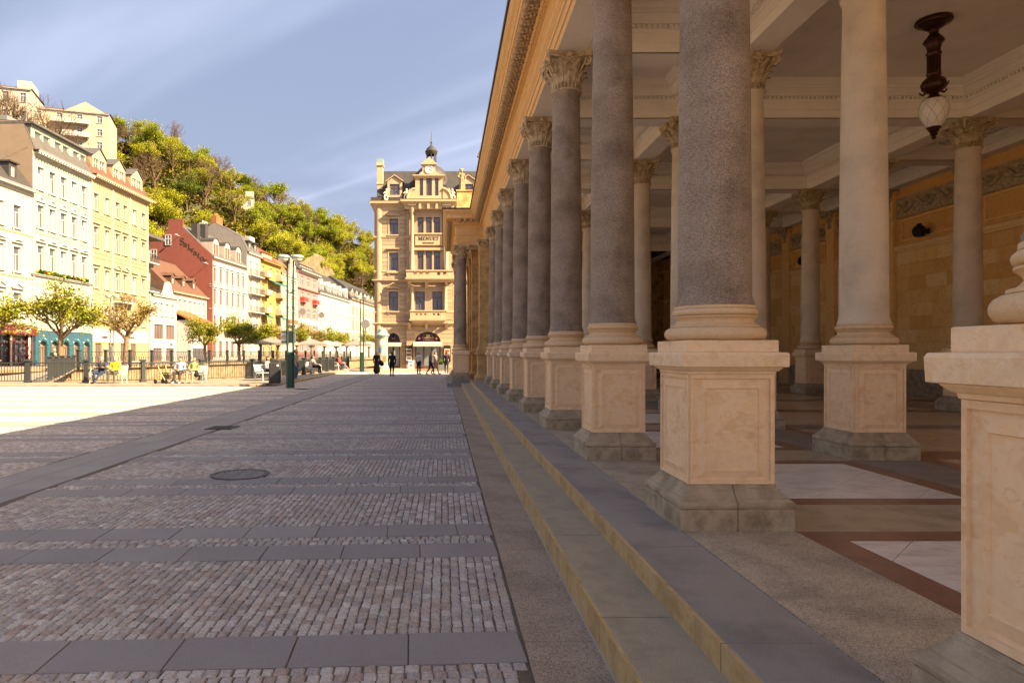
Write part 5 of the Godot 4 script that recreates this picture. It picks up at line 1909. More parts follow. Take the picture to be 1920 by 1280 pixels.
func courses(o: Node3D, x0: float, x1: float, y0: float, y1: float, holes: Array, z: float, m: Array) -> void:
	var y := y0
	var n := 0
	while y < y1 - 0.1:
		var h := minf(0.42, y1 - y)
		var cuts: Array = [[x0, x1]]
		for r in holes:
			if r.position.y < y + h and r.end.y > y:
				var nx: Array = []
				for c in cuts:
					if r.end.x <= c[0] or r.position.x >= c[1]: nx.append(c)
					else:
						if r.position.x - c[0] > 0.05: nx.append([c[0], r.position.x])
						if c[1] - r.end.x > 0.05: nx.append([r.end.x, c[1]])
				cuts = nx
		for c in cuts:
			var sh := Sh.new()
			sh.chamfer(Vector3((c[0] + c[1]) / 2, y + h / 2, z + 0.015), Vector3(c[1] - c[0] - 0.004, h - 0.035, 0.06), 0.014)
			part("stone_course", sh, M[m[n % m.size()]], o)
			n += 1
		y += h

func ring_panel(sh: Sh, c: Vector2, half: Vector2, r: float, z0: float, z1: float) -> void:
	for s in [-1.0, 1.0]:
		var pts: Array = [Vector2(c.x, c.y - half.y), Vector2(c.x + s * half.x, c.y - half.y), Vector2(c.x + s * half.x, c.y + half.y), Vector2(c.x, c.y + half.y)]
		for i in 9:
			var a := PI / 2 - PI * i / 8
			pts.append(Vector2(c.x + s * cos(a) * r, c.y + sin(a) * r))
		sh.slab(pts, z0, z1)

func parapet(o: Node3D, x0: float, x1: float, y0: float, y1: float, out: float, z: float) -> void:
	var sh := Sh.new()
	# floor slab with a moulded edge, carried on brackets
	sh.sweep([Vector2(-0.25, y0 - 0.42), Vector2(-0.2, y0 - 0.30), Vector2(-0.08, y0 - 0.24), Vector2(0.0, y0 - 0.18), Vector2(0.08, y0 - 0.14), Vector2(0.10, y0 - 0.05), Vector2(0.10, y0), Vector2(-0.5, y0 + 0.01)], [Vector2(x0, z), Vector2(x0, z + out), Vector2(x1, z + out), Vector2(x1, z)], -1.0)
	var b := part("balcony", sh, M["palehoney"], o)
	sh = Sh.new()
	var h := y1 - y0
	var n := 8
	var w := (x1 - x0) / n
	for i in n:
		if i in [0, 4, 7]: sh.bar(x0 + i * w + 0.002, x0 + (i + 1) * w - 0.002, y0 + 0.16, y1 - 0.12, z + out - 0.16, z + out - 0.04)
		else: ring_panel(sh, Vector2(x0 + (i + 0.5) * w, (y0 + y1) / 2 + 0.03), Vector2(w / 2 - 0.002, h / 2 - 0.14), minf(w, h) * 0.30, z + out - 0.15, z + out - 0.05)
	sh.bar(x0, x1, y0 + 0.012, y0 + 0.155, z + out - 0.18, z + out)
	sh.bar(x0 - 0.05, x1 + 0.05, y1 - 0.11, y1, z + out - 0.22, z + out + 0.03)
	for x in [x0, x1 - 0.14]: sh.bar(x, x + 0.14, y0 + 0.012, y1 - 0.112, z + 0.02, z + out - 0.185)
	inst("parapet", sh.mesh(), M["palehoney"], b)

func make_corner_house() -> void:
	var o := thing("corner_house", "honey stone house with balconies, a clock gable and a domed lantern facing the square", "house", Vector3((704.0 - 831.0) * CS, 0.0, -65.0))
	var full := cx(960)
	var eave := cyy(381)
	var arch1 := Rect2(cx(724), 0.05, cx(750) - cx(724), cyy(624) - 0.05)
	var arch2 := Rect2(cx(778.4), 0.05, cx(826) - cx(778.4), cyy(622) - 0.05)
	var lefts := [Rect2(cx(728.8), cyy(583), 0.92, cyy(546.5) - cyy(583)), Rect2(cx(729.2), cyy(509.6), 0.92, cyy(473.5) - cyy(509.6)), Rect2(cx(730), cyy(440), 0.87, cyy(410) - cyy(440)), arch1]
	var mids: Array = [Rect2(cx(778.5), cyy(582), 0.95, cyy(547) - cyy(582)), Rect2(cx(810.6), cyy(582), 0.95, cyy(547) - cyy(582)), arch2]
	for x in [782.8, 798.3, 813.6]:
		mids.append(Rect2(cx(x), cyy(506), 0.60, cyy(472) - cyy(506)))
		mids.append(Rect2(cx(x), cyy(438), 0.60, cyy(408) - cyy(438)))
	var xm0 := cx(762)
	var xm1 := cx(848)
	var shift := func(rs: Array, by: float) -> Array: return rs.map(func(r): return Rect2(r.position.x - by, r.position.y, r.size.x, r.size.y))
	part("wall", wall_shape(xm0, -0.1, eave, lefts), M["honey"], o)
	part("wall", wall_shape(xm1 - xm0, -0.1, eave, shift.call(mids, xm0)), M["honey"], o, Vector3(xm0, 0, 0.30))
	part("wall", wall_shape(full - xm1, -0.1, eave, []), M["honey"], o, Vector3(xm1, 0, 0))
	var sh := Sh.new()
	sh.bar(xm0, xm0 + 0.02, 0, eave, -0.2, 0.299)
	sh.bar(xm1 - 0.02, xm1, 0, eave, -0.2, 0.299)
	sh.quad(Vector3(0, -0.1, -14), Vector3(0, -0.1, 0), Vector3(0, eave, 0), Vector3(0, eave, -14))
	sh.quad(Vector3(full, -0.1, 0), Vector3(full, -0.1, -14), Vector3(full, eave, -14), Vector3(full, eave, 0))
	part("side_wall", sh, M["honey"], o)
	# rounded corner towards the river
	sh = Sh.new()
	sh.lathe([Vector2(0.45, -0.1), Vector2(0.45, eave)], 20, Vector3(0.30, 0, -0.28))
	part("corner_shaft", sh, M["honey"], o)
	var tones := ["honey", "palehoney", "honey"]
	courses(o, 0.35, xm0 - 0.01, 0.1, eave - 0.7, lefts, 0.0, tones)
	courses(o, xm0 + 0.01, xm1 - 0.01, 0.1, cyy(608), mids, 0.30, tones)
	courses(o, xm0 + 0.01, cx(776), cyy(600), cyy(530), [], 0.30, tones)
	courses(o, cx(832), xm1 - 0.01, cyy(600), cyy(530), [], 0.30, tones)
	courses(o, xm1 + 0.02, full, 0.1, eave - 0.7, [], 0.0, tones)
	# windows
	for i in 3: window(o, lefts[i].get_center().x, lefts[i].position.y, lefts[i].size.x, lefts[i].size.y, "brown frame", "palehoney", ["tri", "flat", "flat"][i], 0.03, "T")
	for i in mids.size():
		if i == 2: continue
		window(o, mids[i].get_center().x, mids[i].position.y, mids[i].size.x, mids[i].size.y, "brown frame", "", "", 0.30, "T")
	# arched shop fronts
	for a in [[arch1, 0.0], [arch2, 0.30]]:
		var r: Rect2 = a[0]
		var z: float = a[1]
		var c := r.get_center().x
		var hw := r.size.x / 2
		var spring: float = r.end.y - (0.95 if hw > 1 else 0.85)
		sh = Sh.new()
		for s in [-1.0, 1.0]:
			var pts: Array = [Vector2(c + s * (hw + 0.01), r.end.y + 0.01), Vector2(c, r.end.y + 0.01)]
			for i in 9:
				var g := PI / 2 * i / 8
				pts.append(Vector2(c + s * sin(g) * hw, spring + cos(g) * (r.end.y - spring)))
			sh.slab(pts, z - 0.2, z + 0.035)
		part("spandrel", sh, M["palehoney"], o)
		sh = Sh.new()
		sh.bar(r.position.x, r.end.x, 0.06, spring - 0.1, z - 0.17, z - 0.16)
		part("shop_glass", sh, M["clear glass"], o)
		room(o, r.position.x - 0.5, r.end.x + 0.5, r.end.y + 0.3, z - 0.225, 4.0)
		sh = Sh.new()
		sh.bar(r.position.x, r.end.x, spring - 0.08, spring + 0.02, z - 0.21, z - 0.08)
		var posts := [r.position.x, c - 0.45 if hw > 1 else c - 0.05, c + 0.35 if hw > 1 else c - 0.05, r.end.x - 0.1]
		for x in posts: sh.bar(x, x + 0.1, 0.05, r.end.y - 0.1, z - 0.209, z - 0.10)
		sh.bar(r.position.x, r.end.x, 0.05, 0.35, z - 0.205, z - 0.12)
		part("shop_frame", sh, M["brown frame"], o)
		sh = Sh.new()
		sh.bar(r.position.x, r.end.x, spring, r.end.y, z - 0.205, z - 0.16)
		part("fanlight", sh, M["navy panel"], o)
		for x in ([c - hw * 0.68, c + hw * 0.68] if hw > 1 else [c]):
			# emblem: a red bottle shape with a golden band
			sh = Sh.new()
			sh.lathe([Vector2(0, 0), Vector2(0.11, 0), Vector2(0.13, 0.18), Vector2(0.07, 0.28), Vector2(0.04, 0.42), Vector2(0, 0.46)], 10, Vector3(0, 0, 0))
			var e := part("emblem", sh, M["red paint"], o, Vector3(x, spring + 0.16, z - 0.15))
			e.scale = Vector3(1, 1, 0.25)
			sh = Sh.new()
			sh.bar(-0.1, 0.1, 0.08, 0.17, 0.10, 0.15)
			inst("band", sh.mesh(), M["gilt"], e)
		sh = Sh.new()
		sh.slab([Vector2(z - 0.02, spring - 0.05), Vector2(z + 0.75, spring - 0.32), Vector2(z + 0.75, spring - 0.50), Vector2(z + 0.72, spring - 0.50), Vector2(z + 0.72, spring - 0.36), Vector2(z - 0.02, spring - 0.10)].map(func(q): return Vector2(-q.x, q.y)), r.position.x - 0.15, r.end.x + 0.15)
		part("awning", sh, M["canvas"], o).rotation.y = PI / 2
	var lc := arch2.get_center().x
	for t in [["Old", 0.22, 0.62], ["Carlsbad", 0.24, 0.40], ["store", 0.2, 0.18]]:
		letters(t[0], t[1], M["gilt"], o, Vector3(lc, cyy(640) + t[2] - 0.02, 0.16), true)
	# string courses
	for y in [[606, 0.22], [585, 0.08], [525, 0.25], [508.5, 0.08], [444, 0.10]]:
		sh = Sh.new()
		var yy: float = cyy(y[0])
		var w: float = y[1]
		sh.sweep([Vector2(0.0, yy - 0.2), Vector2(w * 0.5, yy - 0.16), Vector2(w * 0.6, yy - 0.06), Vector2(w, yy - 0.04), Vector2(w, yy + 0.05), Vector2(0.0, yy + 0.08)], [Vector2(-0.10, -8.0), Vector2(-0.10, 0.03), Vector2(xm0, 0.03), Vector2(xm0, 0.33), Vector2(xm1, 0.33), Vector2(xm1, 0.03), Vector2(full, 0.03)], -1.0)
		part("string_course", sh, M["palehoney"], o)
	parapet(o, cx(770), cx(834), cyy(599.5), cyy(583), 1.0, 0.33)
	parapet(o, cx(763), cx(850), cyy(523.5), cyy(509), 1.0, 0.33)
	for x in [768.0, 800.0, 837.0]:
		sh = Sh.new()
		sh.slab([Vector2(-0.33, cyy(529)), Vector2(-1.2, cyy(529)), Vector2(-1.15, cyy(533)), Vector2(-0.8, cyy(535)), Vector2(-0.6, cyy(540)), Vector2(-0.33, cyy(541))], cx(x) - 0.15, cx(x) + 0.15)
		part("bracket", sh, M["palehoney"], o).rotation.y = PI / 2
		sh = Sh.new()
		sh.slab([Vector2(-0.33, cyy(606)), Vector2(-1.2, cyy(606)), Vector2(-1.1, cyy(609)), Vector2(-0.7, cyy(612)), Vector2(-0.33, cyy(617))], cx(x) - 0.14, cx(x) + 0.14)
		part("bracket", sh, M["palehoney"], o).rotation.y = PI / 2
	# columns beside the upper windows
	for x in [773.0, 837.0]:
		sh = Sh.new()
		sh.lathe([Vector2(0.26, cyy(508)), Vector2(0.26, cyy(503)), Vector2(0.20, cyy(501)), Vector2(0.19, cyy(470)), Vector2(0.17, cyy(402)), Vector2(0.26, cyy(398)), Vector2(0.30, cyy(388)), Vector2(0.0, cyy(387))], 16, Vector3(cx(x), 0, 0.62))
		sh.box(Vector3(cx(x), cyy(384), 0.62), Vector3(0.85, 0.5, 0.75))
		part("column", sh, M["palehoney"], o)
		sh = Sh.new()
		sh.lathe([Vector2(0.24, cyy(583)), Vector2(0.18, cyy(580)), Vector2(0.16, cyy(545)), Vector2(0.24, cyy(538)), Vector2(0.0, cyy(537))], 14, Vector3(cx(x - 2 if x > 800 else x), 0, 0.58))
		part("column", sh, M["palehoney"], o)
	sh = Sh.new()
	sh.bar(cx(779), cx(829), cyy(461), cyy(440), 0.30, 0.52)
	sh.bar(cx(776), cx(832), cyy(441), cyy(438.5), 0.30, 0.62)
	sh.bar(cx(776), cx(832), cyy(470), cyy(466), 0.30, 0.55)
	part("name_panel", sh, M["palehoney"], o)
	letters("MENUET", 0.46, M["ink"], o, Vector3(cx(803.5), cyy(449), 0.535), true)
	letters("RESTAURANT", 0.16, M["ink"], o, Vector3(cx(803.5), cyy(457), 0.535), true)
	# main cornice and roof
	sh = Sh.new()
	sh.sweep([Vector2(0.0, eave - 0.75), Vector2(0.05, eave - 0.7), Vector2(0.06, eave - 0.35), Vector2(0.2, eave - 0.2), Vector2(0.42, eave - 0.06), Vector2(0.42, eave + 0.12), Vector2(0.46, eave + 0.2), Vector2(0.0, eave + 0.26)], [Vector2(-0.12, -10.0), Vector2(-0.12, 0.0), Vector2(xm0 - 0.1, 0.0), Vector2(xm0 - 0.1, 0.75), Vector2(xm1 + 0.1, 0.75), Vector2(xm1 + 0.1, 0.0), Vector2(full, 0.0)], -1.0)
	part("cornice", sh, M["palehoney"], o)
	sh = Sh.new()
	sh.bar(xm0 - 0.08, xm1 + 0.08, eave - 0.7, eave + 0.24, 0.2, 0.74)
	for x in [788.0, 803.5, 819.0]: sh.bar(cx(x) - 0.12, cx(x) + 0.12, eave - 0.75, eave - 0.05, 0.3, 1.05)
	part("cornice_block", sh, M["palehoney"], o)
	sh = Sh.new()
	sh.bar(-0.45, full, eave + 0.2, eave + 0.55, -0.1, 0.28)
	part("gutter", sh, M["slate"], o)
	var ridge := cyy(311)
	sh = Sh.new()
	sh.quad(Vector3(0.1, eave + 0.24, 0.2), Vector3(full, eave + 0.24, 0.2), Vector3(full, ridge, -1.9), Vector3(0.1, ridge, -1.9))
	sh.quad(Vector3(0.1, eave, -14), Vector3(0.1, eave, 0.2), Vector3(0.1, ridge, -1.9), Vector3(0.1, ridge, -12))
	sh.quad(Vector3(0.1, ridge, -1.9), Vector3(full, ridge, -1.9), Vector3(full, ridge + 0.1, -12), Vector3(0.1, ridge + 0.1, -12))
	part("roof", sh, M["slate"], o)
	sh = Sh.new()
	sh.rings([[eave, 0.26, 0.4], [cyy(343), 0.26, 0.4], [cyy(342), 0.33, 0.46], [cyy(338), 0.30, 0.42], [cyy(308), 0.27, 0.4], [cyy(307), 0.36, 0.5], [cyy(302), 0.34, 0.48]], Vector3(cx(711), 0, -1.0))
	var ch := part("chimney", sh, M["palehoney"], o)
	sh = Sh.new()
	sh.rings([[cyy(302), 0.33, 0.45], [cyy(294), 0.33, 0.45]], Vector3(cx(711), 0, -1.0))
	inst("chimney_cap", sh.mesh(), M["copper"], ch)
	dormer(o, cx(740), eave + 0.5, 1.45, 1.65, 0.1, 1.8, "gable", "palehoney", "palehoney", "brown frame", 1)
	dormer(o, cx(878), eave + 0.5, 1.45, 1.65, 0.1, 1.8, "gable", "palehoney", "palehoney", "brown frame", 1)
	# clock gable
	var gx := cx(804.5)
	var gh: Array = []
	for x in [-0.93, -0.28, 0.58]: gh.append(Rect2(gx + x, cyy(369), 0.35 if x != -0.28 else 0.56, 1.75))
	var g0 := gx - 1.35
	sh = wall_shape(2.7, eave + 0.22, cyy(333), shift.call(gh, g0))
	sh.quad(Vector3(0, eave, -2), Vector3(0, eave, 0), Vector3(0, cyy(333), 0), Vector3(0, cyy(333), -2))
	sh.quad(Vector3(2.7, eave, 0), Vector3(2.7, eave, -2), Vector3(2.7, cyy(333), -2), Vector3(2.7, cyy(333), 0))
	part("attic_wall", sh, M["palehoney"], o, Vector3(g0, 0, 0.55))
	for r in gh: window(o, r.get_center().x, r.position.y, r.size.x, r.size.y, "brown frame", "", "", 0.55, "O" if r.size.x < 0.5 else "I")
	sh = Sh.new()
	sh.sweep([Vector2(0.0, cyy(337)), Vector2(0.08, cyy(336)), Vector2(0.12, cyy(334)), Vector2(0.24, cyy(333)), Vector2(0.24, cyy(331)), Vector2(-0.6, cyy(330.5))], [Vector2(g0, -1.4), Vector2(g0, 0.55), Vector2(g0 + 2.7, 0.55), Vector2(g0 + 2.7, -1.4)], -1.0)
	part("attic_cornice", sh, M["palehoney"], o)
	for s in [-1.0, 1.0]:
		sh = Sh.new()
		var pts: Array = [Vector2(gx + s * 1.36, eave + 0.22), Vector2(gx + s * 2.15, eave + 0.22)]
		for i in 8:
			var a := PI / 2 * i / 7
			pts.append(Vector2(gx + s * (1.36 + 0.79 * cos(a)), eave + 0.22 + 1.05 * sin(a)))
		sh.slab(pts, 0.3, 0.62)
		var p2: Array = []
		for i in 9: p2.append(Vector3(gx + s * (1.36 + 0.80 * cos(PI / 2 * i / 8)), eave + 0.24 + 1.06 * sin(PI / 2 * i / 8), 0.60))
		sh.tube(p2, [0.13], 6)
		part("scroll", sh, M["palehoney"], o)
	sh = Sh.new()
	sh.slab([Vector2(gx - 1.0, cyy(331)), Vector2(gx + 1.0, cyy(331)), Vector2(gx + 0.9, cyy(327)), Vector2(gx + 0.66, cyy(324)), Vector2(gx + 0.60, cyy(312)), Vector2(gx + 0.72, cyy(311)), Vector2(gx + 0.66, cyy(307.5)), Vector2(gx, cyy(297.5)), Vector2(gx - 0.66, cyy(307.5)), Vector2(gx - 0.72, cyy(311)), Vector2(gx - 0.60, cyy(312)), Vector2(gx - 0.66, cyy(324)), Vector2(gx - 0.9, cyy(327))], 0.1, 0.62)
	sh.bar(gx - 0.78, gx + 0.78, cyy(312), cyy(309), 0.12, 0.78)
	var cl := part("clock_gable", sh, M["palehoney"], o)
	sh = Sh.new()
	sh.lathe([Vector2(0, 0), Vector2(0.40, 0), Vector2(0.42, 0.05), Vector2(0.35, 0.06), Vector2(0.34, 0.03), Vector2(0.0, 0.03)], 28)
	var face := inst("clock_face", sh.mesh(), M["white paint"], cl, Vector3(gx, cyy(321), 0.63))
	face.rotation.x = PI / 2
	sh = Sh.new()
	for i in 12:
		var a := TAU * i / 12
		sh.box(Vector3(gx + sin(a) * 0.28, cyy(321) + cos(a) * 0.28, 0.67), Vector3(0.03, 0.07, 0.015), Basis(Vector3.BACK, -a))
	sh.box(Vector3(gx + 0.10, cyy(321) - 0.02, 0.675), Vector3(0.2, 0.03, 0.012))
	sh.box(Vector3(gx + 0.05, cyy(321) + 0.04, 0.68), Vector3(0.16, 0.04, 0.012), Basis(Vector3.BACK, 0.7))
	inst("clock_hands", sh.mesh(), M["ink"], cl)
	# dome and lantern
	var dx := cx(808)
	sh = Sh.new()
	var dome: Array = [Vector2(1.95, cyy(372)), Vector2(1.95, cyy(345)), Vector2(2.05, cyy(344)), Vector2(1.85, cyy(341))]
	for i in 9:
		var a := PI / 2 * i / 8
		dome.append(Vector2(0.55 + 1.28 * cos(a), cyy(341) + (cyy(303) - cyy(341)) * sin(a)))
	sh.lathe(dome, 8, Vector3(dx, 0, -1.9), 0.7, PI / 8)
	part("dome", sh, M["slate"], o)
	sh = Sh.new()
	sh.lathe([Vector2(0.55, cyy(304)), Vector2(0.55, cyy(295)), Vector2(0.60, cyy(294)), Vector2(0.0, cyy(294))], 8, Vector3(dx, 0, -1.9))
	for i in 8:
		var a := TAU * i / 8
		sh.box(Vector3(dx + sin(a) * 0.46, cyy(287), -1.9 + cos(a) * 0.46), Vector3(0.1, cyy(279) - cyy(295), 0.1), Basis(Vector3.UP, a))
	sh.lathe([Vector2(0.50, cyy(280)), Vector2(0.56, cyy(279)), Vector2(0.62, cyy(275)), Vector2(0.66, cyy(273.5)), Vector2(0.60, cyy(272)), Vector2(0.46, cyy(267)), Vector2(0.25, cyy(263.5)), Vector2(0.10, cyy(261)), Vector2(0.07, cyy(257)), Vector2(0.12, cyy(255.5)), Vector2(0.04, cyy(253)), Vector2(0.02, cyy(235)), Vector2(0.0, cyy(234))], 12, Vector3(dx, 0, -1.9))
	part("lantern", sh, M["slate"], o)
	# cherubs on the cornice
	for p in [[761.0, 1.0], [849.0, -1.0], [723.5, 1.0]]:
		var s: float = p[1]
		var stone := Color(0.7, 0.58, 0.4)
		var bones := [[Vector3(0, 0.55, 0), Vector3(0.05 * s, 0.85, 0), 0.11, 0.12, stone], [Vector3(0.06 * s, 1.06, 0.02), Vector3(0.07 * s, 1.12, 0.02), 0.10, 0.10, stone], [Vector3(-0.08, 0.55, 0), Vector3(-0.14, 0.3, 0.15), 0.09, 0.07, stone], [Vector3(-0.14, 0.3, 0.15), Vector3(-0.12, 0.05, 0.05), 0.07, 0.05, stone],
			[Vector3(0.08, 0.55, 0), Vector3(0.2, 0.32, 0.1), 0.09, 0.07, stone], [Vector3(0.2, 0.32, 0.1), Vector3(0.16, 0.05, 0), 0.07, 0.05, stone], [Vector3(0.12 * s, 0.88, 0), Vector3(0.34 * s, 1.0, 0), 0.06, 0.05, stone], [Vector3(0.34 * s, 1.0, 0), Vector3(0.42 * s, 1.22, 0), 0.05, 0.04, stone], [Vector3(-0.08 * s, 0.88, 0), Vector3(-0.22 * s, 0.7, 0.08), 0.06, 0.04, stone], [Vector3(0, 0.0, 0), Vector3(0, 0.03, 0), 0.2, 0.2, stone]]
		var b := inst("cherub", figure_mesh(bones, 0.03), M["figure"], o, Vector3(cx(p[0]), eave + 0.24, 0.25))
		b.scale = Vector3.ONE * 0.95
	# things in front of the shop
	var base := Vector3((704.0 - 831.0) * CS, 0, -65.0)
	for p in [[767.0, "tall framed poster case with a lamp on the stone pier between the shop arches"], [838.0, "tall framed poster case with red pictures on the stone beyond the large arch"]]:
		var t := thing("poster_case", p[1], "poster case", base + Vector3(cx(p[0]), 0, 0.40 if p[0] < 800 else 0.45))
		sh = Sh.new()
		sh.bar(-0.35, 0.35, 0.75, 2.35, 0, 0.08)
		part("frame", sh, M["black metal"], t)
		sh = Sh.new()
		sh.bar(-0.27, 0.27, 0.85, 2.05, 0.081, 0.09)
		part("poster", sh, M["canvas"], t)
		sh = Sh.new()
		for i in 3: sh.bar(-0.2, 0.2, 1.0 + i * 0.36, 1.2 + i * 0.36, 0.091, 0.095)
		part("print", sh, M["red paint" if p[0] > 800 else "brown roof"], t)
		sh = Sh.new()
		sh.tube([Vector3(0, 2.3, 0.04), Vector3(0, 2.5, 0.12), Vector3(0, 2.45, 0.25)], [0.025], 6)
		part("lamp", sh, M["dark red paint"], t)
	var bd := thing("sandwich_board", "white sandwich board with a blue top on the pavement before the shop", "sign", base + Vector3(cx(772), 0, 2.0), 0.1)
	for s in [-1.0, 1.0]:
		sh = Sh.new()
		sh.box(Vector3(0, 0.45, s * 0.13), Vector3(0.5, 0.9, 0.025), Basis(Vector3.RIGHT, -0.22 * s))
		part("panel", sh, M["white paint"], bd)
	sh = Sh.new()
	sh.box(Vector3(0, 0.78, 0.075), Vector3(0.46, 0.18, 0.02), Basis(Vector3.RIGHT, -0.22))
	part("header", sh, M["blue paint"], bd)
	sh = Sh.new()
	sh.box(Vector3(0.02, 0.42, 0.155), Vector3(0.28, 0.22, 0.02), Basis(Vector3.RIGHT, -0.22))
	part("picture", sh, M["orange roof"], bd)
	var pt := thing("planter", "grey square planter with a small green shrub beside the shop door", "planter", base + Vector3(cx(828), 0, 1.6))
	sh = Sh.new()
	sh.rings([[0, 0.28, 0.28], [0.45, 0.33, 0.33], [0.5, 0.33, 0.33]])
	part("pot", sh, M["grey metal"], pt)
	sh = Sh.new()
	rng.seed = 6
	for i in 160:
		sh.col = Color(0.10, 0.15, 0.03) * rng.randf_range(0.7, 1.3)
		var p := Vector3(rng.randfn() * 0.15, 0.75 + rng.randfn() * 0.14, rng.randfn() * 0.15)
		var b := Basis.from_euler(Vector3(rng.randf() * 6, rng.randf() * 6, 0)) * 0.05
		sh.quad(p - b.x - b.y, p + b.x - b.y, p + b.x + b.y, p - b.x + b.y)
	part("shrub", sh, M["leaf"], pt, Vector3.ZERO, true)


# ---- hill and trees ------------------------------------------------------------------------------------------------
var hill_noise := FastNoiseLite.new()

func hill_foot(d: float) -> float:
	return street_x(d) - 14.0 + 0.55 * maxf(0.0, d - 235.0)

func hill_y(x: float, d: float) -> float:
	var s := hill_foot(d) - x
	var c := smoothstep(172.0, 196.0, d)
	var t := clampf(s / 50.0, 0.0, 1.0)
	return BANK + 24.0 * c * smoothstep(0.5, 4.0, s) + (46.0 - 10.0 * (1.0 - smoothstep(125.0, 190.0, d)) - 8.0 * c) * t * t * (3 - 2 * t) + maxf(0, s - 50) * 0.10 + hill_noise.get_noise_2d(x, d) * 2.0 * t - 0.2 * smoothstep(235.0, 300.0, d) * (24.0 + 38.0 * t)

func make_hill() -> void:
	hill_noise.frequency = 0.05
	hill_noise.seed = 2
	var sh := Sh.new()
	var nu := 46
	var nd := 44
	var pos := func(i: int, j: int) -> Vector3:
		var d := 40.0 + j * 7.0
		var s: float = 0.2 + pow(i / float(nu), 1.5) * 190.0
		var x := hill_foot(d) - s
		return Vector3(x, hill_y(x, d), -d)
	for i in nu:
		for j in nd:
			sh.quad(pos.call(i, j), pos.call(i, j + 1), pos.call(i + 1, j + 1), pos.call(i + 1, j))
	var o := part("hill", sh, M["hill soil"])
	o.set_meta("kind", "structure")
	# rock face and retaining wall behind the far houses
	sh = Sh.new()
	rng.seed = 40
	var cols := 34
	var rows := 9
	var cp := func(i: int, j: int) -> Vector3:
		var t := i / float(cols)
		var d := 186.0 + t * 62.0
		var top: float = lerpf(27.0, 33.0, smoothstep(0, 0.4, t)) - 9.0 * smoothstep(0.45, 1.0, t)
		var y := BANK + (top - BANK) * j / rows
		var x := street_x(d) - 12.6 - 2.2 * j / rows
		var r := 1.6 if t < 0.55 else 0.25
		return Vector3(x + hill_noise.get_noise_3d(d * 4, y * 5, 0) * r, y + hill_noise.get_noise_3d(d * 5, y * 3, 9) * r * 0.4, -d)
	for i in cols:
		for j in rows: sh.quad(cp.call(i, j), cp.call(i + 1, j), cp.call(i + 1, j + 1), cp.call(i, j + 1))
	o = part("rock_face", sh, M["rock"])
	o.set_meta("kind", "structure")
	# trees
	var lime := [Color(0.33, 0.34, 0.035), Color(0.39, 0.37, 0.035), Color(0.26, 0.29, 0.03)]
	var leaf := [Color(0.24, 0.29, 0.03), Color(0.30, 0.33, 0.035), Color(0.17, 0.23, 0.025)]
	var deep := [Color(0.10, 0.145, 0.025), Color(0.14, 0.17, 0.03), Color(0.07, 0.105, 0.02)]
	var protos: Array = []
	for k in 3: protos.append(tree_meshes(100 + k, 12.0, "round", lime, 8400, 0.25))
	for k in 2: protos.append(tree_meshes(110 + k, 12.0, "round", leaf, 8400, 0.25))
	protos.append(tree_meshes(120, 12.0, "round", deep, 8400, 0.25))
	for k in 2: protos.append(tree_meshes(130 + k, 13.0, "bare", lime, 0, 0.2))
	protos.append(tree_meshes(140, 12.0, "conifer", deep, 3000, 0.3))
	protos.append(tree_meshes(150, 12.0, "round", lime, 3000, 0.22))
	var what := [["lime_tree", "yellow green spring tree on the wooded hill"], ["leafy_tree", "fresh green leafy tree on the wooded hill"], ["dark_tree", "deep green broad tree on the wooded hill"], ["bare_tree", "still bare brown tree on the wooded hill"], ["fir_tree", "dark pointed fir on the wooded hill"], ["thin_tree", "thinly leaved spring tree on the wooded hill"]]
	var kind_of := [0, 0, 0, 1, 1, 2, 3, 3, 4, 5]
	var plant := func(x: float, d: float, k: int, scale: float) -> void:
		var w: Array = what[kind_of[k]]
		var px := 831.0 + x / d * 1230.0
		var where := "high above the green and yellow houses" if px < 200 else "behind the yellow house" if px < 300 else "above the red gable wall" if px < 415 else "around the cream villa" if px < 490 else "above the golden house" if px < 560 else "above the rock face"
		var high := hill_foot(d) - x > 38.0
		var l: String = w[1].replace("on the wooded hill", ("on the hilltop " if high else "on the hillside ") + where)
		var t := thing(w[0], l, "tree", Vector3(x, hill_y(x, d) - 0.3, -d), rng.randf() * TAU, "trees on the wooded hill")
		inst("trunk", protos[k][0], M["bark"], t)
		if protos[k][1]: inst("crown", protos[k][1], M["leaf"], t)
		t.scale = Vector3.ONE * scale
	rng.seed = 21
	var d := 98.0
	while d < 310.0:
		var s := 5.0
		while s < 66.0:
			var dd := d + rng.randf_range(-3.5, 3.5)
			var ss := s + rng.randf_range(-3, 3)
			var x := hill_foot(dd) - ss
			var px := 831.0 + x / dd * 1230.0
			var gy := hill_y(x, dd)
			var py := 660.0 - (gy + 11.0 - EYE) / dd * 1230.0
			var keep := px > 182 and px < 712
			# nothing in front of the villa half way up, nor before the rock
			if px > 408 and px < 480 and dd < 226: keep = keep and (py > 408 or rng.randf() < 0.08)
			if keep:
				var r := rng.randf()
				var k := 0
				if r < 0.36: k = rng.randi() % 3
				elif r < 0.60: k = 3 + rng.randi() % 2
				elif r < 0.68: k = 5
				elif r < 0.84: k = 6 + rng.randi() % 2
				else: k = 9
				if px < 420 and k == 5: k = 3
				plant.call(x, dd, k, rng.randf_range(0.75, 1.15))
			s += 6.2
		d += 7.6
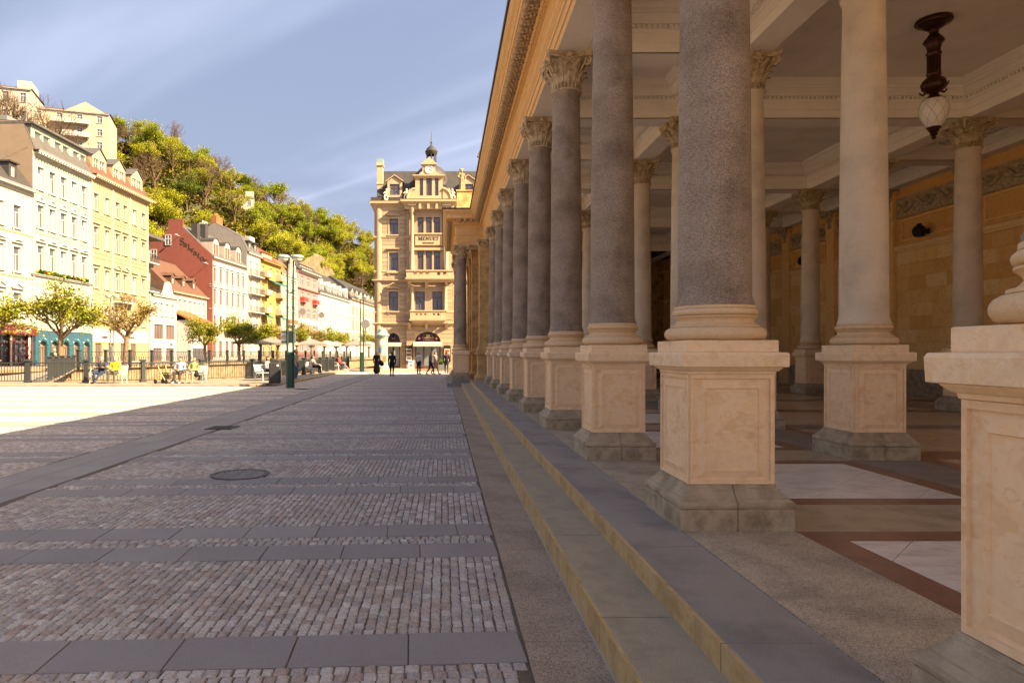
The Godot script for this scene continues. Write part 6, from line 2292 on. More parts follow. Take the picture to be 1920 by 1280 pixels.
	# single ones that stand out against the sky
	for p in [[98.0, 149.0, 6, 2.0], [16.0, 144.0, 7, 1.9], [-12.0, 140.0, 6, 1.9], [186.0, 152.0, 7, 0.95], [150.0, 148.0, 6, 1.0], [60.0, 150.0, 7, 1.1], [2.0, 128.0, 3, 0.62], [20.0, 126.0, 1, 0.6], [262.0, 165.0, 0, 1.1], [228.0, 160.0, 1, 1.0], [310.0, 175.0, 2, 1.1], [385.0, 190.0, 6, 1.25], [350.0, 185.0, 5, 1.1], [556.0, 215.0, 8, 1.1], [600.0, 240.0, 4, 1.0], [628.0, 232.0, 3, 1.2], [655.0, 240.0, 7, 1.0], [440.0, 195.0, 9, 1.2]]:
		var dd: float = p[1]
		plant.call((p[0] - 831.0) / 1230.0 * dd, dd, p[2], p[3])
	# low growth on the slope
	var clump := Sh.new()
	rng.seed = 61
	for i in 46:
		var p := Vector3(rng.randfn(), absf(rng.randfn()) * 0.8, rng.randfn()) * 0.8
		clump.col = Color(1, 1, 1) * rng.randf_range(0.7, 1.2)
		var b := Basis.from_euler(Vector3(rng.randf() * 6, rng.randf() * 6, 0)) * rng.randf_range(0.16, 0.3)
		clump.quad(p - b.x - b.y, p + b.x - b.y, p + b.x + b.y, p - b.x + b.y)
	var at: Array = []
	var tint: Array = []
	for i in 9000:
		var dd := rng.randf_range(90, 300)
		var ss := rng.randf_range(1.0, 70.0)
		var x := hill_foot(dd) - ss
		at.append(Transform3D(Basis(Vector3.UP, rng.randf() * 6).scaled(Vector3.ONE * rng.randf_range(0.5, 1.3)), Vector3(x, hill_y(x, dd), -dd)))
		tint.append([Color(0.145, 0.152, 0.020), Color(0.211, 0.191, 0.023), Color(0.132, 0.086, 0.040), Color(0.099, 0.119, 0.020)][rng.randi() % 4])
	var u := scatter("undergrowth", clump.mesh(true), M["leaf"], at, tint, null)
	u.set_meta("kind", "stuff")
	tag(u, "low shrubs and young growth covering the hillside", "undergrowth")
	# villas on the hill
	villa("yellow_villa", "yellow villa with loggias and a pediment high on the hill above the green house", 52.0, 190.0, 157.0, 300.0, 200.0, "warmtrim", 4, true)
	villa("white_tower_house", "pale house with a flat tower at the top of the hill behind bare trees", -40.0, 46.0, 150.0, 262.0, 158.0, "cream", 3, false)
	villa("cream_villa", "cream villa half hidden by thin trees above the red gable house", 416.0, 474.0, 220.0, 432.0, 366.0, "cream", 3, false)


func villa(called: String, label: String, px0: float, px1: float, d: float, py0: float, py1: float, wall: String, floors: int, gable: bool) -> void:
	var k := d / 1230.0
	var w := (px1 - px0) * k
	var y0 := EYE + (660 - py0) * k
	var h := (py0 - py1) * k
	var o := thing(called, label, "house", Vector3((px0 - 831) * k, y0, -d), 0.30)
	var holes: Array = []
	var n := maxi(3, int(w / 3.6))
	var fh := h / floors
	for f in floors:
		for i in n: holes.append(Rect2(w * (i + 0.5) / n - 0.6, f * fh + fh * 0.28, 1.2, fh * 0.5))
	body(o, w, h, 10.0, holes, wall)
	var sh := Sh.new()
	sh.bar(-0.1, w + 0.1, -8, 0, -10.1, 0.1)
	part("basement", sh, M["river wall"], o)
	for r in holes: window(o, r.get_center().x, r.position.y, 1.2, r.size.y, "white frame", "trim", "", 0.0, "X")
	cornice(o, w, h, "trim", 0.5, false)
	if gable:
		sh = Sh.new()
		sh.slab([Vector2(w * 0.45, h), Vector2(w * 0.95, h), Vector2(w * 0.7, h + w * 0.14)], -1.0, 0.3)
		part("pediment", sh, M[wall], o)
		for f in floors - 1: balcony(o, w * 0.3, w * 0.75, (f + 1) * fh + 0.2, 1.3, "trim", "trim", true)
	else:
		sh = Sh.new()
		sh.bar(w * 0.72, w * 0.99, h, h + 2.0, -6.0, -0.3)
		part("tower", sh, M[wall], o)
	sh = Sh.new()
	sh.rings([[h + 0.03, w / 2 + 0.3, 5.3], [h + 1.2, w / 2 - 1.5, 2.5]], Vector3(w / 2, 0, -5))
	part("roof", sh, M["brown roof"], o)


func tree_meshes(sd: int, h: float, style: String, leafs: Array, n: int, ls: float) -> Array:
	var r := RandomNumberGenerator.new()
	r.seed = sd
	var wood := Sh.new()
	var tips: Array = []
	if style == "conifer":
		wood.tube([Vector3.ZERO, Vector3(0, h * 0.5, 0), Vector3(0, h, 0)], [h * 0.022, h * 0.014, 0.02], 6)
		var crown := Sh.new()
		for i in n:
			var t := pow(r.randf(), 0.7)
			var y := h * (0.10 + 0.88 * (1 - t))
			var rad := t * h * 0.20 * sqrt(r.randf()) * (0.75 + 0.25 * sin(y * 7.0))
			var a := r.randf() * TAU
			var p := Vector3(sin(a) * rad, y - rad * 0.35, cos(a) * rad)
			crown.col = leafs[r.randi() % leafs.size()] * r.randf_range(0.6, 1.2)
			var b := Basis.from_euler(Vector3(r.randf_range(-0.6, 0.6), a, r.randf_range(-0.6, 0.6))) * ls
			crown.quad(p - b.x * 0.5 - b.z, p + b.x * 0.5 - b.z, p + b.x * 0.4 + b.z, p - b.x * 0.4 + b.z)
		return [wood.mesh(), crown.mesh(true)]
	var deepest := 5 if style == "bare" else 4
	var stack: Array = []
	var th := h * (0.24 if style != "poll" else 0.36)
	var tr := h * 0.020
	if style == "poll": tr = h * 0.030
	var lean := Vector3(r.randf_range(-0.06, 0.06), 1, r.randf_range(-0.06, 0.06))
	var top := lean * th
	wood.tube([Vector3(0, -0.3, 0), lean * th * 0.1, lean * th * 0.55, top], [tr * 1.5, tr * 1.15, tr, tr * 0.9], 9)
	var limbs := 5
	for i in limbs:
		var a := TAU * (i + r.randf_range(-0.25, 0.25)) / limbs
		var out := r.randf_range(0.45, 0.85)
		if style == "poll": out = r.randf_range(0.8, 1.3)
		stack.append([top - lean * th * 0.15 * r.randf(), Vector3(sin(a) * out, 1, cos(a) * out).normalized(), h * r.randf_range(0.20, 0.28), tr * 0.62, 1])
	stack.append([top, Vector3(r.randf_range(-0.2, 0.2), 1, r.randf_range(-0.2, 0.2)).normalized(), h * 0.28, tr * 0.7, 1])
	while stack:
		var s: Array = stack.pop_back()
		var p: Vector3 = s[0]
		var dir: Vector3 = s[1]
		var l: float = s[2]
		var rad: float = s[3]
		var lv: int = s[4]
		var bend := Vector3(r.randf_range(-1, 1), r.randf_range(-0.2, 0.6), r.randf_range(-1, 1)) * 0.28
		var mid := p + dir * l * 0.5
		var d2 := (dir + bend).normalized()
		var end := mid + d2 * l * 0.5
		wood.tube([p, mid, end], [rad, rad * 0.8, rad * 0.6], 6 if lv < 3 else 4 if lv < 4 else 3)
		if lv >= 2: tips.append([mid, l])
		if lv >= 2: tips.append([end, l])
		if lv < deepest:
			var kids := 3 if lv < 3 else (4 if style == "bare" else 3)
			for i in kids:
				var sp := 0.75 if style != "poll" else 0.9
				var nd := (d2 + Vector3(r.randfn(), r.randfn() * 0.6 + 0.25, r.randfn()) * sp * 0.75).normalized()
				stack.append([mid.lerp(end, r.randf_range(0.2, 1.0)), nd, l * r.randf_range(0.58, 0.8), rad * 0.55, lv + 1])
	if n == 0: return [wood.mesh(), null]
	var crown := Sh.new()
	# leaves hang in sprays round the twigs, and the sprays leave gaps
	var sprays := maxi(1, n / 14)
	for i in sprays:
		var t: Array = tips[r.randi() % tips.size()]
		var c: Vector3 = t[0] + Vector3(r.randfn(), r.randfn(), r.randfn()) * t[1] * 0.22
		var tone: Color = leafs[r.randi() % leafs.size()]
		for j in 14:
			var p := c + Vector3(r.randfn(), r.randfn() * 0.7, r.randfn()) * ls * 1.5
			crown.col = tone * r.randf_range(0.7, 1.25)
			var b := Basis.from_euler(Vector3(r.randf_range(-1.2, 0.4), r.randf() * TAU, r.randf_range(-0.7, 0.7))) * ls * r.randf_range(0.35, 0.62)
			# a leaf folded along its middle
			var m0 := p - b.z
			var m1 := p + b.z
			crown.tri(m0, p + b.x * 0.8 + b.y * 0.2, m1)
			crown.tri(m1, p - b.x * 0.8 + b.y * 0.2, m0)
	return [wood.mesh(), crown.mesh(true)]


# ---- street furniture ------------------------------------------------------------------------------------------------
func railing(called: String, label: String, pts: Array, y: float, h: float, lattice: bool, step := 2.6) -> void:
	var o := thing(called, label, "railing")
	var post := Sh.new()
	post.rings([[0, 0.14, 0.14], [0.08, 0.14, 0.14], [0.12, 0.10, 0.10], [h + 0.04, 0.095, 0.095], [h + 0.06, 0.15, 0.15], [h + 0.12, 0.15, 0.15], [h + 0.15, 0.06, 0.06]])
	var pm := post.mesh()
	var bar := Sh.new()
	bar.bar(-0.012, 0.012, 0.12, h - 0.06, -0.012, 0.012)
	var bm := bar.mesh()
	for i in pts.size() - 1:
		var a: Vector2 = pts[i]
		var b: Vector2 = pts[i + 1]
		var n := maxi(1, roundi((b - a).length() / step))
		for k in n:
			var p := a.lerp(b, k / float(n))
			var q := a.lerp(b, (k + 1) / float(n))
			var turn := atan2(q.y - p.y, q.x - p.x)
			inst("post", pm, M["iron"], o, Vector3(p.x, y, -p.y), turn)
			if i == pts.size() - 2 and k == n - 1: inst("post", pm, M["iron"], o, Vector3(q.x, y, -q.y), turn)
			var l := (q - p).length()
			var sh := Sh.new()
			sh.bar(0.08, l - 0.08, h - 0.06, h, -0.03, 0.03)
			sh.bar(0.08, l - 0.08, 0.08, 0.12, -0.02, 0.02)
			var f := part("rail", sh, M["iron"], o, Vector3(p.x, y, -p.y))
			f.rotation.y = turn
			if lattice:
				sh = Sh.new()
				var m := int(l / 0.30)
				for j in m:
					var x0 := 0.1 + (l - 0.2) * j / m
					var x1 := 0.1 + (l - 0.2) * (j + 1) / m
					for t in [[x0, x1], [x1, x0]]: sh.tube([Vector3(t[0], 0.14, 0), Vector3((t[0] + t[1]) / 2 + 0.03, h * 0.45, 0), Vector3(t[1], h - 0.08, 0)], [0.018], 4)
					var ring: Array = []
					for e in 9: ring.append(Vector3((x0 + x1) / 2 + cos(TAU * e / 8) * 0.09, h * 0.5 + sin(TAU * e / 8) * 0.16, 0))
					sh.tube(ring, [0.014], 4)
				inst("lattice", sh.mesh(), M["iron"], f)
			else:
				var m := int(l / 0.145)
				for j in m: inst("bar", bm, M["iron"], f, Vector3(0.1 + (l - 0.2) * (j + 0.5) / m, 0, 0))
				sh = Sh.new()
				for j in range(0, m - 1, 2):
					var x0 := 0.1 + (l - 0.2) * (j + 0.5) / m
					var x1 := 0.1 + (l - 0.2) * (j + 1.5) / m
					sh.tube([Vector3(x0, h - 0.26, 0), Vector3((x0 + x1) / 2, h - 0.10, 0), Vector3(x1, h - 0.26, 0)], [0.011], 4)
				inst("pointed_arch", sh.mesh(), M["iron"], f)

func bench_proto() -> Node3D:
	var o := Node3D.new()
	var slat := Sh.new()
	slat.chamfer(Vector3.ZERO, Vector3(1.72, 0.03, 0.075), 0.008)
	var sm := slat.mesh()
	for i in 5: inst("slat", sm, M["white paint"], o, Vector3(0, 0.43 + 0.012 * absf(i - 2) * 0.5, 0.22 - i * 0.095))
	for i in 4:
		var b := inst("slat", sm, M["white paint"], o, Vector3(0, 0.55 + i * 0.10, -0.25 - 0.03 * i))
		b.rotation.x = PI / 2 - 0.28
	for s in [-0.8, 0.8]:
		var e := Sh.new()
		e.tube([Vector3(s, 0.0, 0.30), Vector3(s, 0.10, 0.25), Vector3(s, 0.25, 0.26), Vector3(s, 0.41, 0.24)], [0.03, 0.022, 0.024, 0.026], 6)
		e.tube([Vector3(s, 0.0, -0.36), Vector3(s, 0.14, -0.27), Vector3(s, 0.30, -0.22), Vector3(s, 0.41, -0.20), Vector3(s, 0.62, -0.29), Vector3(s, 0.90, -0.38)], [0.03, 0.022, 0.024, 0.026, 0.024, 0.02], 6)
		e.tube([Vector3(s, 0.40, -0.22), Vector3(s, 0.385, 0.0), Vector3(s, 0.40, 0.26)], [0.022], 6)
		e.tube([Vector3(s, 0.66, -0.31), Vector3(s, 0.70, -0.1), Vector3(s, 0.68, 0.12), Vector3(s, 0.60, 0.24), Vector3(s, 0.50, 0.25), Vector3(s, 0.47, 0.17), Vector3(s, 0.53, 0.12), Vector3(s, 0.58, 0.17)], [0.024], 6)
		e.tube([Vector3(s, 0.20, 0.25), Vector3(s, 0.27, 0.1), Vector3(s, 0.33, 0.02), Vector3(s, 0.27, -0.1), Vector3(s, 0.20, -0.24)], [0.016], 5)
		part("end_frame", e, M["white paint"], o)
	return o

func double_lamp(called: String, label: String, at: Vector3, m: String, h: float, sign_at: float) -> void:
	var o := thing(called, label, "street lamp", at, 0.0)
	for s in [-1.0, 1.0]:
		var sh := Sh.new()
		sh.tube([Vector3(s * 0.14, 0, 0), Vector3(s * 0.14, 1.3, 0), Vector3(s * 0.14, h * 0.7, 0), Vector3(s * 0.14, h - 0.35, 0)], [0.06, 0.055, 0.05, 0.04], 10)
		for y in [1.4, 2.6, 3.8, 4.6]: sh.lathe([Vector2(0.05, y), Vector2(0.075, y + 0.01), Vector2(0.075, y + 0.05), Vector2(0.05, y + 0.06)], 10, Vector3(s * 0.14, 0, 0))
		sh.tube([Vector3(s * 0.14, h - 0.40, 0), Vector3(s * 0.16, h - 0.15, 0), Vector3(s * 0.30, h - 0.08, 0)], [0.04, 0.035, 0.03], 8)
		part("pole", sh, M[m], o)
		sh = Sh.new()
		sh.lathe([Vector2(0.0, h - 0.02), Vector2(0.24, h - 0.04), Vector2(0.30, h - 0.10), Vector2(0.31, h - 0.16), Vector2(0.27, h - 0.20)], 18, Vector3(s * 0.33, 0, 0))
		var hd := part("lamp_head", sh, M["copper"], o)
		sh = Sh.new()
		sh.lathe([Vector2(0.26, h - 0.20), Vector2(0.22, h - 0.30), Vector2(0.12, h - 0.36), Vector2(0.0, h - 0.37)], 18, Vector3(s * 0.33, 0, 0))
		inst("lamp_glass", sh.mesh(), M["lamp globe"], hd)
	var b := Sh.new()
	b.chamfer(Vector3(0, 0.85, 0), Vector3(0.26, 1.7, 0.22), 0.03)
	part("switch_box", b, M[m], o)
	b = Sh.new()
	b.tube([Vector3(-0.14, h * 0.72, 0), Vector3(0, h * 0.71, 0), Vector3(0.14, h * 0.72, 0)], [0.03], 6)
	part("clamp", b, M[m], o)
	if sign_at > 0:
		b = Sh.new()
		b.chamfer(Vector3(-0.12, sign_at, -0.09), Vector3(0.72, 0.58, 0.02), 0.008)
		var p := part("notice_plate", b, M["grey metal"], o)
		b = Sh.new()
		b.bar(-0.44, -0.22, sign_at - 0.2, sign_at + 0.2, -0.079, -0.074)
		inst("notice", b.mesh(), M["white paint"], p)
		b = Sh.new()
		b.lathe([Vector2(0.05, 0), Vector2(0.08, 0), Vector2(0.08, 0.006), Vector2(0.05, 0.006), Vector2(0.05, 0)], 14)
		var e := inst("red_ring", b.mesh(), M["red paint"], p, Vector3(-0.33, sign_at, -0.074))
		e.rotation.x = PI / 2

func make_street() -> void:
	# raised strip along the river with a kerb
	var sh := Sh.new()
	var inner := [Vector2(-8.3, 62), Vector2(-8.6, 56), Vector2(-8.3, 46), Vector2(-8.3, 36), Vector2(-9.3, 32.45), Vector2(-20.6, 32.25), Vector2(-80, 30.4)]
	flat(sh, [Vector2(-80, 30.55), Vector2(-21.7, 34.35), Vector2(-16.0, 35.15), Vector2(-11.6, 39.5), Vector2(-10.0, 46), Vector2(-9.6, 56), Vector2(-9.0, 62)] + inner, 0.12)
	for i in inner.size() - 1:
		var a: Vector2 = inner[i]
		var b: Vector2 = inner[i + 1]
		sh.quad(Vector3(b.x, -0.05, -b.y), Vector3(a.x, -0.05, -a.y), Vector3(a.x, 0.12, -a.y), Vector3(b.x, 0.12, -b.y))
	var o: Node3D = part("river_pavement", sh, M["road"])
	o.set_meta("kind", "structure")
	sh = Sh.new()
	for i in inner.size() - 1:
		var a: Vector2 = inner[i]
		var b: Vector2 = inner[i + 1]
		var d := b - a
		var n := int(d.length() / 1.2)
		for k in mini(n, 20):
			var m := a + d * (k + 0.5) / n
			sh.chamfer(Vector3(m.x, 0.055, -m.y), Vector3(d.length() / n - 0.01, 0.14, 0.2), 0.015, Basis(Vector3.UP, atan2(d.y, d.x)))
	o = part("kerb", sh, M["kerb stone"])
	o.set_meta("kind", "structure")
	sh = Sh.new()
	sh.lathe([Vector2(3.4, -0.05), Vector2(3.4, 0.10), Vector2(3.36, 0.13), Vector2(0.0, 0.135)], 40, Vector3(-6.0, 0, -61.0))
	o = part("pavement_island", sh, M["kerb stone"])
	o.set_meta("kind", "structure")
	sh = Sh.new()
	sh.quad(Vector3(-80, 0.06, -33.6), Vector3(-20.5, 0.06, -34.2), Vector3(-26.6, BANK + 0.004, -47.6), Vector3(-80, BANK + 0.004, -47.6))
	o = part("bridge_deck", sh, M["road"])
	o.set_meta("kind", "structure")
	railing("river_railing", "dark iron railing with square posts and pointed bar tops along the near river bank", [Vector2(-27.5, 33.5), Vector2(-21.5, 33.9), Vector2(-15.9, 34.7), Vector2(-11.4, 39.2), Vector2(-9.8, 46), Vector2(-9.4, 56), Vector2(-9.0, 62)], 0.12, 1.05, false)
	railing("bridge_railing", "short dark iron railing at the edge of the bridge below the blue tiled arcade", [Vector2(-20.9, 34.8), Vector2(-23.6, 40.6), Vector2(-26.6, 47.2)], 0.25, 1.1, false, 3.2)
	railing("far_railing", "dark iron railing with rings and crossed bars along the far river bank", [Vector2(-26.6, 47.8), Vector2(-24.0, 62), Vector2(-19.2, 80), Vector2(-14.7, 104)], BANK + 0.1, 1.15, true, 3.0)
	# benches
	var spots := [[-17.15, 33.55, 0.06, "white cast iron bench under the man in dark jacket and the person in yellow"], [-13.05, 33.6, 0.0, "white cast iron bench with two sitters beside the wheeled walking frame"], [-9.75, 36.6, 1.15, "white cast iron bench behind the dark litter bin"], [-9.35, 47.2, 1.35, "white cast iron bench with a person in striped top"], [-9.05, 57.0, 1.35, "white cast iron bench with sitters in blue and red tops"]]
	var proto := bench_proto()
	for i in spots.size():
		var b: Node3D = proto if i == spots.size() - 1 else proto.duplicate()
		b.name = numbered("bench")
		add_child(b)
		b.position = Vector3(spots[i][0], 0.12, -spots[i][1])
		b.rotation.y = spots[i][2]
		tag(b, spots[i][3], "bench", "white benches along the river")
	# litter bin
	var bin := thing("litter_bin", "tall dark grey litter bin with a hooded opening beside the green lamp", "litter bin", Vector3(-8.55, 0.12, -33.3), 0.1)
	sh = Sh.new()
	sh.chamfer(Vector3(0, 0.53, 0), Vector3(0.56, 1.06, 0.46), 0.05)
	part("body", sh, M["bin"], bin)
	sh = Sh.new()
	sh.slab([Vector2(-0.22, 1.06), Vector2(0.26, 1.06), Vector2(0.20, 1.16), Vector2(-0.12, 1.22), Vector2(-0.22, 1.18)], -0.18, 0.18)
	part("hood", sh, M["bin"], bin)
	sh = Sh.new()
	sh.bar(0.12, 0.22, 0.86, 0.96, 0.231, 0.236)
	part("sticker", sh, M["white paint"], bin)
	double_lamp("green_lamp", "tall dark green double lamp post with a grey notice plate beside the litter bin", Vector3(-7.28, 0, -31.2), "green paint", 6.35, 2.42)
	double_lamp("square_lamp", "double lamp post with a round traffic sign near the advertising column", Vector3(-6.95, 0, -56.0), "green paint", 6.5, 0.0)
	double_lamp("bank_lamp", "grey double lamp post on the far bank before the yellow house", Vector3(-29.3, BANK, -58.0), "grey metal", 6.3, 0.0)
	var sg := thing("traffic_sign", "round traffic sign seen from its grey back on the lamp post", "sign", Vector3(-6.62, 0, -55.85))
	sh = Sh.new()
	sh.lathe([Vector2(0, -0.01), Vector2(0.36, -0.01), Vector2(0.37, 0.01), Vector2(0, 0.012)], 28)
	var disc := part("disc", sh, M["grey metal"], sg, Vector3(0, 4.1, 0.06))
	disc.rotation.x = PI / 2
	sh = Sh.new()
	sh.tube([Vector3(0, 0, 0), Vector3(0, 4.5, 0)], [0.03], 8)
	part("pole", sh, M["grey metal"], sg)
	# advertising column
	var ad := thing("advertising_column", "round advertising column with posters and a pale green domed cap", "advertising column", Vector3(-5.6, 0.13, -60.2))
	sh = Sh.new()
	sh.lathe([Vector2(0.62, 0), Vector2(0.62, 0.25), Vector2(0.54, 0.32), Vector2(0.50, 0.36)], 28)
	part("foot", sh, M["copper"], ad)
	sh = Sh.new()
	sh.lathe([Vector2(0.5, 0.34), Vector2(0.5, 2.85)], 28)
	part("drum", sh, M["poster"], ad)
	sh = Sh.new()
	sh.lathe([Vector2(0.50, 2.84), Vector2(0.56, 2.90), Vector2(0.56, 3.02), Vector2(0.66, 3.06), Vector2(0.66, 3.16), Vector2(0.55, 3.24), Vector2(0.44, 3.42), Vector2(0.36, 3.50), Vector2(0.36, 3.60), Vector2(0.24, 3.70), Vector2(0.06, 3.76), Vector2(0.04, 3.86), Vector2(0.0, 3.9)], 28)
	part("cap", sh, M["copper"], ad)
	for p in [[-0.25, 1.75, 0.42, 0.5, "blue paint"], [0.35, 1.7, 0.45, 0.6, "canvas"], [0.0, 2.45, 0.5, 0.45, "white paint"], [-0.3, 1.0, 0.5, 0.55, "canvas"], [0.5, 0.95, 0.45, 0.6, "orange roof"]]:
		sh = Sh.new()
		for i in 5:
			var a0: float = p[0] + (i / 5.0 - 0.5) * p[2] / 0.5
			var a1: float = p[0] + ((i + 1) / 5.0 - 0.5) * p[2] / 0.5
			sh.quad(Vector3(sin(a0) * 0.505, p[1] - p[3] / 2, cos(a0) * 0.505), Vector3(sin(a1) * 0.505, p[1] - p[3] / 2, cos(a1) * 0.505), Vector3(sin(a1) * 0.505, p[1] + p[3] / 2, cos(a1) * 0.505), Vector3(sin(a0) * 0.505, p[1] + p[3] / 2, cos(a0) * 0.505))
		part("bill", sh, M[p[4]], ad)
	# drain covers in the square
	var dr := thing("round_drain", "round iron drain grating set in the cobbles", "drain cover", Vector3(-2.82, 0.006, -9.1))
	sh = Sh.new()
	sh.lathe([Vector2(0.40, -0.03), Vector2(0.40, 0.006), Vector2(0.345, 0.006), Vector2(0.345, -0.03)], 40)
	part("rim", sh, M["iron"], dr)
	sh = Sh.new()
	sh.lathe([Vector2(0.345, -0.012), Vector2(0.0, -0.011)], 40)
	part("shade_sheet", sh, M["black metal"], dr)  # flat black disc, stands in for the shade below the bars
	for i in 13:
		var x := -0.30 + i * 0.05
		var l := sqrt(0.35 * 0.35 - x * x)
		sh = Sh.new()
		sh.bar(x - 0.012, x + 0.012, -0.02, 0.004, -l, l)
		part("bar", sh, M["grey metal"], dr)
	for p in [[-4.95, 14.7, "square iron grating in the long paved strip"], [-6.45, 30.0, "flat iron cover in the cobbles near the green lamp"]]:
		dr = thing("drain_grating", p[2], "drain cover", Vector3(p[0], 0.012, -p[1]))
		sh = Sh.new()
		for s in [-0.27, 0.27]:
			sh.bar(s - 0.03, s + 0.03, -0.03, 0.006, -0.3, 0.3)
			sh.bar(-0.239, 0.239, -0.03, 0.006, s - 0.03, s + 0.03)
		part("rim", sh, M["iron"], dr)
		sh = Sh.new()
		sh.bar(-0.24, 0.24, -0.02, -0.01, -0.24, 0.24)
		part("shade_sheet", sh, M["black metal"], dr)  # black sheet just under the bars, colour in place of shaded depth
		for i in 8:
			sh = Sh.new()
			sh.bar(-0.22 + i * 0.06, -0.195 + i * 0.06, -0.01, 0.004, -0.24, 0.24)
			part("bar", sh, M["iron"], dr)
	# market umbrellas on the far bank
	var um := Node3D.new()
	sh = Sh.new()
	sh.rings([[0.0, 2.2, 1.7], [0.22, 2.2, 1.7], [0.95, 0.1, 0.1]], Vector3(0, 2.35, 0))
	inst("canopy", sh.mesh(), M["canvas"], um)
	sh = Sh.new()
	sh.tube([Vector3.ZERO, Vector3(0, 3.2, 0)], [0.04], 6)
	inst("pole", sh.mesh(), M["grey metal"], um)
	sh = Sh.new()
	for k in 4:
		var a := PI / 4 + k * PI / 2
		sh.tube([Vector3(0, 3.15, 0), Vector3(signf(sin(a)) * 2.15, 2.4, signf(cos(a)) * 1.65)], [0.02], 4)
	inst("rib", sh.mesh(), M["grey metal"], um)
	var us := [[470.0, 84.0, 0], [508.0, 88.0, 1], [530.0, 96.0, 0], [583.0, 100.0, 1], [612.0, 112.0, 0], [630.0, 118.0, 1], [668.0, 108.0, 1], [690.0, 124.0, 0]]
	for i in us.size():
		var u: Node3D = um.duplicate()
		u.name = numbered("cafe_umbrella")
		add_child(u)
		u.position = Vector3((us[i][0] - 831.0) / 1230.0 * us[i][1], BANK - 0.1, -us[i][1])
		u.rotation.y = 0.3
		if us[i][2]: u.get_node("canopy").material_override = M["grey canvas"]
		tag(u, "grey cafe umbrella among the pollarded trees on the far bank" if us[i][2] else "cream cafe umbrella among the pollarded trees on the far bank", "umbrella", "cafe umbrellas on the far bank")
	um.free()
	# plane trees along the far bank
	var young := [Color(0.201, 0.221, 0.020), Color(0.254, 0.240, 0.023), Color(0.159, 0.188, 0.018)]
	var rusty := [Color(0.234, 0.153, 0.035), Color(0.204, 0.138, 0.031), Color(0.173, 0.153, 0.031)]
	var pp: Array = []
	for k in 2: pp.append(tree_meshes(200 + k, 7.0, "poll", young, 4200, 0.23))
	pp.append(tree_meshes(210, 7.0, "poll", rusty, 3000, 0.16))
	pp.append(tree_meshes(220, 7.0, "poll", [Color(0.15, 0.19, 0.02), Color(0.21, 0.24, 0.03)], 4200, 0.24))
	rng.seed = 77
	var list := [[-14.0, 53.0, 0, 1.0, "pollarded plane tree at the red shop front"], [112.0, 55.0, 1, 1.02, "green pollarded plane tree before the blue tiled arcade"], [234.0, 60.0, 2, 1.04, "rusty leaved pollarded plane tree before the yellow house"], [385.0, 76.0, 0, 0.85, "pollarded plane tree before the low cream house with brown roof"], [448.0, 82.0, 3, 0.85, "dense green pollarded plane tree before the red gable house"]]
	for p in [[487.0, 90.0, 0, 0.85], [520.0, 95.0, 2, 0.85], [556.0, 103.0, 1, 0.85], [583.0, 110.0, 2, 0.85], [607.0, 118.0, 3, 0.85], [630.0, 125.0, 0, 0.85], [650.0, 133.0, 2, 0.85], [692.0, 140.0, 1, 0.85]]:
		list.append(p + ["small pollarded plane tree in the row before the far houses"])
	for p in list:
		var t := thing("plane_tree", p[4], "tree", Vector3((p[0] - 831.0) / 1230.0 * p[1], BANK, -p[1]), rng.randf() * TAU, "plane trees along the far bank")
		inst("trunk", pp[p[2]][0], M["plane bark"], t)
		inst("crown", pp[p[2]][1], M["leaf"], t)
		t.scale = Vector3.ONE * p[3]
	# wheeled walking frame
	var wf := thing("walking_frame", "yellow wheeled walking frame with a black seat and handles beside the bench", "walking frame", Vector3(-14.0, 0.12, -32.9), 1.2)
	sh = Sh.new()
	for s in [-0.24, 0.24]:
		sh.tube([Vector3(s, 0.12, 0.34), Vector3(s, 0.22, 0.25), Vector3(s, 0.55, 0.0), Vector3(s, 0.88, -0.18)], [0.018], 6)
		sh.tube([Vector3(s, 0.12, -0.34), Vector3(s, 0.22, -0.25), Vector3(s, 0.5, 0.0)], [0.018], 6)
	part("frame", sh, plain("walker yellow", lin(0.55, 0.45, 0.12), 0.4), wf)
	for s in [-0.24, 0.24]:
		for z in [-0.34, 0.34]:
			sh = Sh.new()
			sh.lathe([Vector2(0.03, -0.02), Vector2(0.10, -0.02), Vector2(0.115, 0.0), Vector2(0.10, 0.02), Vector2(0.03, 0.02)], 14)
			var wh := part("wheel", sh, M["black metal"], wf, Vector3(s, 0.115, z))
			wh.rotation.z = PI / 2
		sh = Sh.new()
		sh.tube([Vector3(s, 0.87, -0.17), Vector3(s, 0.90, -0.32)], [0.025], 6)
		part("handle", sh, M["black metal"], wf)
	sh = Sh.new()
	sh.chamfer(Vector3(0, 0.53, 0.02), Vector3(0.44, 0.05, 0.28), 0.02)
	part("seat", sh, M["black metal"], wf)
	sh = Sh.new()
	sh.chamfer(Vector3(0, 0.36, 0.10), Vector3(0.36, 0.24, 0.2), 0.03)
	part("bag", sh, M["black metal"], wf)


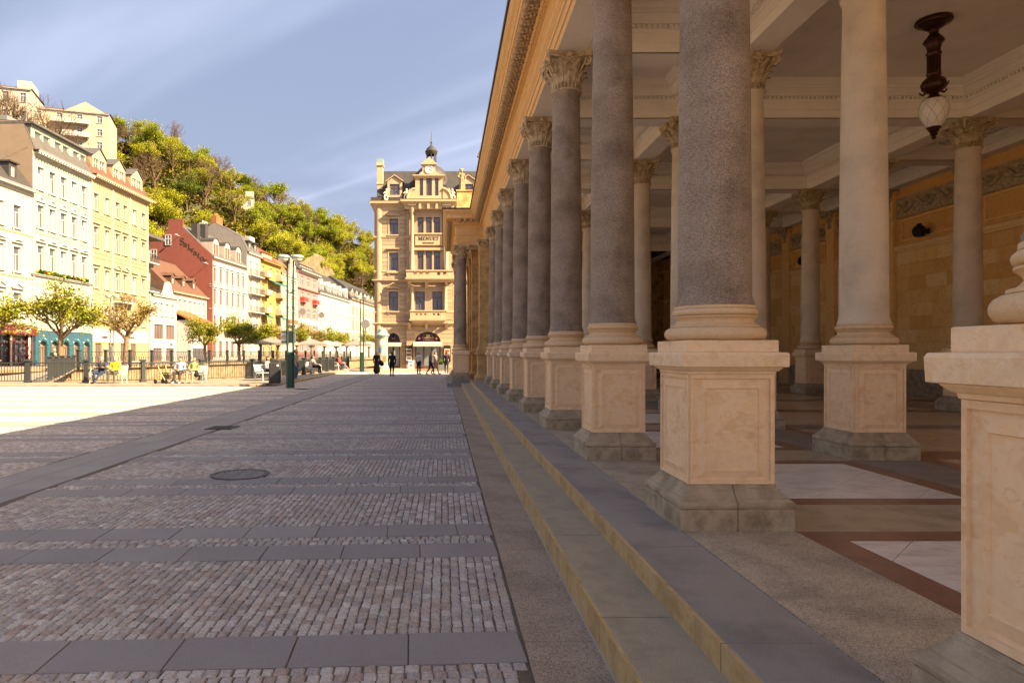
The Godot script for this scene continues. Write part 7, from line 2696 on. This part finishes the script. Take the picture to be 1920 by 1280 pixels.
# ---- people --------------------------------------------------------------------------------------------------------
# Distance to tapered bones, joined smoothly, meshed with one vertex in each cell that the surface crosses.
func figure_mesh(bones: Array, cell: float, join := 0.035) -> ArrayMesh:
	var lo := Vector3.ONE * 1e9
	var hi := -lo
	for b in bones:
		for e in 2:
			lo = lo.min(b[e] - Vector3.ONE * (b[2 + e] + 0.08))
			hi = hi.max(b[e] + Vector3.ONE * (b[2 + e] + 0.08))
	var nx := int((hi.x - lo.x) / cell) + 2
	var ny := int((hi.y - lo.y) / cell) + 2
	var nz := int((hi.z - lo.z) / cell) + 2
	var f := PackedFloat32Array()
	f.resize(nx * ny * nz)
	f.fill(1.0)
	var near := PackedFloat32Array()
	near.resize(f.size())
	near.fill(1.0)
	var who := PackedInt32Array()
	who.resize(f.size())
	for bi in bones.size():
		var b: Array = bones[bi]
		var pa: Vector3 = b[0]
		var pb: Vector3 = b[1]
		var ra: float = b[2]
		var rb: float = b[3]
		var m := maxf(ra, rb) + 0.075
		var l: Vector3 = (pa.min(pb) - Vector3.ONE * m - lo) / cell
		var h: Vector3 = (pa.max(pb) + Vector3.ONE * m - lo) / cell
		var ab := pb - pa
		var q := maxf(ab.length_squared(), 1e-8)
		for z in range(maxi(0, int(l.z)), mini(nz - 1, int(h.z) + 1) + 1):
			for y in range(maxi(0, int(l.y)), mini(ny - 1, int(h.y) + 1) + 1):
				var row := (z * ny + y) * nx
				for x in range(maxi(0, int(l.x)), mini(nx - 1, int(h.x) + 1) + 1):
					var p := lo + Vector3(x, y, z) * cell
					var t := clampf((p - pa).dot(ab) / q, 0, 1)
					var d := p.distance_to(pa + ab * t) - lerpf(ra, rb, t)
					var i := row + x
					if d < near[i]:
						near[i] = d
						who[i] = bi
					var k := maxf(join - absf(f[i] - d), 0.0) / join
					f[i] = minf(f[i], d) - k * k * join * 0.25
	var verts := PackedVector3Array()
	var norms := PackedVector3Array()
	var cols := PackedColorArray()
	var idx := PackedInt32Array()
	var at := {}
	var off := [0, 1, nx, nx + 1, nx * ny, nx * ny + 1, nx * ny + nx, nx * ny + nx + 1]
	var edges := [[0, 1], [2, 3], [4, 5], [6, 7], [0, 2], [1, 3], [4, 6], [5, 7], [0, 4], [1, 5], [2, 6], [3, 7]]
	for z in nz - 1:
		for y in ny - 1:
			for x in nx - 1:
				var i := (z * ny + y) * nx + x
				var s := 0
				for k in 8:
					if f[i + off[k]] < 0: s += 1
				if s == 0 or s == 8: continue
				var sum := Vector3.ZERO
				var n := 0
				for e in edges:
					var a: float = f[i + off[e[0]]]
					var b: float = f[i + off[e[1]]]
					if (a < 0) != (b < 0):
						var t := a / (a - b)
						var u := Vector3(e[0] & 1, (e[0] >> 1) & 1, e[0] >> 2)
						var w := Vector3(e[1] & 1, (e[1] >> 1) & 1, e[1] >> 2)
						sum += u.lerp(w, t)
						n += 1
				at[i] = verts.size()
				verts.append(lo + (Vector3(x, y, z) + sum / n) * cell)
				var g := Vector3.ZERO
				for k in 8:
					var v: float = f[i + off[k]]
					g += Vector3(v if k & 1 else -v, v if k & 2 else -v, v if k & 4 else -v)
				norms.append(g.normalized())
				cols.append(bones[who[i]][4])
	for i in at:
		var x: int = i % nx
		var y: int = (i / nx) % ny
		var z: int = i / (nx * ny)
		for ax in 3:
			var step: int = [1, nx, nx * ny][ax]
			var s1: int = [nx, nx * ny, 1][ax]
			var s2: int = [nx * ny, 1, nx][ax]
			if (f[i] < 0) == (f[i + step] < 0): continue
			if [y, z, x][ax] == 0 or [z, x, y][ax] == 0: continue
			if not (at.has(i - s1) and at.has(i - s2) and at.has(i - s1 - s2)): continue
			var a: int = at[i]
			var b: int = at[i - s1]
			var c: int = at[i - s1 - s2]
			var d: int = at[i - s2]
			if f[i] < 0: idx.append_array(PackedInt32Array([a, c, b, a, d, c]))
			else: idx.append_array(PackedInt32Array([a, b, c, a, c, d]))
	var arr := []
	arr.resize(Mesh.ARRAY_MAX)
	arr[Mesh.ARRAY_VERTEX] = verts
	arr[Mesh.ARRAY_NORMAL] = norms
	arr[Mesh.ARRAY_COLOR] = cols
	arr[Mesh.ARRAY_INDEX] = idx
	var mesh := ArrayMesh.new()
	mesh.add_surface_from_arrays(Mesh.PRIMITIVE_TRIANGLES, arr)
	return mesh

# pose: joints in metres, front is +z. c: top, legs, skin, hair, shoes
func person(label: String, at: Vector3, turn: float, pose: String, c: Dictionary, extra: Array = []) -> Node3D:
	var j := {"hip": Vector3(0, 0.93, 0), "waist": Vector3(0, 1.08, 0), "chest": Vector3(0, 1.32, 0), "neck": Vector3(0, 1.48, 0.0), "head": Vector3(0, 1.61, 0.03)}
	for s in [-1, 1]:
		j["sh%d" % s] = Vector3(s * 0.18, 1.40, 0); j["el%d" % s] = Vector3(s * 0.24, 1.12, -0.03); j["wr%d" % s] = Vector3(s * 0.23, 0.88, 0.06)
		j["th%d" % s] = Vector3(s * 0.095, 0.92, 0); j["kn%d" % s] = Vector3(s * 0.10, 0.49, 0.02); j["an%d" % s] = Vector3(s * 0.10, 0.08, -0.02); j["to%d" % s] = Vector3(s * 0.12, 0.035, 0.15)
	if pose == "walk":
		j["kn1"] = Vector3(0.10, 0.50, 0.16); j["an1"] = Vector3(0.10, 0.09, 0.24); j["to1"] = Vector3(0.11, 0.06, 0.42)
		j["kn-1"] = Vector3(-0.10, 0.50, -0.04); j["an-1"] = Vector3(-0.10, 0.14, -0.30); j["to-1"] = Vector3(-0.11, 0.04, -0.16)
		j["el-1"] = Vector3(-0.25, 1.13, 0.06); j["wr-1"] = Vector3(-0.22, 0.92, 0.22); j["el1"] = Vector3(0.25, 1.13, -0.12); j["wr1"] = Vector3(0.24, 0.89, -0.12)
	elif pose.begins_with("sit"):
		for k in ["hip", "waist", "chest", "neck", "head", "sh-1", "sh1"]: j[k] += Vector3(0, -0.40, -0.10)
		for k in ["chest", "neck", "head", "sh-1", "sh1"]: j[k] += Vector3(0, 0, -0.05)
		for s in [-1, 1]:
			j["th%d" % s] = Vector3(s * 0.10, 0.53, -0.08); j["kn%d" % s] = Vector3(s * 0.14, 0.53, 0.36); j["an%d" % s] = Vector3(s * 0.15, 0.09, 0.40); j["to%d" % s] = Vector3(s * 0.17, 0.035, 0.57)
			j["el%d" % s] = Vector3(s * 0.27, 0.73, -0.06); j["wr%d" % s] = Vector3(s * 0.09, 0.68, 0.18)
		if pose == "sit_crossed":
			for s in [-1, 1]:
				j["el%d" % s] = Vector3(s * 0.27, 0.76, 0.02); j["wr%d" % s] = Vector3(-s * 0.12, 0.80, 0.16)
			j["an1"] = Vector3(-0.02, 0.10, 0.62); j["to1"] = Vector3(0.0, 0.08, 0.80); j["kn1"] = Vector3(0.15, 0.50, 0.36)
		elif pose == "sit_out":
			for s in [-1, 1]:
				j["kn%d" % s] = Vector3(s * 0.12, 0.47, 0.38); j["an%d" % s] = Vector3(s * 0.11, 0.10, 0.80); j["to%d" % s] = Vector3(s * 0.12, 0.14, 0.95)
	elif pose == "lean":
		for k in ["chest", "neck", "head", "sh-1", "sh1"]: j[k] += Vector3(0, -0.10, 0.22)
		for s in [-1, 1]:
			j["el%d" % s] = Vector3(s * 0.28, 1.08, 0.34); j["wr%d" % s] = Vector3(s * 0.10, 1.12, 0.48)
	elif pose == "hold":
		j["el1"] = Vector3(0.26, 1.14, -0.02); j["wr1"] = Vector3(0.12, 1.12, 0.24)
	var T0: Color = c.top
	var L: Color = c.legs
	var S: Color = c.skin
	var B: Array = [[j.hip + Vector3(-0.06, 0.0, 0), j.hip + Vector3(0.06, 0, 0), 0.125, 0.125, L], [j.hip + Vector3(0, 0.10, 0), j.waist, 0.135, 0.13, T0], [j.waist, j.chest, 0.135, 0.15, T0], [j.chest + Vector3(-0.09, 0.02, 0), j.chest + Vector3(0.09, 0.02, 0), 0.115, 0.115, T0], [j["sh-1"], j["sh1"], 0.075, 0.075, T0], [j.neck - Vector3(0, 0.06, 0), j.head - Vector3(0, 0.04, 0.02), 0.055, 0.052, S],
		[j.head + Vector3(0, 0.03, -0.02), j.head + Vector3(0, -0.04, 0.015), 0.092, 0.075, S], [j.head + Vector3(0, -0.01, 0.08), j.head + Vector3(0, -0.03, 0.105), 0.014, 0.018, S]]
	for s in [-1, 1]:
		var sl: Color = T0 if not c.get("short", false) else S
		B += [[j["sh%d" % s], j["el%d" % s], 0.068, 0.052, T0], [j["el%d" % s], j["wr%d" % s], 0.050, 0.036, sl], [j["th%d" % s], j["kn%d" % s], 0.098, 0.065, L], [j["kn%d" % s], j["an%d" % s], 0.062, 0.045, c.get("shin", L)], [j["an%d" % s] - Vector3(0, 0.03, 0), j["to%d" % s], 0.048, 0.04, c.shoes], [j.head + Vector3(s * 0.088, 0.0, -0.01), j.head + Vector3(s * 0.095, 0.025, -0.02), 0.016, 0.018, S]]
		# palm, then thumb and fingers as chains of their own
		var w: Vector3 = j["wr%d" % s]
		var dir: Vector3 = (w - j["el%d" % s]).normalized()
		B.append([w, w + dir * 0.07, 0.034, 0.036, S])
		var side := dir.cross(Vector3(s, 0, 0)).normalized() if absf(dir.x) < 0.9 else Vector3(0, 0, 1)
		for fi in 4:
			var root := w + dir * 0.08 + side * (fi - 1.5) * 0.021
			var ln: float = [0.055, 0.07, 0.075, 0.06][fi]
			B.append([root, root + dir * ln * 0.6 + Vector3(-s * 0.006, 0, 0), 0.0105, 0.0095, S])
			B.append([root + dir * ln * 0.6 + Vector3(-s * 0.006, 0, 0), root + dir * ln + Vector3(-s * 0.025, 0, 0), 0.0095, 0.008, S])
		B.append([w + dir * 0.03 + side * 0.03, w + dir * 0.075 + side * 0.055, 0.0115, 0.009, S])
	if c.get("skirt", false):
		B.append([j.hip, j.hip + Vector3(0, -0.62, 0.02), 0.16, 0.26, L])
	B += extra
	var o := thing("person", label, "person", at, turn)
	inst("body", figure_mesh(B, 0.024), M["figure"], o)
	# hair as a cap of its own
	var hb: Array = [[j.head + Vector3(0, 0.055, -0.03), j.head + Vector3(0, 0.035, -0.045), 0.088, 0.092, c.hair], [j.head + Vector3(0, 0.0, -0.06), j.head + Vector3(0, -0.05, -0.06), 0.07, 0.05, c.hair]]
	if c.get("long", false): hb.append([j.head + Vector3(0, -0.02, -0.06), j.head + Vector3(0, -0.20, -0.07), 0.085, 0.06, c.hair])
	inst("hair", figure_mesh(hb, 0.02), M["figure"], o)
	return o

func make_people() -> void:
	var skin := Color(0.312, 0.180, 0.120)
	var dark := Color(0.007, 0.007, 0.008)
	var jeans := Color(0.018, 0.033, 0.078)
	var white := Color(0.450, 0.438, 0.420)
	var grey := Color(0.072, 0.072, 0.078)
	var fair := Color(0.252, 0.162, 0.072)
	var brown := Color(0.036, 0.018, 0.009)
	var silver := Color(0.330, 0.318, 0.300)
	var at := func(x: float, d: float, y := 0.0) -> Vector3: return Vector3(x, y, -d)
	person("person in dark grey jacket and blue trousers sitting with folded arms on a white bench", at.call(-17.45, 33.35, 0.12), 0.05, "sit_crossed", {"top": Color(0.030, 0.030, 0.036), "legs": jeans, "skin": skin, "hair": silver, "shoes": brown})
	person("person in bright yellow top sitting on the bench beside the dark jacket", at.call(-16.75, 33.35, 0.12), 0.1, "sit", {"top": Color(0.432, 0.330, 0.012), "legs": Color(0.060, 0.060, 0.060), "skin": skin, "hair": white, "shoes": grey})
	person("person in pale blue shirt and brown trousers sitting beside the walking frame", at.call(-13.45, 33.4, 0.12), 0.05, "sit", {"top": Color(0.252, 0.276, 0.348), "legs": Color(0.048, 0.036, 0.030), "skin": skin, "hair": Color(0.060, 0.012, 0.009), "shoes": white})
	person("fair haired person in light green top sitting with a bag on the bench", at.call(-12.75, 33.4, 0.12), -0.1, "sit", {"top": Color(0.252, 0.288, 0.108), "legs": Color(0.300, 0.228, 0.162), "skin": skin, "hair": fair, "shoes": Color(0.240, 0.156, 0.108), "long": true}, [[Vector3(0.22, 0.55, 0.12), Vector3(0.26, 0.42, 0.16), 0.11, 0.12, dark]])
	person("dark haired person sitting behind the litter bin", at.call(-9.65, 36.5, 0.12), 1.15, "sit", {"top": Color(0.216, 0.216, 0.228), "legs": dark, "skin": skin, "hair": dark, "shoes": dark, "long": true})
	person("person in beige jacket and jeans standing beyond the green lamp post", at.call(-8.45, 37.6, 0.12), 1.5, "stand", {"top": Color(0.300, 0.240, 0.168), "legs": Color(0.030, 0.072, 0.156), "skin": skin, "hair": brown, "shoes": Color(0.300, 0.180, 0.132)})
	person("person in striped pinkish top and black trousers sitting on a bench", at.call(-9.25, 47.2, 0.12), 1.35, "sit", {"top": Color(0.288, 0.216, 0.216), "legs": dark, "skin": skin, "hair": brown, "shoes": white, "long": true})
	person("person in blue top and jeans sitting on the bench before the far railing", at.call(-9.0, 57.3, 0.12), 1.35, "sit", {"top": Color(0.018, 0.060, 0.120), "legs": Color(0.060, 0.120, 0.216), "skin": skin, "hair": brown, "shoes": white})
	person("fair person in red top stretching out bare legs from the bench", at.call(-8.85, 56.6, 0.12), 1.35, "sit_out", {"top": Color(0.390, 0.048, 0.030), "legs": Color(0.030, 0.030, 0.042), "shin": skin, "skin": skin, "hair": fair, "shoes": white, "long": true})
	person("person in a long black dress with a dark shoulder bag walking across the square", at.call(-5.06, 49.8), 0.15, "walk", {"top": dark, "legs": Color(0.012, 0.012, 0.012), "skin": skin, "hair": fair, "shoes": white, "skirt": true}, [[Vector3(0.30, 0.95, -0.05), Vector3(0.40, 0.80, 0.0), 0.15, 0.17, dark]])
	person("person in black jacket and dark jeans walking away across the square", at.call(-3.55, 45.3), PI, "walk", {"top": Color(0.008, 0.008, 0.012), "legs": Color(0.007, 0.010, 0.018), "skin": skin, "hair": Color(0.072, 0.066, 0.060), "shoes": dark})
	person("person in white jacket and navy trousers with a red bag near the shop", at.call(-1.86, 49.8), 2.6, "stand", {"top": white, "legs": Color(0.009, 0.011, 0.024), "skin": skin, "hair": fair, "shoes": white}, [[Vector3(-0.08, 1.0, 0.16), Vector3(0.06, 1.0, 0.16), 0.08, 0.08, Color(0.360, 0.060, 0.024)], [Vector3(-0.27, 0.72, 0.04), Vector3(-0.27, 0.60, 0.04), 0.08, 0.10, white]])
	person("person in grey cardigan and dark jeans walking with a companion", at.call(-0.95, 48.8), 1.2, "walk", {"top": Color(0.120, 0.120, 0.126), "legs": Color(0.012, 0.017, 0.036), "skin": skin, "hair": Color(0.330, 0.252, 0.150), "shoes": white, "long": true})
	person("person in pale pink top and short trousers half hidden by the grey cardigan", at.call(-0.62, 50.2), 1.2, "walk", {"top": Color(0.408, 0.252, 0.216), "legs": Color(0.300, 0.198, 0.144), "skin": skin, "hair": brown, "shoes": white, "short": true})
	person("person in black jacket with a backpack walking towards the shop by the portico", at.call(0.25, 51.8), PI, "walk", {"top": Color(0.010, 0.010, 0.013), "legs": Color(0.018, 0.030, 0.054), "skin": skin, "hair": brown, "shoes": dark}, [[Vector3(0, 1.30, -0.17), Vector3(0, 1.08, -0.18), 0.12, 0.14, dark]])
	person("person in light blue shirt standing by the iron railing near the bridge", at.call(-24.2, 35.2, 0.12), 1.9, "hold", {"top": Color(0.132, 0.204, 0.336), "legs": Color(0.030, 0.024, 0.018), "skin": skin, "hair": fair, "shoes": dark})
	person("person in dark jacket over a pale shirt bending over the bridge railing", at.call(-26.2, 44.0, 0.3), 0.9, "lean", {"top": dark, "legs": Color(0.024, 0.030, 0.036), "skin": skin, "hair": white, "shoes": dark}, [[Vector3(0, 1.05, 0.14), Vector3(0, 1.25, 0.30), 0.10, 0.10, Color(0.300, 0.252, 0.180)]])
	# statues on the attic of the colonnade
	var st := Color(0.34, 0.25, 0.15)
	for p in [[Vector3(0.97, 10.17, -34.6), 0.66, true, "weathered stone statue of a draped figure in a broad hat on the attic block", 0.4], [Vector3(2.0, 10.1, -31.6), 0.92, false, "stone statue on the roof whose head shows above the cornice", -0.3]]:
		var B := [[Vector3(0, 0.05, 0), Vector3(0, 0.5, 0), 0.24, 0.22, st], [Vector3(0.03, 0.5, 0), Vector3(0, 1.0, 0), 0.2, 0.17, st], [Vector3(0, 1.0, 0), Vector3(0, 1.3, 0), 0.17, 0.16, st], [Vector3(-0.2, 1.38, 0), Vector3(0.2, 1.38, 0), 0.09, 0.09, st], [Vector3(0, 1.45, 0), Vector3(0, 1.55, 0.03), 0.06, 0.06, st], [Vector3(0, 1.62, 0.02), Vector3(0, 1.68, 0.02), 0.10, 0.10, st],
			[Vector3(-0.2, 1.38, 0), Vector3(-0.34, 1.12, 0.05), 0.08, 0.06, st], [Vector3(-0.34, 1.12, 0.05), Vector3(-0.18, 0.98, 0.22), 0.06, 0.05, st], [Vector3(0.2, 1.38, 0), Vector3(0.32, 1.1, -0.02), 0.08, 0.06, st], [Vector3(0.32, 1.1, -0.02), Vector3(0.30, 0.84, 0.08), 0.06, 0.05, st], [Vector3(0.18, 0.9, 0.12), Vector3(0.12, 0.1, 0.16), 0.07, 0.10, st], [Vector3(-0.12, 0.9, 0.14), Vector3(-0.14, 0.1, 0.18), 0.06, 0.09, st]]
		if p[2]: B.append([Vector3(-0.12, 1.74, 0.0), Vector3(0.12, 1.74, 0.0), 0.09, 0.09, st])
		var o := thing("statue", p[3], "statue", p[0], p[4])
		inst("figure", figure_mesh(B, 0.03), M["statue stone"], o)
		o.scale = Vector3.ONE * p[1]
